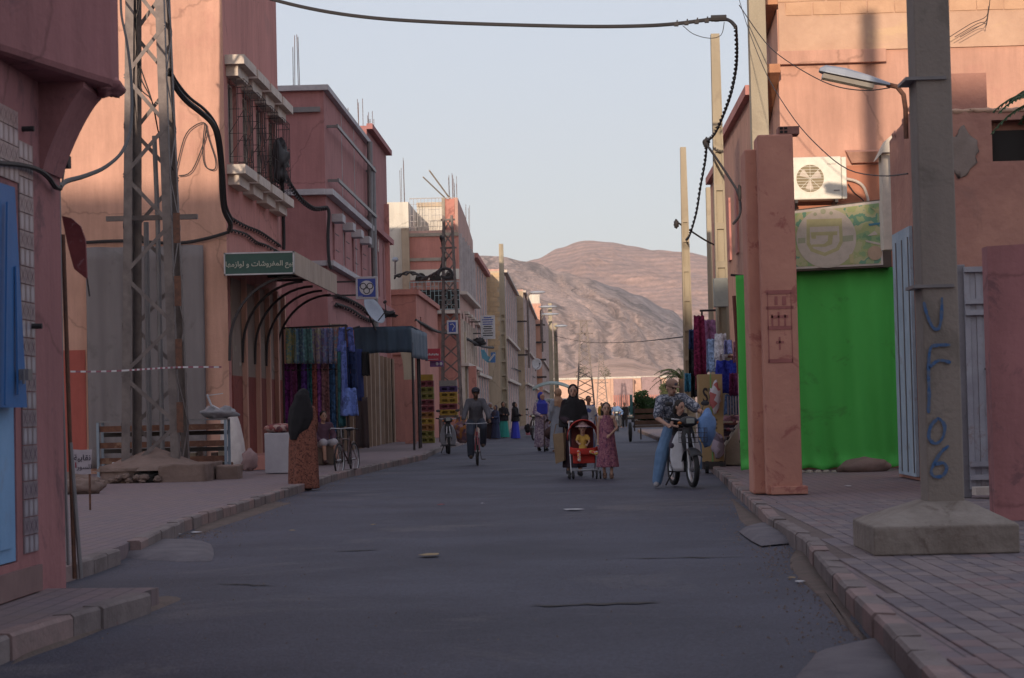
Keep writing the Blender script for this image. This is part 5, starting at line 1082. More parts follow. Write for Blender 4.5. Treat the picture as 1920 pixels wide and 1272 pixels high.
# ================================================================= air conditioner and green shop front
ac = thing('air_conditioner', PY(1537,375,35.5), 'white outdoor air conditioner unit bolted on the sunlit wall above the shop sign', 'air conditioner')
ACW = flat('ac_white', (.72,.68,.60), .45); a, b = PY(1478,335,35.55), PY(1584,335,35.55); z0, z1 = PY(1537,374,35.5).z, PY(1537,294,35.5).z
m = MB(); m.box(a.x,b.x-.06,35.5,35.85,z0,z1); m.build('case', ACW, ac, bevel=.02)
m = MB(); m.box(b.x-.055,b.x+.03,35.52,35.85,z0,z1-.01); m.build('side_cover', ACW, ac, bevel=.015)
fc_ = PY(1519,335,35.5); disc(ac, fc_.x, fc_.z, 35.498, .255, ACW, 'fan_ring', .235); disc(ac, fc_.x, fc_.z, 35.4975, .233, M('fan_dark', (.30,.24,.15), (.22,.18,.12), 3, .7, 0), 'fan_opening')
for k in range(3):
    t = k*2.094+.4; m = MB(); m.add([(fc_.x,35.488,fc_.z)]+[(fc_.x+.19*math.cos(t+q), 35.487, fc_.z+.19*math.sin(t+q)) for q in (-.35,-.1,.15,.4)], [(0,1,2,3,4)]); m.build('fan_blade', TRIM, ac)
for k in range(9): zz = fc_.z-.2+k*.05; hw_ = math.sqrt(max(.233**2-(zz-fc_.z)**2,.001)); m = MB(); m.bar((fc_.x-hw_,35.48,zz),(fc_.x+hw_,35.48,zz),.006); m.build('guard_wire', ACW, ac)
for t in range(4): m = MB(); q = t*math.pi/4; m.bar((fc_.x-.23*math.cos(q),35.478,fc_.z-.23*math.sin(q)),(fc_.x+.23*math.cos(q),35.478,fc_.z+.23*math.sin(q)),.006); m.build('guard_wire', ACW, ac)
text_mesh('INDESIT', .045, flat('print_grey', (.3,.29,.28)), basis((b.x-.22,35.497,z1-.13),(1,0,0),(0,0,1)), parent=ac, ext=.001)
m = MB(); m.box(b.x-.2,b.x-.1,35.49,35.497,z0+.14,z0+.155); m.build('small_print', STEELP, ac)
for x_ in (a.x+.12, b.x-.16): m = MB(); m.box(x_-.025,x_+.025,35.45,35.99,z0-.06,z0-.01); m.bar((x_,35.5,z0-.03),(x_,35.98,z0-.35),.03); m.build('bracket', IRON, ac)
m = MB(); m.tube(smooth(PYs([(1584,335),(1605,340),(1620,352),(1628,380),(1622,395)],35.9)), .025, 7); m.build('pipe', TRIM, ac)
m = MB(); m.tube(smooth(PYs([(1590,345),(1602,362),(1618,376),(1624,392)],35.9)), .01, 5); m.build('wire', CABLE, ac)
# sign board
YS = 34.9; sgn = thing('shop_sign', PY(1575,503,YS), 'faded green and beige light box sign over the green sheet', 'sign')
def quad_px(par, name, pts, Y, mat, th=.01): m = MB(); m.prism([(PY(u,v,Y).x, PY(u,v,Y).z) for u, v in pts], 'y', Y, Y+th); return m.build(name, mat, par)
quad_px(sgn, 'case', [(1420,402),(1668,372),(1672,500),(1420,512)], YS, M('sign_case', (.10,.07,.055), (.07,.05,.04), 3, .6, .1), .35)
quad_px(sgn, 'frame', [(1425,404),(1652,376),(1656,497),(1425,508)], YS-.012, TRIM, .01)
SGR = MPrint('sign_green_print', [(.16,.27,.15),(.24,.33,.17),(.33,.36,.17),(.40,.38,.22),(.15,.28,.19),(.30,.36,.20)], 3.2, kind='NOI')
quad_px(sgn, 'face', [(1430,408),(1648,381),(1652,494),(1430,503)], YS-.02, SGR, .006)
cc = PY(1549,447,YS); SB_ = flat('sign_beige', (.50,.42,.35), .6); SY = flat('sign_dull_yellow', (.42,.37,.19), .6); SG2 = flat('sign_sage', (.33,.33,.22), .6)
disc(sgn, cc.x, cc.z, YS-.022, .50, SB_, 'disc', n=40)
shp = [(1512,412),(1578,410),(1580,455),(1572,470),(1546,481),(1520,472),(1512,458)]
c0 = (1546,443)
m = MB(); o1 = [(PY(u,v,YS).x,PY(u,v,YS).z) for u,v in shp]; o2 = [(PY(c0[0]+(u-c0[0])*.82,c0[1]+(v-c0[1])*.82,YS).x,PY(c0[0]+(u-c0[0])*.82,c0[1]+(v-c0[1])*.82,YS).z) for u,v in shp]
n = len(o1); m.add([(x,YS-.027,z) for x,z in o1]+[(x,YS-.027,z) for x,z in o2], [(i,(i+1) % n,n+(i+1) % n,n+i) for i in range(n)]); m.build('crest', SY, sgn)
for (pts) in ([(1520,436),(1570,434),(1570,441),(1530,442),(1530,448),(1522,448)],[(1553,441),(1562,441),(1560,458),(1548,463),(1522,463),(1522,459),(1545,458),(1552,452)],[(1517,415),(1574,413),(1574,424),(1517,426)]):
    quad_px(sgn, 'emblem', pts, YS-.028, SY, .004)
for (u,v,r_,mt) in ((1543,397,.045,SG2),(1528,402,.03,SG2),(1558,400,.03,SG2)): q = PY(u,v,YS); disc(sgn, q.x, q.z, YS-.028, r_, mt, 'dot')
quad_px(sgn, 'ribbon', [(1580,443),(1600,441),(1600,452),(1580,454)], YS-.028, SG2, .004); quad_px(sgn, 'ribbon', [(1496,447),(1510,446),(1510,456),(1496,457)], YS-.028, SG2, .004)
for pts, mt in (([(1628,420),(1650,417),(1650,421),(1630,424)], flat('pencil_teal',(.06,.20,.27))),([(1622,450),(1650,456),(1650,460),(1624,454)],SB_),([(1632,388),(1648,395),(1648,402)],SY),([(1592,478),(1600,476),(1602,494),(1594,494)],SY),([(1626,443),(1640,433),(1646,440)],SB_)): quad_px(sgn, 'shape', pts, YS-.028, mt, .004)
q = PY(1640,475,YS); disc(sgn, q.x, q.z, YS-.03, .12, flat('sign_tan', (.42,.29,.2), .6), 'shape')
# green sheet
GRN = M('green_sheet', (.085,.46,.085), (.065,.38,.065), .8, .75, .05, streak=3, stain=(.05,.13,.03), stain_amt=.35, stain_sc=1.2)
a, b = PY(1384,700,35.2), PY(1683,700,35.2); zt = PY(1560,508,35.2).z; zb_ = SW+.03
m = MB()
def gs(u, v):
    x = a.x+(b.x-a.x)*u; z = zb_+(zt+(u-.5)*.08-zb_)*v; f = (1-v)*.5+.5
    y = 35.2-.06*f*math.sin(u*19)-.035*math.sin(u*43+v*3)*f - .05*math.sin(math.pi*v)*math.sin(u*7+v*2)-.06*max(0,(u-.75))*4*max(0,v-.6)*math.sin((u-v)*30)
    if v < .06: y -= (.06-v)*2.2*(.6+.4*math.sin(u*40))
    return (x-.02*math.sin(math.pi*v)*(u > .97), y, z+.02*math.sin(u*33)*(v < .05))
m.grid(gs, 110, 44); sh_ = tag(m.build('green_sheet', GRN, solid=.006, smooth=True), 'large bright green sheet hung over the shop opening under the faded sign', 'sheet')
m = MB(); m.box(b.x+.02,b.x+.09,35.1,35.3,SW,zt+.1); tag(m.build('frame_post', IRON), 'thin dark post at the right edge of the green sheet', 'post')
st = lump('rock', PY(1621,876,34.4), (.45,.28,.16), RUB, 'long rough block of stone lying at the foot of the green sheet', 'rock', 5, .25); 
for k in range(5): q = PY(1502+k*16,886,34.6); lump('stone', q, (.06,.05,.04), CONC, ['leftmost','second','middle','fourth','rightmost'][k]+' small pale stone along the hem of the green sheet', 'stone', 70+k, .4)
# ================================================================= people
SKIN = M('skin_brown', (.30,.165,.11), (.26,.14,.095), 8, .6, 0); SKIN2 = M('skin_light', (.42,.25,.19), (.37,.22,.165), 8, .6, 0)
HAIR = flat('hair_dark', (.018,.012,.010), .6); EYE_D = flat('eye_dark', (.015,.01,.01), .3); LIP = flat('lip', (.24,.08,.07), .6)
BLKC = M('cloth_black', (.018,.016,.019), (.012,.011,.013), 6, .95, 0)
V = Vector
BASE_J = dict(pel=V((0,0,.95)), waist=V((0,0,1.08)), chest=V((0,0,1.27)), neck=V((0,.01,1.44)), head=V((0,-.01,1.585)),
  shL=V((-.15,0,1.37)), elL=V((-.215,.02,1.12)), haL=V((-.225,-.05,.88)), shR=V((.15,0,1.37)), elR=V((.215,.02,1.12)), haR=V((.225,-.05,.88)),
  hpL=V((-.09,0,.92)), knL=V((-.10,-.02,.49)), anL=V((-.10,.02,.08)), hpR=V((.09,0,.92)), knR=V((.10,-.02,.49)), anR=V((.10,.02,.08)))
class Fig:
    def __init__(s, label, loc, H=1.7, rz=0, J=None, skin=SKIN, slim=1., head=1., look=0, nod=0, vox=.010, cat='person', group=None, toes=True, fingers=True):
        s.J = {k: v.copy() for k, v in BASE_J.items()}; s.k = H/1.7
        for k, v in (J or {}).items(): s.J[k] = V(v)
        s.e = thing('person', loc, label, cat, rz=rz, group=group, sc=s.k); s.slim = slim; s.hs = head; s.look = look; s.nod = nod
        J = s.J; m = MB(); q = slim
        s.hm = (Matrix.Rotation(look, 3, 'Z') @ Matrix.Rotation(nod, 3, 'X'))
        m.ell(J['pel'], (.155*q,.115*q,.12)); m.cap(J['pel'], J['waist'], .125*q, .115*q); m.cap(J['waist'], J['chest'], .12*q, .14*q); m.ell(J['chest']+V((0,0,.03)), (.165*q,.12*q,.15))
        m.cap(J['shL'], J['shR'], .062*q, .062*q); m.cap(J['chest']+V((0,.0,.1)), J['neck'], .08*q, .055)
        m.cap(J['neck'], J['head'], .052*head, .056*head)
        h = J['head']; hm = s.hm
        m.ell(h+hm @ V((0,.01,.02))*head, tuple(x*head for x in (.078,.096,.105)), hm); m.ell(h+hm @ V((0,-.02,-.045))*head, tuple(x*head for x in (.055,.068,.068)), hm)
        m.cap(h+hm @ V((0,-.085,.018))*head, h+hm @ V((0,-.108,-.018))*head, .010*head, .015*head, 8)
        for sx in (-1,1): m.ell(h+hm @ V((sx*.080,.01,0))*head, tuple(x*head for x in (.012,.022,.032)), hm, 8, 6)
        for S_ in ('L','R'):
            m.cap(J['hp'+S_], J['kn'+S_], .085*q, .058*q); m.cap(J['kn'+S_], J['an'+S_], .055*q, .038*q)
            d = (J['an'+S_]-J['kn'+S_]); f = J.get('to'+S_, J['an'+S_]+V((0,-.15,-.045)));
            if not isinstance(f, Vector): f = V(f)
            m.cap(J['an'+S_]+V((0,.03,-.03)), f, .04, .032)
            m.cap(J['sh'+S_], J['el'+S_], .05*q, .038*q); m.cap(J['el'+S_], J['ha'+S_], .038*q, .027*q)
            s.hand(m, J['el'+S_], J['ha'+S_], -1 if S_ == 'L' else 1)
        s.m = m; s.body = m.build('body', skin, s.e, local=True, remesh=vox)
        for sx in (-1,1):
            e_ = MB(); e_.ell(h+hm @ V((sx*.030,-.082,.012))*head, (.013*head,.008*head,.008*head), hm, 8, 6); e_.build('eye', EYE_D, s.e, local=True)
            e_ = MB(); e_.cap(h+hm @ V((sx*.017,-.093,.036))*head, h+hm @ V((sx*.045,-.082,.035))*head, .005*head, .004*head, 5); e_.build('eyebrow', HAIR, s.e, local=True)
        e_ = MB(); e_.ell(h+hm @ V((0,-.084,-.047))*head, (.022*head,.010*head,.008*head), hm, 8, 6); e_.build('mouth', LIP, s.e, local=True)
    def hand(s, m, el, wr, side):
        d = (wr-el).normalized(); a = d.cross(V((0,1,0)));  a = a.normalized() if a.length > .1 else V((1,0,0)); b = d.cross(a).normalized()
        if (side*a.x) > 0: a = -a      # a points towards the body's middle: the thumb's side
        pc = wr+d*.05; m.cap(wr, wr+d*.075, .024, .028, 8); m.cap(pc+b*.0+a*.018, pc+a*.018+d*.03, .016, .014, 8)
        for i, (o, L) in enumerate(((-.024,.055),(-.008,.068),(.008,.072),(.024,.062))):
            p0 = wr+d*.085+a*o; p1 = p0+d*L*.5+b*.006; p2 = p1+d*L*.38+b*.026; m.cap(p0, p1, .0085, .008, 6); m.cap(p1, p2, .008, .007, 6)
        p0 = wr+d*.03+a*.024; m.cap(p0, p0+d*.03+a*.022, .011, .009, 6); m.cap(p0+d*.03+a*.022, p0+d*.055+a*.02+b*.01, .009, .008, 6)
    def shirt(s, mat, name='shirt', ex=.022, sleeve=1., hem=.90, vox=.012, loose=1.12, coll=True):
        J = s.J; q = s.slim; m = MB(); pel, wa, ch = J['pel'], J['waist'], J['chest']
        m.cap(wa, ch, (.12*q+ex)*loose, .14*q+ex); m.ell(ch+V((0,0,.03)), (.168*q+ex,.12*q+ex,.135)); m.cap(J['shL'], J['shR'], .066*q+ex*.6, .066*q+ex*.6); m.cap(pel+V((0,0,.02)), wa, (.14*q+ex)*loose, (.125*q+ex)*loose)
        for S_ in ('L','R'):
            a, b, c = J['sh'+S_], J['el'+S_], J['ha'+S_]; r = .052*q+ex
            if sleeve <= .5: m.cap(a, a.lerp(b, sleeve*2), r, r*.98)
            else: m.cap(a, b, r, .045*q+ex); m.cap(b, b.lerp(c, (sleeve-.5)*2-.02), .042*q+ex, .034*q+ex)
        for i, p in enumerate(m.v): p += V((noise.noise(p*9), noise.noise(p*9+V((5,0,0))), 0))*.018
        return m.build(name, mat, s.e, local=True, remesh=vox)
    def trousers(s, mat, ex=.02, vox=.012):
        J = s.J; q = s.slim; m = MB(); m.ell(J['pel']+V((0,0,-.01)), (.16*q+ex,.12*q+ex,.13))
        for S_ in ('L','R'): a, b, c = J['hp'+S_], J['kn'+S_], J['an'+S_]; m.cap(a, b, .09*q+ex, .065*q+ex); m.cap(b, b.lerp(c, .97), .065*q+ex, .05*q+ex)
        for p in m.v: p += V((noise.noise(p*8), noise.noise(p*8+V((5,0,0))), 0))*.02
        return m.build('trousers', mat, s.e, local=True, remesh=vox)
    def robe(s, mat, name='dress', top=1.44, bot=.08, wtop=.17, whip=.21, wbot=.27, dtop=.10, dbot=.22, folds=9, fa=.05, sleeve=True, rs=.075, cx=0, vox=.014, lean=0, sl_end=.9, shr=.066):
        J = s.J; m = MB(); n = 14; rings = []
        for i in range(n+1):
            t = i/n; z = top+(bot-top)*t; a = min(t/.45, 1); b = max(0, (t-.45)/.55); w_ = wtop+(whip-wtop)*a+(wbot-whip)*b; d_ = dtop+(dbot-dtop)*(t**.8)
            w_ *= min(1, .52+4.2*t*(top-bot)/1.3)
            c = J['chest'].lerp(J['pel'], min(t*1.4,1)); rings.append((c.x+cx*t, c.y+lean*t, z, w_, d_, fa*t**.7, folds, .6+t*.8))
        m.loft(rings, 54); m.cap(J['shL']-V((0,0,.02)), J['shR']-V((0,0,.02)), shr, shr)
        if sleeve:
            for S_ in ('L','R'): m.cap(J['sh'+S_], J['el'+S_], rs*1.05, rs); m.cap(J['el'+S_], J['el'+S_].lerp(J['ha'+S_], sl_end), rs*.95, rs*.8)
        return m.build(name, mat, s.e, local=True, remesh=vox)
    def shoes(s, mat, vox=.009):
        m = MB()
        for S_ in ('L','R'): a = s.J['an'+S_]; f = s.J.get('to'+S_, a+V((0,-.15,-.045))); f = V(f); m.cap(a+V((0,.035,-.03)), f, .052, .042); m.cap(a+V((0,.03,0)), a+V((0,.02,.03)), .05, .048)
        for p in m.v: p.z = max(p.z, min(s.J['anL'].z, s.J['anR'].z)-.079)
        return m.build('shoe', mat, s.e, local=True, remesh=vox)
    def hair(s, mat=HAIR, long=0, bun=False, name='hair'):
        h = s.J['head']; k = s.hs; hm = s.hm; m = MB()
        m.ell(h+hm @ V((0,.026,.040))*k, tuple(x*k for x in (.087,.094,.098)), hm)
        if bun: m.ell(h+hm @ V((0,.11,.06))*k, .045*k)
        if long:
            for sx in (-1,0,1): m.cap(h+hm @ V((sx*.06,.05,0))*k, h+hm @ V((sx*.075,.055,-long))*k, .045*k, .03*k)
        for p in m.v: p += V((noise.noise(p*30), noise.noise(p*30+V((9,0,0))), noise.noise(p*30+V((0,9,0)))))*.012
        return m.build(name, mat, s.e, local=True, remesh=.009)
    def scarf(s, mat, name='headscarf', drop=.22, w=.17, back=0):
        h = s.J['head']; k = s.hs; hm = s.hm; m = MB()
        m.ell(h+hm @ V((0,.036,.022))*k, tuple(x*k for x in (.104,.112,.128)), hm)
        m.cap(h+V((0,.02,-.08)), s.J['neck']+V((0,0,-.01)), .088, .10)
        n = s.J['neck']; m.loft([(n.x,n.y,n.z+.05,.09,.10,0,6,0),(n.x,n.y,n.z-.01,w*.75,.13,.02,6,0),(n.x,n.y-.01,n.z-.06,w*1.05,.155,.03,7,1),(n.x,n.y-.02,n.z-drop,w*1.1,.165,.05,7,2)], 40)
        if back: m.cap(n+V((0,.10,.05)), n+V((.02,.15,-back)), .10, .13)
        # face opening: push the front back around the face
        f = h+hm @ V((0,-.05,-.012))*k
        for p in m.v:
            d_ = (p-f); 
            if hm.transposed() @ d_ is not None:
                q_ = hm.transposed() @ (p-h)
                if q_.y < .02 and (q_.x/(.062*k))**2+((q_.z+.008)/(.092*k))**2 < 1: p += hm @ V((0,.07*k,0))
        return m.build(name, mat, s.e, local=True, remesh=.010)
DOT = lambda n_, a, b, c, sc=26: MPrint(n_, [a, b, a, c, b], sc)
# --- mother pushing the pushchair
JM = dict(elL=(-.21,-.04,1.10), haL=(-.135,-.30,1.02), elR=(.21,-.04,1.10), haR=(.155,-.30,1.03), anL=(-.10,.12,.10), knL=(-.10,.0,.49), anR=(.09,-.10,.08), knR=(.09,-.12,.5), head=(0,-.03,1.585))
mum = Fig('woman in a black headscarf and cape pushing the red pushchair', PZ(1078,894,0)+V((0,.35,0)), 1.70, math.radians(6), JM, SKIN2, look=math.radians(-8))
mum.robe(M('cloth_dark_plum', (.035,.02,.03), (.025,.015,.022), 6, .95, 0), 'dress', bot=.16, whip=.21, wbot=.22, dbot=.19, folds=8, sl_end=.85)
mum.robe(BLKC, 'cape', top=1.46, bot=.92, wtop=.17, whip=.26, wbot=.285, dtop=.13, dbot=.25, folds=7, fa=.04, rs=.075, sl_end=.82); mum.scarf(BLKC, drop=.26); mum.shoes(BLKC)
bagc = M('bag_tan', (.24,.165,.10), (.18,.12,.075), 4, .85, .1); p = mum.e.location
m = MB(); m.add([(p.x-.38,p.y-.15,.80),(p.x-.20,p.y-.22,.82),(p.x-.19,p.y-.25,.30),(p.x-.35,p.y-.18,.24),(p.x-.40,p.y+.02,.78),(p.x-.12,p.y-.05,.80),(p.x-.14,p.y-.06,.30),(p.x-.36,p.y+.02,.26)], [(0,1,2,3),(7,6,5,4),(0,4,5,1),(1,5,6,2),(2,6,7,3),(3,7,4,0)])
m.tube([(p.x-.38,p.y-.1,.78),(p.x-.33,p.y-.08,.98),(p.x-.18,p.y-.1,.99),(p.x-.15,p.y-.12,.78)], .01, 5)
tag(m.build('shopping_bag', bagc, bevel=.02), 'tan shopping bag hanging at the side of the woman with the pushchair', 'bag')
# --- pushchair and baby
REDC = M('pushchair_red', (.42,.035,.025), (.34,.025,.02), 4, .8, .05); c = PZ(1095,898,0)
st_ = thing('pushchair', (c.x,c.y,0), 'red pushchair with its hood up and six pairs of small wheels', 'pushchair', rz=math.radians(4))
def L_(par, mb, name, mat, **k): return mb.build(name, mat, par, local=True, **k)
m = MB()
def hood(u, v):
    t = math.pi*u; ph = v*math.radians(115); r = .26; return (-r*math.cos(t)*(.98), .10+.26*math.sin(ph)*math.sin(t)**.5*.9-.26*.55*(1-v)-.02, .70+.27*math.sin(t)*(math.cos(ph-.6))+.02)
m.grid(lambda u, v: (-.27*math.cos(math.pi*u), .14-.30*(1-v)*math.sin(math.pi*u)**.6+.12*v*v, .70+.38*math.sin(math.pi*u)**.7*(1-.06*(1-v)**2-.25*v**3)), 26, 8); L_(st_, m, 'hood', REDC, solid=.012, smooth=True)
m = MB(); m.box(-.2,.2,.16,.19,.45,.92); L_(st_, m, 'backrest', M('pushchair_dark', (.12,.03,.03)), bevel=.02)
m = MB(); m.box(-.2,.2,-.12,.18,.42,.46); m.box(-.2,.2,-.15,-.12,.28,.45); L_(st_, m, 'seat', REDC, bevel=.015)
m = MB(); m.grid(lambda u, v: (.24*math.sin((u-.5)*math.pi), -.12-.10*math.cos((u-.5)*math.pi), .46+.12*v-.03*math.cos((u-.5)*math.pi)), 16, 3); L_(st_, m, 'front_bar', REDC, solid=.03, smooth=True)
ALU = flat('aluminium', (.42,.42,.45), .35, .6)
for sx in (-1,1):
    m = MB(); m.tube([(sx*.22,.42,1.02),(sx*.235,.22,.72),(sx*.245,-.28,.12)], .012, 7); m.tube([(sx*.22,-.02,.5),(sx*.22,.28,.12)], .012, 7); m.tube([(sx*.22,.42,1.02),(sx*.20,.47,1.03),(sx*.14,.47,1.03)], .014, 7); L_(st_, m, 'frame', ALU)
m = MB(); m.tube([(-.22,.26,.14),(.22,.26,.14)], .01, 6); m.tube([(-.24,-.24,.16),(.24,-.24,.16)], .01, 6); m.tube([(-.24,-.22,.18),(.22,.26,.14)], .008, 6); m.tube([(.24,-.22,.18),(-.22,.26,.14)], .008, 6); L_(st_, m, 'cross_brace', ALU)
def wheel(par, c, r, w, ax=(1,0,0), mat=BLACKR, rim=None, seg=18, name='wheel'):
    c = V(c); m = MB(); a = V(ax).normalized(); m.tube([c-a*w/2, c-a*w*.35, c+a*w*.35, c+a*w/2], [r*.82, r, r, r*.82], seg); o = L_(par, m, name, mat)
    m = MB(); m.tube([c-a*w*.56, c+a*w*.56], r*.45, 10); L_(o, m, 'hub', rim or ALU)
    return o
for (x_, y_) in ((-.24,-.29),(.24,-.29),(-.22,.29),(.22,.29)):
    for dx in (-.035,.035): wheel(st_, (x_+dx,y_,.075), .075, .028)
bb = Fig('baby in a pale pink sun hat sitting in the red pushchair with bare legs', (c.x,c.y-.06,.42), 1.12, math.radians(4), dict(pel=(0,.1,.12), waist=(0,.13,.26), chest=(0,.14,.42), neck=(0,.12,.57), head=(0,.08,.74), shL=(-.12,.13,.52), shR=(.12,.13,.52), elL=(-.17,.0,.38), haL=(-.13,-.15,.33), elR=(.17,.0,.38), haR=(.10,-.18,.30),
   hpL=(-.09,.05,.08), hpR=(.09,.05,.08), knL=(-.15,-.25,.10), knR=(.17,-.22,.10), anL=(-.14,-.35,-.08), anR=(.34,-.40,.05), toR=(.50,-.42,.10), toL=(-.14,-.42,-.12)), SKIN2, slim=.62, head=1.25, vox=.010)
bb.shirt(flat('baby_yellow', (.50,.30,.07), .9), sleeve=.3, ex=.02); bb.trousers(DOT('baby_print', (.42,.05,.04), (.45,.30,.08), (.5,.3,.35)), ex=.015)
h = bb.J['head']; m = MB(); m.ell(h+V((0,.01,.10)), (.125,.13,.10)); m.loft([(h.x,h.y,h.z+.09,.135,.14,.0,5,0),(h.x,h.y-.01,h.z+.055,.20,.20,.05,5,0),(h.x,h.y-.01,h.z+.035,.205,.205,.05,5,0)]); m.build('sun_hat', flat('hat_pink', (.55,.38,.40), .9), bb.e, local=True, remesh=.009)
bb.shoes(flat('baby_shoe', (.40,.33,.30), .7))
# --- girl
JG = dict(elL=(-.195,.02,1.13), haL=(-.20,.0,.90), elR=(.23,.0,1.13), haR=(.07,-.16,.98), anL=(-.07,.05,.08), anR=(.08,-.05,.08), shL=(-.145,0,1.36), shR=(.145,0,1.36), chest=(0,0,1.25), neck=(0,0,1.40), head=(0,-.01,1.55))
girl = Fig('girl in a long sleeveless plum patterned dress walking beside the pushchair', PZ(1140,898,0), 1.36, 0, JG, SKIN2, slim=.85, head=1.18, look=math.radians(4))
girl.robe(DOT('dress_plum', (.21,.075,.115), (.28,.12,.15), (.12,.045,.085), 34), 'dress', top=1.42, bot=.26, wtop=.15, whip=.175, wbot=.25, dtop=.09, dbot=.20, folds=8, fa=.05, sleeve=False, shr=.045); girl.hair(long=.16); girl.shoes(flat('sandal', (.13,.07,.05), .7))
# --- woman in brown from behind
BRN = DOT('robe_brown', (.15,.058,.042), (.20,.08,.058), (.085,.034,.026), 45)
JW = dict(elL=(-.19,-.02,1.12), haL=(-.14,-.20,1.0), elR=(.19,-.02,1.12), haR=(.13,-.2,.98), anL=(-.08,.1,.08), anR=(.08,-.08,.08))
wb_ = Fig('woman in a rust brown patterned robe and black veil seen from behind', PZ(571,920,0), 1.68, math.radians(172), JW, SKIN, look=math.radians(30))
wb_.robe(BRN, 'robe', bot=.03, top=1.40, wtop=.19, whip=.245, wbot=.26, dtop=.13, dbot=.22, folds=5, fa=.12, rs=.07); wb_.scarf(BLKC, 'veil', drop=.30, w=.15, back=.0); wb_.shoes(BLKC)
m = MB(); m.loft([(0,.05,1.70,.05,.06,0,5,0),(0,.05,1.62,.115,.125,.02,5,0),(.0,.055,1.50,.15,.14,.03,6,0),(.01,.06,1.38,.205,.15,.04,7,.3),(.02,.07,1.22,.215,.15,.05,7,.6),(.05,.09,1.05,.17,.12,.07,7,.9),(.07,.1,.95,.10,.08,.1,7,1.2)], 44); m.loft([(.02,.06,1.52,.10,.09,0,5,0),(.05,.08,1.40,.15,.12,.04,6,0),(.08,.10,1.2,.15,.13,.06,6,.4),(.10,.12,1.0,.12,.11,.08,6,.9),(.12,.13,.86,.07,.07,.1,6,1.2)], 36); m.build('veil_end', BLKC, wb_.e, local=True, remesh=.014)
# --- woman with blue scarf and brown pushchair; companion in a beige scarf
JB = dict(elL=(-.22,-.04,1.12), haL=(-.10,-.26,1.04), elR=(.22,-.06,1.12), haR=(.16,-.30,1.02), anL=(-.09,.12,.08), anR=(.09,-.12,.08))
pb = Fig('woman in a bright blue headscarf and long pale patterned dress walking up the street', PZ(1018,846,0), 1.78, math.radians(10), JB, SKIN2, look=math.radians(35), vox=.014)
pb.robe(DOT('dress_pale', (.30,.25,.31), (.20,.15,.22), (.38,.33,.38), 26), bot=.12, wbot=.25, dbot=.21, folds=8); pb.scarf(flat('scarf_blue', (.035,.045,.34), .9), drop=.36, w=.18); pb.shoes(BLKC)
BRC = flat('pram_brown', (.075,.04,.035), .85); q = PZ(1036,846,0)
pr_ = thing('pushchair', (q.x,q.y-.3,0), 'dark brown pushchair with a dusty beige hood beside the woman in the blue headscarf', 'pushchair')
m = MB(); m.grid(lambda u, v: (-.24*math.cos(math.pi*u), .1-.28*(1-v)*math.sin(math.pi*u)**.6+.15*v*v, .72+.30*math.sin(math.pi*u)**.75*(1-.3*v**3)), 18, 6); L_(pr_, m, 'hood', flat('pram_beige', (.25,.16,.135), .9), solid=.012, smooth=True)
m = MB(); m.ell((0,.0,.55), (.24,.3,.2)); L_(pr_, m, 'seat', BRC, smooth=True)
for sx in (-1,1): m = MB(); m.tube([(sx*.23,.45,1.05),(sx*.24,-.28,.15)], .014, 6); m.tube([(sx*.23,-.05,.5),(sx*.23,.28,.12)], .014, 6); L_(pr_, m, 'frame', BRC)
for (x_, y_) in ((-.23,-.29),(.23,-.29),(-.23,.29),(.23,.29)): wheel(pr_, (x_,y_,.10), .10, .05)
pg = Fig('woman in a beige headscarf and pale blue shirt half hidden behind the black caped woman', V((PY(1046,720,61).x-.02,61.5,0)), 1.86, math.radians(-150), None, SKIN2, vox=.014)
pg.robe(flat('cloth_paleblue', (.25,.28,.34), .9), bot=.1, folds=7); pg.scarf(flat('scarf_beige', (.38,.24,.16), .9), drop=.2)
# --- boy/young person in white and blue behind
q = PY(1104,780,60); yb_ = Fig('young person in a white and blue top walking behind the woman with the pushchair', V((q.x,60,0)), 1.62, math.radians(10), dict(anR=(.09,-.16,.10)), SKIN, slim=.9, vox=.012)
yb_.shirt(DOT('shirt_white_blue', (.42,.44,.50), (.42,.44,.50), (.08,.11,.30), 7), sleeve=.45, hem=.8); yb_.trousers(flat('trouser_blue', (.10,.13,.24), .9)); yb_.hair(); yb_.shoes(BLKC)
q = PY(1128,770,150); yy = Fig('distant person in yellow walking in front of the sunny wall', V((q.x,150,.0)), 1.7, 0, None, SKIN, vox=.02); yy.robe(flat('cloth_yellow', (.45,.27,.04), .9), bot=.1); yy.hair()
# --- group of women by the left wall
for i, (u, v, H, rz_, lab, low, hi) in enumerate(((967,824,1.62,80,'woman in a black shawl and bright royal blue skirt at the left side','skirt_royal','k'),(945,822,1.66,15,'woman in black with a teal skirt showing, left of the royal blue skirt','skirt_teal','k'),(930,824,1.5,-40,'shorter person in a dark navy top beside the teal skirted woman','n','n'),(921,824,1.62,30,'person in dark clothes with a pale scarf at the left end of the standing group','d','d'))):
    q = PZ(u,v,0); f = Fig(lab, q, H, math.radians(rz_), dict(elL=(-.23,-.08,1.12), haL=(-.1,-.25,1.12), elR=(.22,-.05,1.12), haR=(.12,-.24,1.1)), SKIN, vox=.016, group=None)
    cols = {'skirt_royal': (.03,.04,.36), 'skirt_teal': (.02,.20,.17), 'n': (.03,.04,.09), 'd': (.035,.025,.03)}
    f.robe(flat(low+'_c', cols[low], .9), 'skirt', top=1.1, bot=.04, wtop=.15, whip=.21, wbot=.27, sleeve=False, folds=7); f.robe(BLKC if hi == 'k' else flat(hi+'_t', cols[hi], .9), 'shawl', top=1.46, bot=.82, wtop=.18, whip=.23, wbot=.24, dtop=.13, dbot=.2, fa=.03)
    f.scarf(BLKC if i < 2 else flat('scarf_%d' % i, (.25,.25,.28) if i == 3 else (.05,.04,.06), .9), drop=.25)
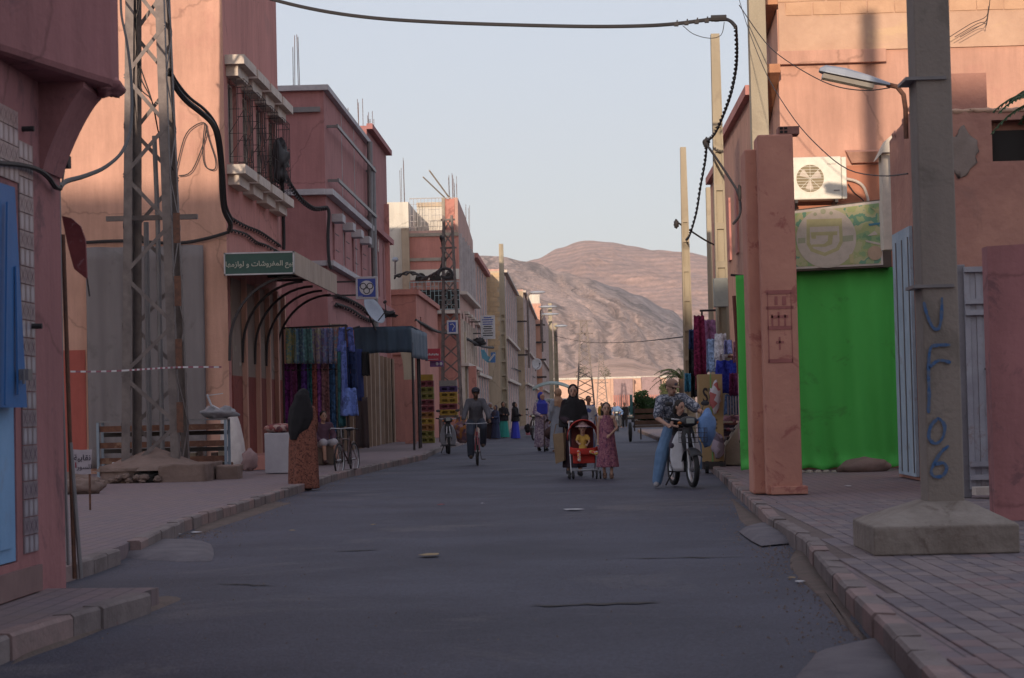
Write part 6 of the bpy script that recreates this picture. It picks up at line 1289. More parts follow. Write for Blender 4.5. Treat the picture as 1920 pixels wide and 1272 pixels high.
bk = lump('handbag', PZ(990,822,0)+V((0,0,.45)), (.16,.14,.2), BLKC, 'black handbag standing out behind the royal blue skirt', 'bag', 3, .2)
m = MB(); q = PZ(991,816,0); m.tube([q, q+V((0,0,.34))], [.13,.17], 12); tag(m.build('bucket', flat('bucket_pink', (.40,.14,.17), .6)), 'small pink bucket near the woman with the royal blue skirt', 'bucket')
# ================================================================= two wheelers
def spoked(par, c, r, tyre=.02, n=14, rimm=ALU, name='wheel'):
    c = V(c); m = MB(); ring = [c+V((0,r*math.cos(6.283*i/32),r*math.sin(6.283*i/32))) for i in range(33)]
    m.tube(ring, tyre, 8, cap=False); o = L_(par, m, name, BLACKR, smooth=True)
    m = MB(); ring = [c+V((0,(r-tyre*1.1)*math.cos(6.283*i/32),(r-tyre*1.1)*math.sin(6.283*i/32))) for i in range(33)]; m.tube(ring, tyre*.55, 5, cap=False); L_(o, m, 'rim', rimm)
    m = MB()
    for i in range(n): t = 6.283*i/n; m.tube([c+V(((.02 if i % 2 else -.02),.015*math.cos(t+1),.015*math.sin(t+1))), c+V((0,(r-tyre)*math.cos(t),(r-tyre)*math.sin(t)))], .0022, 3)
    m.tube([c-V((.045,0,0)), c+V((.045,0,0))], .02, 8); L_(o, m, 'spokes', rimm); return o
def bicycle(label, loc, rz, col, steer=0):
    e = thing('bicycle', loc, label, 'bicycle', rz=rz); fm = flat('bike_frame', col, .4)
    F, B = V((0,-.53,.33)), V((0,.50,.33)); bb_ = V((0,.06,.30)); hd = V((0,-.34,.78)); hb_ = V((0,-.38,.62)); stp = V((0,.20,.80))
    spoked(e, F, .32); spoked(e, B, .32)
    m = MB(); m.tube([hb_, bb_], .017, 8); m.tube([hd+V((0,.01,-.02)), stp-V((0,.02,.06))], .014, 8); m.tube([bb_, stp], .015, 8); m.tube([hd, hb_], .02, 8)
    for sx in (-.05,.05): m.tube([stp-V((0,.0,.06)), B+V((sx,0,0))], .009, 6); m.tube([bb_, B+V((sx,0,0))], .009, 6)
    L_(e, m, 'frame', fm)
    m = MB()
    for sx in (-.05,.05): m.tube([hb_+V((sx*.8,0,0)), F+V((sx,0,0))], .011, 6)
    m.tube([hb_-V((.05,0,0)), hb_+V((.05,0,0))], .014, 6); L_(e, m, 'fork', fm)
    m = MB(); m.tube([hd, hd+V((0,-.03,.17))], .012, 7); m.tube([hd+V((-.30,.12,.17)), hd+V((-.22,.0,.2)), hd+V((0,-.04,.19)), hd+V((.22,.0,.2)), hd+V((.30,.12,.17))], .011, 7); hbr = L_(e, m, 'handlebar', ALU)
    for sx in (-1,1): m = MB(); m.tube([hd+V((sx*.26,.06,.185)), hd+V((sx*.31,.14,.165))], .017, 8); L_(hbr, m, 'grip', BLACKR)
    m = MB(); m.tube([stp-V((0,0,.06)), stp+V((0,.03,.12))], .012, 7); m.ell(stp+V((0,.04,.15)), (.09,.13,.035)); L_(e, m, 'saddle', BLACKR, smooth=True)
    m = MB(); m.tube([bb_+V((-.09,0,0)), bb_+V((.09,0,0))], .012, 6); m.tube([bb_+V((.04,0,0)), bb_+V((.05,0,0))], .09, 16); m.tube([bb_+V((.08,0,0)), bb_+V((.10,-.06,-.16))], .008, 5); m.tube([bb_+V((-.08,0,0)), bb_+V((-.10,.06,.16))], .008, 5); m.obox(bb_+V((.15,-.06,-.17)), .05,.04,.01); m.obox(bb_+V((-.15,.06,.17)), .05,.04,.01); L_(e, m, 'crank', IRON)
    m = MB(); 
    for c_ in (F, B): m.tube([c_+V((0,.36*math.cos(t),.36*math.sin(t))) for t in [i/10*2.2+.5 for i in range(11)]], .012, 5)
    L_(e, m, 'mudguard', fm); return e
q = PZ(656,893,0); bk1 = bicycle('dark bicycle parked at the left kerb facing the camera beside the clothes rack', (q.x-.1,q.y+.45,0), math.radians(-11), (.07,.03,.03))
q = PZ(893,873,0); bk2 = bicycle('bicycle with a red frame ridden by the man in grey', (q.x,q.y+.5,0), math.radians(4), (.22,.03,.05))
JC = dict(pel=(0,.22,1.0), waist=(0,.18,1.14), chest=(0,.08,1.32), neck=(0,.02,1.50), head=(0,-.02,1.64), shL=(-.155,.05,1.44), shR=(.155,.05,1.44), elL=(-.25,-.08,1.22), haL=(-.29,-.24,1.04), elR=(.25,-.08,1.22), haR=(.29,-.24,1.04),
   hpL=(-.10,.2,.97), hpR=(.10,.2,.97), knL=(-.15,-.16,.70), anL=(-.14,.0,.22), knR=(.15,-.22,.86), anR=(.14,.10,.48))
cy = Fig('dark skinned man in a grey shirt and dark cap riding the red bicycle towards us', (q.x,q.y+.5,0), 1.76, math.radians(4), JC, flat('skin_dark', (.10,.055,.04), .6), vox=.011)
cy.shirt(M('shirt_grey', (.105,.105,.125), (.08,.08,.10), 8, .9, .1), ex=.022, sleeve=.95); cy.trousers(flat('trouser_slate', (.045,.055,.085), .9), ex=.03); cy.shoes(flat('shoe_brown', (.07,.045,.035), .7))
h = cy.J['head']; m = MB(); m.ell(h+V((0,.01,.05)), (.098,.11,.085)); m.ell(h+V((0,-.10,.03)), (.06,.05,.012)); m.build('cap', flat('cap_dark', (.03,.03,.045), .8), cy.e, local=True, remesh=.009)
# moped
def moped(label, loc, rz, shield, load=True, basket=False):
    e = thing('moped', loc, label, 'moped', rz=rz); F, B = V((0,-.60,.30)), V((0,.55,.30)); sh = flat('moped_shield', shield, .35); dk = flat('moped_dark', (.03,.03,.035), .5)
    spoked(e, F, .26, .042, 12); spoked(e, B, .26, .042, 12)
    m = MB(); hd = V((0,-.40,.98))
    for sx in (-.055,.055): m.tube([F+V((sx,0,0)), F+V((sx,.06,.30)), hd+V((sx*.6,0,-.08))], .016, 7)
    L_(e, m, 'fork', ALU)
    m = MB(); m.grid(lambda u, v: ((u-.5)*.19, -.60+.33*math.cos(math.radians(25+115*v)), .30+.32*math.sin(math.radians(25+115*v))-.04*(2*u-1)**2), 6, 12); L_(e, m, 'mudguard', dk, solid=.008, smooth=True)
    for sx in (-1,1):       # leg shields left and right of the fork
        def ls(u, v): z = .25+.62*v; w_ = .05+.14*math.sin(math.pi*min(1,v*.8+.18))**.7; return (sx*(.055+w_*u), -.34+.10*u+.05*(1-v)+.03*math.sin(v*3), z)
        m = MB(); m.grid(ls, 6, 10); L_(e, m, 'leg_shield', sh, solid=.018, smooth=True)
    m = MB(); m.tube([hd+V((0,0,-.1)), hd+V((0,.0,.02))], .03, 8); m.ell(hd+V((0,-.02,.04)), (.16,.10,.085)); m.ell(hd+V((0,.03,-.22)), (.11,.09,.24)); L_(e, m, 'headset', dk, smooth=True)
    m = MB(); m.tube([hd+V((-.34,.10,.10)), hd+V((-.2,.03,.08)), hd+V((0,0,.05)), hd+V((.2,.03,.08)), hd+V((.34,.10,.10))], .013, 7); hb_ = L_(e, m, 'handlebar', ALU)
    for sx in (-1,1): m = MB(); m.tube([hd+V((sx*.25,.06,.085)), hd+V((sx*.36,.11,.10))], .019, 8); L_(hb_, m, 'grip', BLACKR); m = MB(); m.tube([hd+V((sx*.2,.03,.08)), hd+V((sx*.26,.03,.28))], .006, 5); m.ell(hd+V((sx*.29,.03,.32)), (.07,.015,.04)); L_(hb_, m, 'mirror', dk)
    m = MB(); m.obox(hd+V((0,-.11,.05)), .085,.03,.055); hl = L_(e, m, 'headlight', dk, bevel=.02); m = MB(); m.obox(hd+V((0,-.145,.05)), .065,.006,.04); L_(hl, m, 'lens', M('lens_glass', (.30,.32,.30), (.25,.27,.26), 3, .2, 0), bevel=.01)
    for sx in (-1,1): m = MB(); m.ell(hd+V((sx*.15,-.06,.02)), (.035,.03,.025)); L_(e, m, 'indicator', flat('indicator_amber', (.45,.13,.02), .4))
    if basket:
        bm_ = MB(); x0_, x1_, y0_, y1_, z0_, z1_ = -.19,.19,-.80,-.52,.70,.92
        for k in range(4): z_ = z0_+(z1_-z0_)*k/3; bm_.tube([(x0_,y0_,z_),(x1_,y0_,z_),(x1_,y1_,z_),(x0_,y1_,z_),(x0_,y0_,z_)], .004, 4)
        for k in range(9): x_ = x0_+(x1_-x0_)*k/8; bm_.tube([(x_,y1_,z0_),(x_,y0_,z0_),(x_,y0_,z1_)], .004, 4)
        for k in range(5): y_ = y0_+(y1_-y0_)*k/4; bm_.tube([(x0_,y_,z1_),(x0_,y_,z0_),(x1_,y_,z0_),(x1_,y_,z1_)], .004, 4)
        L_(e, bm_, 'basket', IRON)
    m = MB(); m.tube([hd+V((0,.04,-.2)), V((0,-.22,.42)), V((0,.12,.36)), V((0,.42,.62))], .035, 8); m.obox((0,.10,.36), .10,.2,.11); m.tube([(0.11,.12,.3),(.13,.6,.27)], .035, 8); L_(e, m, 'engine', dk)
    m = MB(); m.ell((0,.36,.77), (.13,.34,.06)); L_(e, m, 'seat', BLACKR, smooth=True)
    m = MB(); m.box(-.13,.13,.58,.9,.72,.74); m.tube([(-.12,.88,.73),(-.1,.6,.45)], .01, 5); m.tube([(.12,.88,.73),(.1,.6,.45)], .01, 5); L_(e, m, 'rack', ALU)
    m = MB(); m.tube([(-.24,-.02,.24),(.24,-.02,.24)], .014, 6); m.tube([(-.1,.1,.3),(-.2,.3,.02)], .013, 6); L_(e, m, 'footrest', IRON); return e
q = PZ(1302,915,0); pos = V((q.x-.14,q.y+.66,0))
mp = moped('white shielded moped with a wire basket ridden by a man and a small child', pos, math.radians(12), (.55,.54,.58), basket=True)
JR = dict(pel=(-.02,.30,.90), waist=(-.07,.27,1.04), chest=(-.11,.18,1.24), neck=(-.13,.10,1.42), head=(-.14,.02,1.535), shL=(-.29,.14,1.35), shR=(.06,.12,1.37), elL=(-.37,.05,1.07), haL=(-.27,-.18,.97), elR=(.26,-.05,1.18), haR=(.38,-.25,1.08),
   hpL=(-.12,.28,.86), hpR=(.09,.28,.86), knL=(-.31,.02,.52), anL=(-.42,-.06,.09), toL=(-.46,-.21,.04), knR=(.2,-.06,.62), anR=(.22,-.02,.28))
rd = Fig('man in a camouflage t-shirt, faded jeans and a cap sitting astride the white moped', pos, 1.72, math.radians(8), JR, SKIN2, slim=1.05, look=math.radians(25), nod=math.radians(14))
rd.shirt(MPrint('camo', [(.11,.12,.16),(.30,.31,.36),(.06,.07,.10),(.20,.21,.26),(.36,.37,.42)], 12, kind='NOI'), sleeve=.40, ex=.03); rd.trousers(M('jeans', (.12,.20,.33), (.085,.15,.26), 7, .9, .1), ex=.036); rd.shoes(flat('trainer', (.26,.25,.27), .7)); rd.hair()
h = rd.J['head']; hm = rd.hm; m = MB(); m.ell(h+hm @ V((0,.0,.065)), (.098,.112,.082), hm); m.ell(h+hm @ V((0,-.125,.045)), (.068,.065,.013), hm); cp = m.build('cap', flat('cap_tan', (.26,.16,.12), .85), rd.e, local=True, remesh=.008)
m = MB(); m.ell(h+hm @ V((.0,-.108,.085)), (.03,.008,.022), hm); m.build('cap_badge', flat('badge', (.07,.07,.10), .8), rd.e, local=True)
JK = dict(pel=(0,.06,.86), waist=(0,.04,1.0), chest=(0,.0,1.20), neck=(0,-.03,1.38), head=(.02,-.05,1.53), shL=(-.14,0,1.33), shR=(.14,0,1.33), elL=(-.20,-.14,1.12), haL=(-.12,-.33,1.10), elR=(.2,-.16,1.14), haR=(.10,-.36,1.12), hpL=(-.09,.05,.84), hpR=(.09,.05,.84), knL=(-.20,-.15,.66), knR=(.2,-.15,.66), anL=(-.2,.0,.3), anR=(.2,.0,.3))
kd = Fig('small dark haired child in a black top seated in front of the moped rider', pos+V((-.04,-.10,.20)), 1.16, math.radians(5), JK, SKIN2, slim=.95, head=1.3, look=math.radians(35), nod=math.radians(10), vox=.012)
kd.shirt(BLKC, sleeve=.22, ex=.02); kd.trousers(flat('child_trousers', (.05,.04,.06), .9)); kd.hair(long=.10, bun=False)
bl = lump('plastic_bag', pos+V((.37,-.42,.92)), (.14,.16,.27), M('bag_blue', (.14,.25,.48), (.09,.17,.36), 7, .5, .3), 'light blue plastic bag hanging from the white moped handlebar', 'bag', 3, .25)
q = PZ(838,852,0); mp2 = moped('grey moped parked in front of the purple and yellow crates, facing us', (q.x,q.y+.6,0), math.radians(6), (.22,.23,.26))
bl2 = lump('load', V((q.x+.42,q.y+1.0,.72)), (.24,.3,.42), MPrint('sack_print', [(.20,.09,.10),(.30,.2,.22),(.12,.08,.12),(.33,.14,.05)], 9), 'bundle of patterned sacks strapped on the parked grey moped', 'load', 13, .3)
q = PZ(1158,809,0); mp3 = moped('motorcycle with a rider in light blue far up the street', (q.x,q.y,0), math.radians(-4), (.05,.05,.06))
f = Fig('rider in a light blue shirt on the distant motorcycle', (q.x,q.y,0), 1.62, math.radians(-4), JR | dict(anL=(-.2,0,.3), knL=(-.2,-.05,.62), shL=(-.19,.12,1.37), elR=(.3,0,1.1), haR=(.27,-.2,.98), pel=(0,.3,.9), chest=(0,.18,1.24)), SKIN, vox=.018); f.shirt(flat('shirt_sky', (.15,.24,.42), .9), ex=.03, vox=.018); f.trousers(BLKC, vox=.018); f.hair()
q = PZ(1172,803,0); f = Fig('person in dark clothes walking right of the distant motorcycle', q, 1.6, 0, dict(anR=(.09,-.2,.12)), SKIN, vox=.018); f.shirt(BLKC, vox=.018); f.trousers(BLKC, vox=.018); f.hair()
# seated person behind the parked bicycle
q = PY(612,860,46.5); sp = Fig('seated person in white shorts between the brown robed woman and the bicycle', V((q.x-.1,47.2,SW)), 1.65, math.radians(25), dict(pel=(0,.2,.48), waist=(0,.22,.62), chest=(0,.2,.82), neck=(0,.16,.98), head=(0,.1,1.12), shL=(-.18,.2,.92), shR=(.18,.2,.92), elL=(-.24,.1,.68), haL=(-.15,-.1,.55), elR=(.24,.1,.68), haR=(.15,-.1,.55), hpL=(-.09,.15,.46), hpR=(.09,.15,.46), knL=(-.12,-.25,.52), knR=(.14,-.25,.52), anL=(-.1,-.25,.1), anR=(.2,-.3,.1)), SKIN2, vox=.014)
sp.shirt(flat('shirt_plumdark', (.10,.05,.08), .9)); J = sp.J; m = MB(); m.ell(J['pel'], (.2,.17,.14)); [m.cap(J['hp'+s_], J['hp'+s_].lerp(J['kn'+s_], .95), .11, .10) for s_ in 'LR']; m.build('shorts', flat('shorts_white', (.42,.40,.45), .9), sp.e, local=True, remesh=.014); sp.hair(); sp.shoes(flat('sandal_dark', (.06,.03,.03), .7))
m = MB(); m.box(sp.e.location.x-.2, sp.e.location.x+.2, 47.1, 47.6, SW, SW+.42); tag(m.build('crate', GB), 'low dark box the seated person sits on', 'box')
# ================================================================= clothes, crates, goods
def cloth_piece(par, name, mat, u0, u1, v0, v1, Y, amp=.03, waves=1.6, flare=.15, ph=0, solid=.008):
    a, b = PY(u0,(v0+v1)/2,Y), PY(u1,(v0+v1)/2,Y); z0, z1 = PY((u0+u1)/2,v1,Y).z, PY((u0+u1)/2,v0,Y).z
    m = MB(); strip_cloth(m, (a.x,Y,0), (b.x,Y,0), z0, z1, amp, waves, nu=14, nv=10, ph=ph, flare=flare); return m.build(name, mat, par, solid=solid, smooth=True)
cr = thing('clothes_rack', (PY(600,880,49).x,49,SW), 'long rack of printed shawls and hanging fabrics outside the corner house', 'clothes rack')
a, b = PY(530,616,49.2), PY(650,610,49.2); m = MB(); m.tube([a, b], .025, 6); m.tube([V((a.x,49.2,SW)), a], .025, 6); m.tube([V((b.x,49.2,SW)), b], .025, 6); m.tube([V((a.x,49.3,a.z-1.0)), V((b.x,49.3,a.z-1.0))], .02, 6); m.build('frame', IRON, cr)
tops = [((.34,.36,.10),(.10,.28,.30),(.45,.42,.2)),((.04,.22,.34),(.20,.40,.48),(.03,.12,.3)),((.02,.22,.24),(.10,.36,.36),(.02,.1,.16)),((.36,.26,.30),(.42,.40,.22),(.2,.12,.3)),((.10,.14,.42),(.28,.32,.50),(.2,.1,.3)),((.12,.18,.45),(.32,.25,.45),(.05,.1,.3)),((.36,.14,.16),(.10,.22,.34),(.42,.3,.3)),((.06,.26,.28),(.3,.4,.4),(.04,.1,.2))]
us = [536,553,568,586,600,614,626,636,646]
for k in range(8): cloth_piece(cr, 'shawl', MPrint('shawl_print_%d' % k, [tuple(.5*x+.08 for x in c) for c in list(tops[k])+[tops[k][0]]], 24), us[k], us[k+1]+2, 616, 682 if k < 7 else 676, 49.0, .05, 1.3, .05, k)
lows = [(.14,.02,.14),(.20,.05,.15),(.02,.015,.03),(.10,.04,.22),(.03,.16,.18),(.34,.10,.09),(.24,.08,.28),(.26,.13,.14),(.05,.12,.26),(.16,.15,.14)]
us = [533,545,556,566,578,584,596,604,616,630,642]
for k in range(10): cloth_piece(cr, 'hanging_fabric', MPrint('fabric_%d' % k, [tuple(.75*x for x in lows[k]), tuple(x*1.1 for x in lows[k]), tuple(.75*x for x in lows[k]), tuple(x*.45 for x in lows[k])], 20), us[k], us[k+1]+2, 682, 800 if k < 3 else 840+(k*13) % 30, 49.3, .05, 1.2, .1, k*2)
sd_ = thing('clothes_rack', (PY(655,800,47.3).x,47.3,SW), 'blue garments and plastic wrapped clothes hanging at the end of the shawl rack', 'clothes rack')
for (u0,u1,v0,v1,c_,am) in ((636,662,614,660,(.09,.12,.36),.08),(640,650,640,760,(.10,.14,.38),.05),(650,668,650,730,(.015,.025,.08),.06),(634,646,660,800,(.03,.10,.12),.05),(640,668,728,780,(.12,.18,.46),.09),(650,664,620,700,(.16,.06,.07),.04)):
    cloth_piece(sd_, 'garment', MPrint('garment', [c_, tuple(x*1.25 for x in c_), tuple(x*.7 for x in c_)], 7, kind='NOI'), u0, u1, v0, v1, 47.3+R.uniform(-.2,.2), am, 1.1, .3, u0)
m = MB(); p = PY(648,612,47.4); m.tube([p+V((0,0,-.1)), p+V((.3,.2,0))], .02, 5); m.tube([V((p.x,47.4,SW)), p], .022, 6); m.build('frame', IRON, sd_)
cb = thing('clothes_rack', PY(670,880,56), 'dark blue and black clothes hanging under the near end of the dark blue awning', 'clothes rack')
for (u0,u1,v0,v1,c_) in ((664,680,655,752,(.02,.035,.13)),(678,692,660,705,(.012,.012,.014)),(668,690,745,840,(.06,.045,.045))): cloth_piece(cb, 'garment', flat('garment_dark', c_, .9), u0, u1, v0, v1, 57+R.uniform(-.3,.3), .06, 1, .2, u0)
# white box and cushion
q = PZ(518,888,SW); m = MB(); m.box(PY(496,840,q.y).x, PY(545,840,q.y).x, q.y, q.y+.5, SW, PY(518,812,q.y).z); wb2 = tag(m.build('foam_box', M('foam_white', (.42,.40,.44), (.36,.34,.38), 3, .7, .1), bevel=.015), 'white foam block standing against the shop front behind the brown robed woman', 'box')
lump('cushion', V(((PY(496,840,q.y).x+PY(545,840,q.y).x)/2, q.y+.22, PY(518,812,q.y).z+.085)), (.30,.24,.10), MPrint('cushion_print', [(.20,.06,.06),(.30,.14,.12),(.10,.04,.05),(.32,.22,.2)], 14), 'dark red patterned cushion lying on the white foam block', 'cushion', 2, .12)
SACK = M('sack_white', (.62,.57,.56), (.50,.45,.45), 5, .8, .3)
q = PZ(438,882,SW); m = MB()
m.loft([(q.x,q.y,SW,.22,.20,.02,5,0),(q.x,q.y,SW+.1,.27,.22,.04,5,.3),(q.x-.01,q.y,SW+.35,.262,.22,.05,7,.6),(q.x-.02,q.y,SW+.6,.245,.20,.05,6,.9),(q.x-.05,q.y,SW+.95,.21,.17,.05,6,1.4),(q.x-.08,q.y,SW+1.18,.17,.14,.06,7,2),(q.x-.1,q.y,SW+1.26,.08,.07,.1,7,2.4)], 30); tag(m.build('sack', SACK, smooth=True), 'tall stuffed white sack leaning on the corner of the sunlit house', 'sack')
lump('sack', PZ(467,883,SW)+V((0,.1,.22)), (.17,.15,.24), M('sack_pink', (.33,.22,.22), (.26,.17,.17), 5, .8, .2), 'short crumpled pinkish sack right of the tall white sack', 'sack', 4, .3)
# bench of rusty slats with steel frame
bn = thing('slatted_frame', (PY(305,870,39.6).x,39.6,SW), 'low rack of rusty slats in a pale steel frame behind the lattice pylon', 'rack')
a, b = PY(182,830,39.6), PY(426,830,39.6); WOODR = M('rusty_slat', (.20,.095,.06), (.12,.055,.04), 6, .8, .3, stain=(.3,.2,.14), stain_amt=.5, stain_sc=4)
zs_ = [PY(305,v,39.6).z for v in (806,837,866,888)]
for z_ in zs_: m = MB(); m.box(a.x+.05,b.x-.05,39.6,39.66,z_-.02,z_+.09); m.build('slat', WOODR, bn)
for k, z_ in enumerate(zs_[:3]): m = MB(); m.box(a.x+.05,b.x-.05,39.95,40.0,z_-.12,z_-.04); m.build('slat', flat('slat_dark', (.07,.06,.055), .9), bn)
for x_ in (a.x, b.x-.05): m = MB(); m.box(x_,x_+.05,39.55,39.6,SW,zs_[0]+.16); m.box(x_,x_+.05,39.95,40,SW,zs_[0]+.16); m.build('post', M('steel_blue_grey', (.26,.31,.37), (.2,.24,.3), 4, .5, .1), bn)
m = MB(); m.box(a.x,b.x,39.55,40.0,zs_[0]+.16,zs_[0]+.19); m.build('top_rail', STEELP, bn)
for k in range(7): m = MB(); x_ = b.x-1.0+k*.14; m.box(x_,x_+.12,40.3,40.5,SW,SW+.25+.2*(k % 3)); m.build('stacked_block', R.choice((RUB, CREAM, WOODR)), bn)
for dx in (.55,1.02):
    m = MB(); x_ = a.x+dx; m.tube([(x_-.22,39.4,zs_[2]-.0),(x_,39.4,zs_[2]+.0),(x_,39.4,SW+.12),(x_-.2,39.4,SW+.1)], .014, 6); tag(m.build('steel_bracket', WHT), ('left' if dx < 1 else 'right')+' white bent steel bar leaning on the rusty slat rack', 'bar')
lump('plastic_bundle', V((b.x-.15,39.7,zs_[0]+.30)), (.34,.2,.12), M('plastic_grey', (.30,.29,.31), (.2,.19,.21), 6, .5, .3), 'crumpled grey plastic bundle on top of the rusty slat rack', 'bundle', 6, .45)
m = MB(); m.tube([V((b.x-.12,39.6,zs_[0]+.35)), PY(396,760,39.6), PY(388,740,39.6)], .022, 5); m.tube([PY(388,742,39.6), PY(418,738,39.6)], .012, 4); tag(m.build('rag_strip', WHT), 'twisted white strip hanging from the salmon corner pier above the slat rack', 'cloth')
# barrier tape
tp = thing('barrier_tape', PY(130,697,37.4), 'red and white barrier tape stretched across in front of the tarpaulin', 'tape')
pts = [PY(132+k*4.8,697-(k/60)*9+1.6*math.sin(k/9),37.4+.1*(k > 40)) for k in range(60)]
for c_ in (0,1):
    m = MB()
    for k in range(59):
        if (k//2) % 2 == c_ and not 22 <= k <= 44 or (k % 2 == c_ and 22 <= k <= 44): p0, p1 = pts[k], pts[k+1]; m.add([p0+V((0,0,-.016)),p1+V((0,0,-.016)),p1+V((0,.005,.016)),p0+V((0,.005,.016))], [(0,1,2,3)])
    m.build('stripe', (TRIMG, flat('tape_red', (.22,.07,.10), .6))[c_], tp, solid=.002)
# small white handwritten sign
q0, q1 = PY(136,843,26), PY(172,889,26); m = MB(); m.prism([(PY(u,v,26).x,PY(u,v,26).z) for u,v in ((136,843),(152,844),(172,843),(170,889),(155,890),(139,888))], 'y', 26, 26.015)
hw_ = tag(m.build('handwritten_sign', flat('sign_paper', (.40,.35,.38), .8)), 'small white board with hand painted Arabic words at the foot of the near corner', 'sign')
INK = flat('ink', (.04,.03,.05), .8)
text_mesh('\ufe94\ufef4\ufe91\ufe8e\ufed8\ufee7', .10, INK, basis(PY(154,859,25.995),(1,0,0),(0,0,1)), parent=hw_, ext=.001, bold=.001)
text_mesh('\ufead\ufeee\ufeb4\ufee0\ufedf', .085, INK, basis(PY(158,876,25.995),(1,0,0),(0,0,1)), parent=hw_, ext=.001); text_mesh('\ufe8d', .085, flat('ink_red', (.25,.03,.05), .8), basis(PY(142,873,25.995),(1,0,0),(0,0,1)), parent=hw_, ext=.001, bold=.004)
m = MB(); m.tube([PY(168,888,26.02), V((PY(168,888,26.02).x,26.02,SW))], .014, 6); m.build('post', RUST, hw_)
for k, (u, v, r_) in enumerate(((160,915,.22),(150,925,.26),(176,918,.16),(140,905,.2))): lump('rubble', PZ(u,v,SW)+V((0,0,.08)), (r_*1.3,r_,r_*.55), RUB, ['rounded rubble heap below the handwritten sign','largest rubble heap against the near corner','outer small rubble stone at the near corner','rubble heap tight behind the leaning pipes'][k], 'rubble', 80+k, .4)
# crates: two stacks
def crate(x, y, z, w, d, h, mat, label):
    e = thing('crate', (x,y,z), label, 'crate', group='plastic crates stacked on the left pavement'); t = .02
    m = MB(); m.box(x-w/2,x+w/2,y,y+t,z,z+h*.3); m.box(x-w/2,x+w/2,y,y+t,z+h*.72,z+h-.008); m.box(x-w/2,x-w*.36,y,y+t,z+h*.3,z+h*.72); m.box(x+w*.36,x+w/2,y,y+t,z+h*.3,z+h*.72); m.box(x-.05,x+.05,y,y+t,z+h*.3,z+h*.72)
    for k in range(5): m.box(x-w/2+.03+k*(w-.06)/4-.008,x-w/2+.03+k*(w-.06)/4+.008,y-.008,y,z+.01,z+h-.02)
    m.build('front', mat, e); m = MB(); m.box(x-w/2,x-w/2+t,y+t,y+d,z,z+h-.008); m.box(x+w/2-t,x+w/2,y+t,y+d,z,z+h-.008); m.box(x-w/2,x+w/2,y+d,y+d+t,z,z+h-.008); m.box(x-w/2+t,x+w/2-t,y+t,y+d,z,z+t); m.build('shell', mat, e); return e
cm = dict(y=flat('crate_yellow', (.32,.19,.025), .6), r=flat('crate_red', (.16,.03,.04), .6), g=flat('crate_olive', (.15,.13,.025), .6), o=flat('crate_orange', (.24,.10,.025), .6), p=flat('crate_purple', (.06,.03,.11), .6), w=flat('crate_grey', (.23,.21,.20), .6))
cn_ = dict(y='yellow', r='dark red', g='olive green', o='orange', p='purple', w='pale grey')
ords = ['bottom','second','third','fourth','fifth','sixth','seventh','eighth','ninth','tenth','top']
seq = 'ggoyorrggry'; Yc = 77.0; x0, x1 = PY(787,760,Yc).x, PY(813,760,Yc).x; zt = PY(800,702,Yc).z; hh = (zt-SW)/11
for k, c_ in enumerate(seq): crate((x0+x1)/2+R.uniform(-.015,.015), Yc, SW+k*hh, x1-x0, .38, hh, cm[c_], '%s crate, %s from the ground in the tall stack by the awning post' % (cn_[c_], ords[k]) if k < 10 else 'yellow crate on top of the tall stack by the awning post')
Yd = 79.0; x0, x1 = PY(824,760,Yd).x, PY(857,760,Yd).x; z0 = PY(840,779,Yd).z; zt = PY(840,713,Yd).z; hh = (zt-z0)/6
e = thing('handcart', ((x0+x1)/2,Yd,SW), 'low stand under the short crate stack behind the parked moped', 'stand'); m = MB(); m.box(x0-.03,x1+.03,Yd-.05,Yd+.5,z0-.08,z0-.002); m.build('platform', GB, e)
for x_ in (x0,x1): m = MB(); m.box(x_-.04,x_+.04,Yd-.02,Yd+.06,SW,z0-.08); m.build('leg', GB, e)
for k, c_ in enumerate('yryypw'): crate((x0+x1)/2+R.uniform(-.015,.015), Yd, z0+k*hh, x1-x0, .42, hh, cm[c_], '%s crate, %s in the short stack behind the parked moped' % (cn_[c_], (['lowest','second from below','third from below','fourth from below','fifth from below','topmost'])[k]))
tt = thing('side_table', PZ(745,826,SW), 'small turquoise stool in the shade under the dark blue awning', 'stool'); p = tt.location
m = MB(); m.box(p.x-.25,p.x+.2,p.y,p.y+.3,p.z+.62,p.z+.68); m.build('top', flat('turquoise', (.02,.20,.24), .5), tt)
for sx in (-.2,.15): m = MB(); m.tube([(p.x+sx,p.y+.1,p.z),(p.x+sx*.5,p.y+.1,p.z+.62)], .02, 5); m.build('leg', IRON, tt)
# ================================================================= clothes stall on the right
YS_ = 41.0; stl = thing('clothes_stall', (PY(1340,850,YS_).x,YS_,SW), 'crowded stall frame of hanging clothes between the rose pillar and the poles', 'stall')
RW = M('red_brown_post', (.16,.055,.045), (.11,.04,.035), 5, .8, .1)
for (u0,v0,u1,v1,Y) in ((1376,555,1398,905,38.6),(1386,520,1400,905,38.2),(1347,668,1352,860,41),(1375,668,1378,880,41)): m = MB(); m.tube([PY(u0,v0,Y), PY(u1,v1,Y)], .035, 7); m.build('post', RW, stl)
for (u0,v0,u1,v1,Y) in ((1345,669,1398,669,41),(1312,583,1342,582,41.5),(1358,795,1392,795,40),(1355,820,1392,818,40),(1370,516,1400,518,38.4)): m = MB(); m.tube([PY(u0,v0,Y), PY(u1,v1,Y)], .022, 6); m.build('rail', IRON if v0 < 600 else RW, stl)
m = MB(); m.tube([PY(1316,583,41.4), PY(1316,610,41.4)], .02, 6); m.build('hook', IRON, stl)
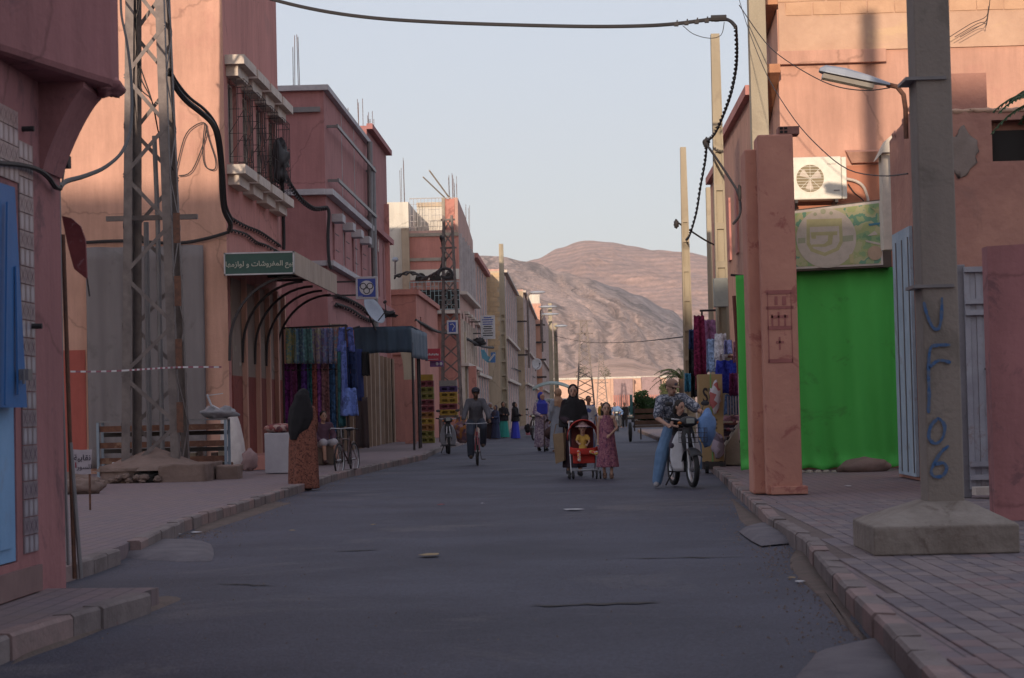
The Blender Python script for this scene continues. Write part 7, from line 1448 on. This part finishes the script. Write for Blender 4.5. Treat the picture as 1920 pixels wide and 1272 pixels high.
hung = [(1302,1322,592,705,41.2,(.15,.012,.05)),(1320,1342,600,665,41.6,(.26,.12,.24)),(1292,1306,618,655,41.9,(.03,.05,.13)),(1292,1304,650,700,42,(.015,.015,.018)),(1326,1342,636,698,41.0,(.22,.30,.48)),(1341,1362,626,672,40.8,(.46,.46,.52)),(1342,1358,664,690,40.6,(.34,.33,.38)),
  (1344,1380,676,738,39.8,(.02,.03,.27)),(1368,1385,700,742,39.6,(.12,.02,.08)),(1358,1372,638,664,39.7,(.20,.22,.42)),(1376,1392,640,680,39.5,(.34,.18,.26)),(1386,1398,700,830,38.5,(.42,.20,.28)),(1360,1388,740,778,39.9,(.07,.12,.24)),(1358,1385,780,790,39.7,(.38,.22,.30)),(1284,1296,700,735,42.4,(.04,.16,.26)),(1296,1308,690,745,42.1,(.012,.012,.016)),(1305,1316,705,730,41.9,(.30,.05,.08)),(1352,1390,796,860,40.3,(.04,.02,.03)),(1382,1392,628,700,38.9,(.30,.30,.40))]
for k,(u0,u1,v0,v1,Y,c_) in enumerate(hung):
    mt = MPrint('stall_cloth_%d' % k, [c_, tuple(x*1.35+.01 for x in c_), c_, tuple(x*.65 for x in c_)], 9 if k % 2 else 26, kind='NOI' if k % 2 else 'VOR'); cloth_piece(stl, 'garment', mt, u0, u1, v0, v1, Y, .06, 1.0, .22 if k != 7 else .4, k)
for k in range(10): u = 1364+(k % 5)*5; cloth_piece(stl, 'strap', flat('strap_pale', (.4,.38,.45), .8), u, u+2, 744+(k//5)*18, 778, 39.5, .01, 1, 0, k)
SHOE = [flat('shoe_a', (.03,.02,.02), .6), flat('shoe_b', (.20,.05,.08), .6), flat('shoe_c', (.3,.25,.28), .6)]
for k in range(14): q = PY(1358+(k % 5)*7, 806+(k//5)*16, 39.8); lump('folded_goods', q, (.07,.10,.035), SHOE[k % 3], parent=stl, seed=k, amp=.3)
m = MB(); p = PY(1365,850,39.8); m.prism([(PY(1357,878,39.6).x,SW),(PY(1400,878,39.6).x,SW),(PY(1398,835,39.6).x,.95),(PY(1390,835,39.6).x,.95),(PY(1360,862,39.6).x,.5)], 'y', 39.4, 40.2); tag(m.build('concrete_step', CONC, bevel=.02), 'sloping grey concrete ramp beside the foot of the clothes stall', 'ramp')
# tall cardboard box with letters
CARD = M('cardboard', (.36,.25,.135), (.31,.21,.11), 3, .9, .1, stain=(.24,.16,.1), stain_amt=.3); Yb = 39.0
a, b = PY(1311,780,Yb), PY(1356,780,Yb); z0, z1 = PY(1333,866,Yb).z, PY(1333,702,Yb).z
bx = thing('cardboard_box', ((a.x+b.x)/2,Yb,SW), 'tall cardboard box with dark letters on its side standing behind the white moped', 'box')
m = MB(); m.box(a.x,b.x,Yb,Yb+.5,z0,z1); m.build('carton', CARD, bx, bevel=.006)
text_mesh('S', .38, flat('ink_brown', (.035,.025,.03), .8), basis(PY(1322.5,743,Yb-.003),(1,0,0),(0,0,1)) @ Matrix.Diagonal((.62,1,1,1)), parent=bx, ext=.001, bold=.008); text_mesh('H', .38, flat('ink_green', (.05,.12,.06), .8), basis(PY(1336,743,Yb-.003),(1,0,0),(0,0,1)) @ Matrix.Diagonal((.62,1,1,1)), parent=bx, ext=.001, bold=.004)
for v_ in (788,796,803): m = MB(); p0, p1 = PY(1328,v_,Yb-.004), PY(1345,v_,Yb-.004); m.box(p0.x,p1.x,Yb-.005,Yb-.002,p0.z-.02,p0.z+.02); m.build('print_line', flat('ink_faded', (.14,.10,.055), .8), bx)
m = MB(); q = PY(1334,780,Yb-.004); m.box(q.x-.012,q.x+.012,Yb-.006,Yb-.001,z0,z1); m.build('strap', flat('strap_green', (.16,.35,.12), .5), bx)
e = thing('box_trolley', ((a.x+b.x)/2,Yb,0), 'dark low trolley carrying the tall cardboard box', 'trolley'); m = MB(); m.box(a.x+.05,b.x+.02,Yb-.05,Yb+.5,z0-.14,z0-.002); m.build('bed', IRON, e)
for x_ in (a.x+.12,b.x-.06): wheel_m = MB(); wheel_m.tube([(x_-.03,Yb+.05,.12),(x_+.03,Yb+.05,.12)], .12, 14); wheel_m.build('wheel', BLACKR, e); wheel_m = MB(); wheel_m.tube([(x_,Yb+.05,.12),(x_,Yb+.05,z0-.1)], .02, 5); wheel_m.build('fork', IRON, e)
lump('plastic_parcel', PY(1341,745,38.8), (.10,.08,.26), MPrint('parcel', [(.42,.38,.42),(.34,.10,.10),(.45,.42,.46)], 8), 'white and red plastic parcel hanging beside the tall cardboard box', 'bag', 3, .4); lump('plastic_parcel', PY(1346,836,38.9), (.12,.08,.22), MPrint('parcel2', [(.22,.18,.22),(.30,.24,.30),(.12,.09,.12)], 9), 'greyish plastic wrapped bundle low beside the tall cardboard box', 'bag', 5, .4)
m = MB(); a, b = PY(1338,522,40.5), PY(1366,575,40.5); m.box(a.x,b.x,40.5,40.75,b.z,a.z); tag(m.build('meter_box', M('box_pale', (.38,.40,.38), (.3,.32,.3), 4, .6, .1), bevel=.01), 'pale electrical box mounted high beside the recessed pole above the hanging clothes', 'box')
# ================================================================= cart, van, car, greenery
q = PZ(1183,829,0); ct = thing('cart', (q.x+.9,q.y+.3,0), 'wooden cart loaded with dark green fodder standing on the right of the road', 'cart')
x0, x1 = q.x+.12, q.x+1.7; m = MB(); m.box(x0,x1,q.y,q.y+1.6,.52,.60); m.build('bed', GB, ct)
for k in range(3): m = MB(); m.box(x0,x1,q.y-.03,q.y,.62+k*.22,.78+k*.22); m.build('board', M('cart_board', (.10,.055,.035), (.07,.04,.03), 4, .9, .2), ct)
for x_ in (x0,x1-.05): m = MB(); m.box(x_,x_+.05,q.y-.05,q.y,.4,1.35); m.build('stake', IRON, ct)
m = MB(); m.box(x0-.12,x0-.02,q.y+.1,q.y+.3,1.0,1.75); m.build('side_sheet', flat('teal_sheet', (.04,.14,.15), .6), ct)
for x_ in (x0-.12, x1+.08):
    o_ = MB(); o_.tube([(x_-.06,q.y+.6,.36),(x_-.045,q.y+.6,.36),(x_+.045,q.y+.6,.36),(x_+.06,q.y+.6,.36)], [.30,.36,.36,.30], 22); w_ = o_.build('wheel', BLACKR, ct); o_ = MB(); o_.tube([(x_-.075,q.y+.6,.36),(x_+.075,q.y+.6,.36)], .13, 12); o_.build('hub', STEELP, w_)
m = MB(); m.tube([(x0+.25,q.y,.5),(x0+.25,q.y,.08)], .03, 5); m.build('prop', IRON, ct)
LEAFM = M('fodder_leaf', (.035,.075,.02), (.02,.045,.014), 9, .8, 0); 
def leaves(c, rad, n, size, mat, name, label=None, cat=None, parent=None, kind=None):
    m = MB(); c = V(c)
    for k in range(n):
        while True:
            p = V((R.uniform(-1,1),R.uniform(-1,1),R.uniform(-1,1)))
            if .35 < p.length < 1+.25*noise.noise(p*2+c): break
        p = c+V((p.x*rad[0],p.y*rad[1],p.z*rad[2])); a = V((R.gauss(0,1),R.gauss(0,1),R.gauss(0,1))).normalized(); b = a.orthogonal().normalized(); s_ = size*R.uniform(.6,1.3)
        m.add([p-a*s_, p+b*s_*.35, p+a*s_, p-b*s_*.35], [(0,1,2,3)])
    return tag(m.build(name, mat, parent), label, cat, kind=kind)
leaves((q.x+.85,q.y+.75,1.15), (.85,.75,.48), 2600, .09, LEAFM, 'fodder', 'heap of dark green leafy fodder piled on the wooden cart', 'fodder', kind='stuff'); leaves((q.x+.45,q.y+.5,1.62), (.28,.3,.3), 500, .08, LEAFM, 'fodder', 'taller tuft of green fodder at the left end of the cart', 'fodder', kind='stuff')
# van with painted canopy
Yv = 98; a, b = PY(1004,740,Yv), PY(1066,740,Yv); zt = PY(1030,716,Yv).z
vn = thing('delivery_van', ((a.x+b.x)/2,Yv,0), 'small pale van with a faded blue painted roof hood behind the people', 'van'); cxv = (a.x+b.x)/2; wv = (b.x-a.x)/2
VB = flat('van_body', (.27,.29,.30), .4); VG = M('van_glass', (.03,.035,.04), (.02,.025,.03), 3, .1, 0)
m = MB(); m.prism([(Yv,.35),(Yv+.1,.95),(Yv+.5,1.75),(Yv+3.6,1.8),(Yv+3.6,.35)], 'x', cxv-wv, cxv+wv); m.build('body', VB, vn, bevel=.05)
m = MB(); m.add([(cxv-wv+.08,Yv+.11,1.03),(cxv+wv-.08,Yv+.11,1.03),(cxv+wv-.14,Yv+.44,1.66),(cxv-wv+.14,Yv+.44,1.66)], [(0,1,2,3)]); m.build('windscreen', VG, vn, solid=.01)
m = MB(); m.grid(lambda u, v: (cxv+(u-.5)*2*(wv+.12), Yv-.1+3.4*v, 1.9+(zt-1.9)*math.sin(math.pi*(.12+.76*u))**.5-(.12 if v < .01 else 0)), 12, 6); m.build('roof_hood', MPrint('van_hood', [(.22,.28,.28),(.27,.33,.32),(.30,.33,.30),(.10,.16,.16)], 1.6, kind='NOI'), vn, solid=.06)
for sx in (-1,1):
    m = MB(); m.ell((cxv+sx*(wv-.2),Yv-.01,.72), (.12,.03,.09)); m.build('headlight', LAMPG, vn)
    for y_ in (.6,2.9): m = MB(); m.tube([(cxv+sx*(wv-.02)-.09,Yv+y_,.31),(cxv+sx*(wv-.02)+.09,Yv+y_,.31)], .31, 16); m.build('wheel', BLACKR, vn)
m = MB(); m.box(cxv-wv-.02,cxv+wv+.02,Yv-.08,Yv,.32,.5); m.build('bumper', BLACKR, vn)
def car(label, x, Y, col, z=0):
    e = thing('parked_car', (x,Y,z), label, 'car'); b_ = flat('car_paint', col, .3); w_ = .84
    m = MB(); prof = [(0,.3),(-.0,.62),(.9,.82),(1.0,.85),(3.9,.85),(3.95,.35)]; m.prism([(Y+a_,z+c_) for a_,c_ in prof], 'x', x-w_, x+w_); m.build('body', b_, e, bevel=.06)
    m = MB(); n_ = [(x-w_+.04,Y+.95,z+.85),(x+w_-.04,Y+.95,z+.85),(x+w_-.16,Y+1.6,z+1.40),(x-w_+.16,Y+1.6,z+1.40),(x-w_+.04,Y+3.7,z+.85),(x+w_-.04,Y+3.7,z+.85),(x+w_-.16,Y+3.2,z+1.40),(x-w_+.16,Y+3.2,z+1.40)]; m.add(n_, [(0,1,2,3),(4,7,6,5),(3,2,6,7),(0,3,7,4),(1,5,6,2)]); m.build('cabin', b_, e, bevel=.04)
    m = MB(); m.add([(x-w_+.12,Y+.97,z+.89),(x+w_-.12,Y+.97,z+.89),(x+w_-.22,Y+1.53,z+1.35),(x-w_+.22,Y+1.53,z+1.35)], [(0,1,2,3)]); m.build('windscreen', VG, e, solid=.02)
    for sx in (-1,1):
        m = MB(); m.ell((x+sx*.62,Y-.0,z+.6), (.16,.05,.075)); m.build('headlight', TRIM, e)
        for y_ in (.75,3.2): m = MB(); m.tube([(x+sx*w_-.11,Y+y_,z+.3),(x+sx*w_+.02,Y+y_,z+.3)], .3, 16); m.build('wheel', BLACKR, e)
    m = MB(); m.box(x-w_,x+w_,Y-.1,Y+.05,z+.25,z+.42); m.build('bumper', BLACKR, e)
q = PY(1170,780,185); car('grey green car driving towards us far up the street', q.x, 185, (.13,.17,.18), PY(1170,797,185).z if PY(1170,797,185).z > 0 else 0)
# a few more small figures and two wheelers at the left wall
for k,(u,v) in enumerate(((936,822),(1005,826))):
    q = PZ(u,v,0); moped(['moped parked left of the black shawled women','moped parked behind the woman in the blue headscarf'][k], (q.x,q.y+.5,0), math.radians(20-k*30), (.05,.05,.06))
# far scrub, palm and trees
def palm(label, base, h, n, L, mat, th=.16, sz=.05):
    e = thing('palm_tree', base, label, 'palm tree'); b = V(base); m = MB(); m.tube([b, b+V((.05,0,h*.5)), b+V((0,0,h))], [th*1.2, th, th*.9], 8); m.build('trunk', M('palm_trunk', (.16,.11,.08)), e)
    top = b+V((0,0,h)); m = MB()
    for k in range(n):
        t = 6.283*k/n+R.uniform(-.2,.2); el = R.uniform(.1,1.2); pts = []
        for i in range(9): s_ = i/8; pts.append(top+V((math.cos(t)*L*s_*math.cos(el*.6), math.sin(t)*L*s_*math.cos(el*.6), L*(s_*math.sin(el)-.75*s_*s_))))
        m.tube(pts, [.02*(1-i/9)+.004 for i in range(9)], 4)
        for i in range(1,9):
            for sd in (-1,1):
                for q_ in (0,.5):
                    p = pts[i-1].lerp(pts[i], q_); d = (pts[i]-pts[i-1]).normalized(); s_ = d.cross(V((0,0,1))).normalized()*sd; w_ = L*.20*(1-abs(i/8-.45)); m.add([p, p+s_*w_*.6+d*w_*.6-V((0,0,w_*.25)), p+d*sz], [(0,1,2)])
    m.build('crown', mat, e); return e
PLM = M('palm_leaf', (.06,.08,.03), (.035,.05,.02), 6, .7, 0)
q = PY(1274,700,75); palm('palm with drooping fronds beside the leftmost right hand pole', (q.x+.1,75,0), q.z-.2, 22, 1.3, PLM)
q = PY(2005,190,20); palm('palm whose fronds hang into the top right corner', (q.x+.05,20.5,0), q.z+.05, 20, .75, M('palm_leaf_near', (.05,.09,.035), (.03,.06,.02), 6, .6, 0), th=.12)
def tree(label, x, Y, h, r, n=900, mat=LEAFM):
    e = thing('tree', (x,Y,0), label, 'tree'); m = MB(); m.tube([(x,Y,0),(x+.1,Y,h*.45)], [.16,.1], 7); m.tube([(x+.1,Y,h*.4),(x+r*.4,Y,h*.7)], [.08,.04], 6); m.tube([(x+.1,Y,h*.4),(x-r*.4,Y+.2,h*.72)], [.08,.04], 6); m.build('trunk', GB, e)
    leaves((x,Y,h*.72), (r,r,h*.3), n, .22, mat, 'crown', parent=e)
TL = M('tree_leaf', (.09,.10,.05), (.05,.065,.03), 6, .8, 0)
for (u, v, Y, r, lab) in ((1093,706,435,1.8,'dusty tree behind the nearer slim lattice pylon'),(1137,708,440,1.3,'dusty bush like tree behind the farther slim lattice pylon'),(1256,744,140,.7,'olive green shrub left of the palm at the end of the sunny wall')): q = PY(u,v-18 if Y > 200 else v-20,Y); tree(lab, PY(u,v,Y).x, Y, max(q.z,3), r, 420, TL)
# litter
PAP = flat('litter_white', (.45,.44,.47), .8); RDL = flat('litter_red', (.30,.05,.06), .7); YEL = flat('litter_straw', (.30,.22,.12), .9)
for k,(u,v,s_,mt,lab) in enumerate(((1075,956,.12,PAP,'flattened white paper lying in the middle of the road'),(828,947,.06,RDL,'small red scrap on the road left of the white paper'),(210,1170,.05,RDL,'red wrapper by the nearest left kerb'),(805,1041,.11,YEL,'straw coloured scrap in the middle foreground of the road'),(333,1003,.07,PAP,'white paper scrap at the broken left kerb'),(366,999,.07,PAP,'smaller white scrap just right of the broken kerb'),(548,996,.04,YEL,'brown pebble on the road near the left kerb'),(1397,993,.05,IRON,'black scrap beside the pale mortar ramp'),(1484,1085,.03,YEL,'dry leaf in the gutter dirt by the right kerb'),(1500,1092,.035,PAP,'pale chip in the gutter dirt by the right kerb'),(1590,912,.07,PAP,'white scrap on the pavement near the long block of stone'),(275,1140,.03,YEL,'orange peel near the nearest left kerb'),(255,1148,.025,RDL,'tiny pink scrap near the nearest left kerb'),(905,945,.03,PAP,'tiny pale pebble in the middle of the road'),(700,985,.03,YEL,'small tan pebble on the left half of the road'))):
    zq = SW if k == 10 else 0; q = PZ(u,v,zq); m = MB(); n = 7; pts = [(q.x+s_*math.cos(6.283*i/n)*R.uniform(.6,1.2), q.y+s_*1.2*math.sin(6.283*i/n)*R.uniform(.6,1.2), zq+.004+R.uniform(0,.006)) for i in range(n)]; m.add(pts+[(q.x,q.y,zq+.014)], [(i,(i+1) % n,n) for i in range(n)]); tag(m.build('litter', mt, solid=.002), lab, 'litter')
m = MB()
for k in range(2600):
    s_ = R.random()
    if s_ < .45: t = R.uniform(.1,8.9); i = int(t); p = V(KC[i]).lerp(V(KC[i+1]), t-i) if i+1 < len(KC) else V(KC[-1]); x_, y_ = p.x-abs(R.gauss(0,.22))-.02, p.y; z_ = 0
    elif s_ < .8: t = R.uniform(2,6.9); i = int(t); p = V(KB[i]).lerp(V(KB[min(i+1,7)]), t-i); x_, y_ = p.x+abs(R.gauss(0,.25))+.03, p.y; z_ = 0
    else: x_, y_, z_ = R.uniform(-4,1.8), R.uniform(9.5,34), 0
    g_ = R.uniform(.004,.014)*(1 if s_ < .8 else .7); a = R.uniform(0,3.14); z_ = road_z(x_,y_)+g_*.3
    m.add([(x_+g_*math.cos(a),y_+g_*math.sin(a),z_),(x_+g_*math.cos(a+2),y_+g_*math.sin(a+2),z_),(x_+g_*math.cos(a+4),y_+g_*math.sin(a+4),z_),(x_,y_,z_+g_)], [(0,1,3),(1,2,3),(2,0,3)])
tag(m.build('gravel', M('gravel', (.22,.17,.15), (.12,.09,.085), 40, .95, 0), loc=(0,0,0)), 'loose grit and small stones scattered along the kerbs and over the road', 'gravel', kind='stuff')
# ================================================================= evening haze
m = MB(); m.box(-2600, 2600, -130, 5700, -6, 760)
hz = m.build('haze', None, loc=(0,0,-6)); hm_ = bpy.data.materials.new('haze'); hm_.use_nodes = True; n = hm_.node_tree.nodes; l = hm_.node_tree.links; n.remove(n['Principled BSDF'])
pv = n.new('ShaderNodeVolumePrincipled'); pv.inputs['Color'].default_value = (.93,.93,1,1); pv.inputs['Density'].default_value = .000065; pv.inputs['Anisotropy'].default_value = 0
l.new(pv.outputs[0], n['Material Output'].inputs['Volume']); hz.data.materials.append(hm_); tag(hz, 'thin evening haze filling the valley', kind='stuff')
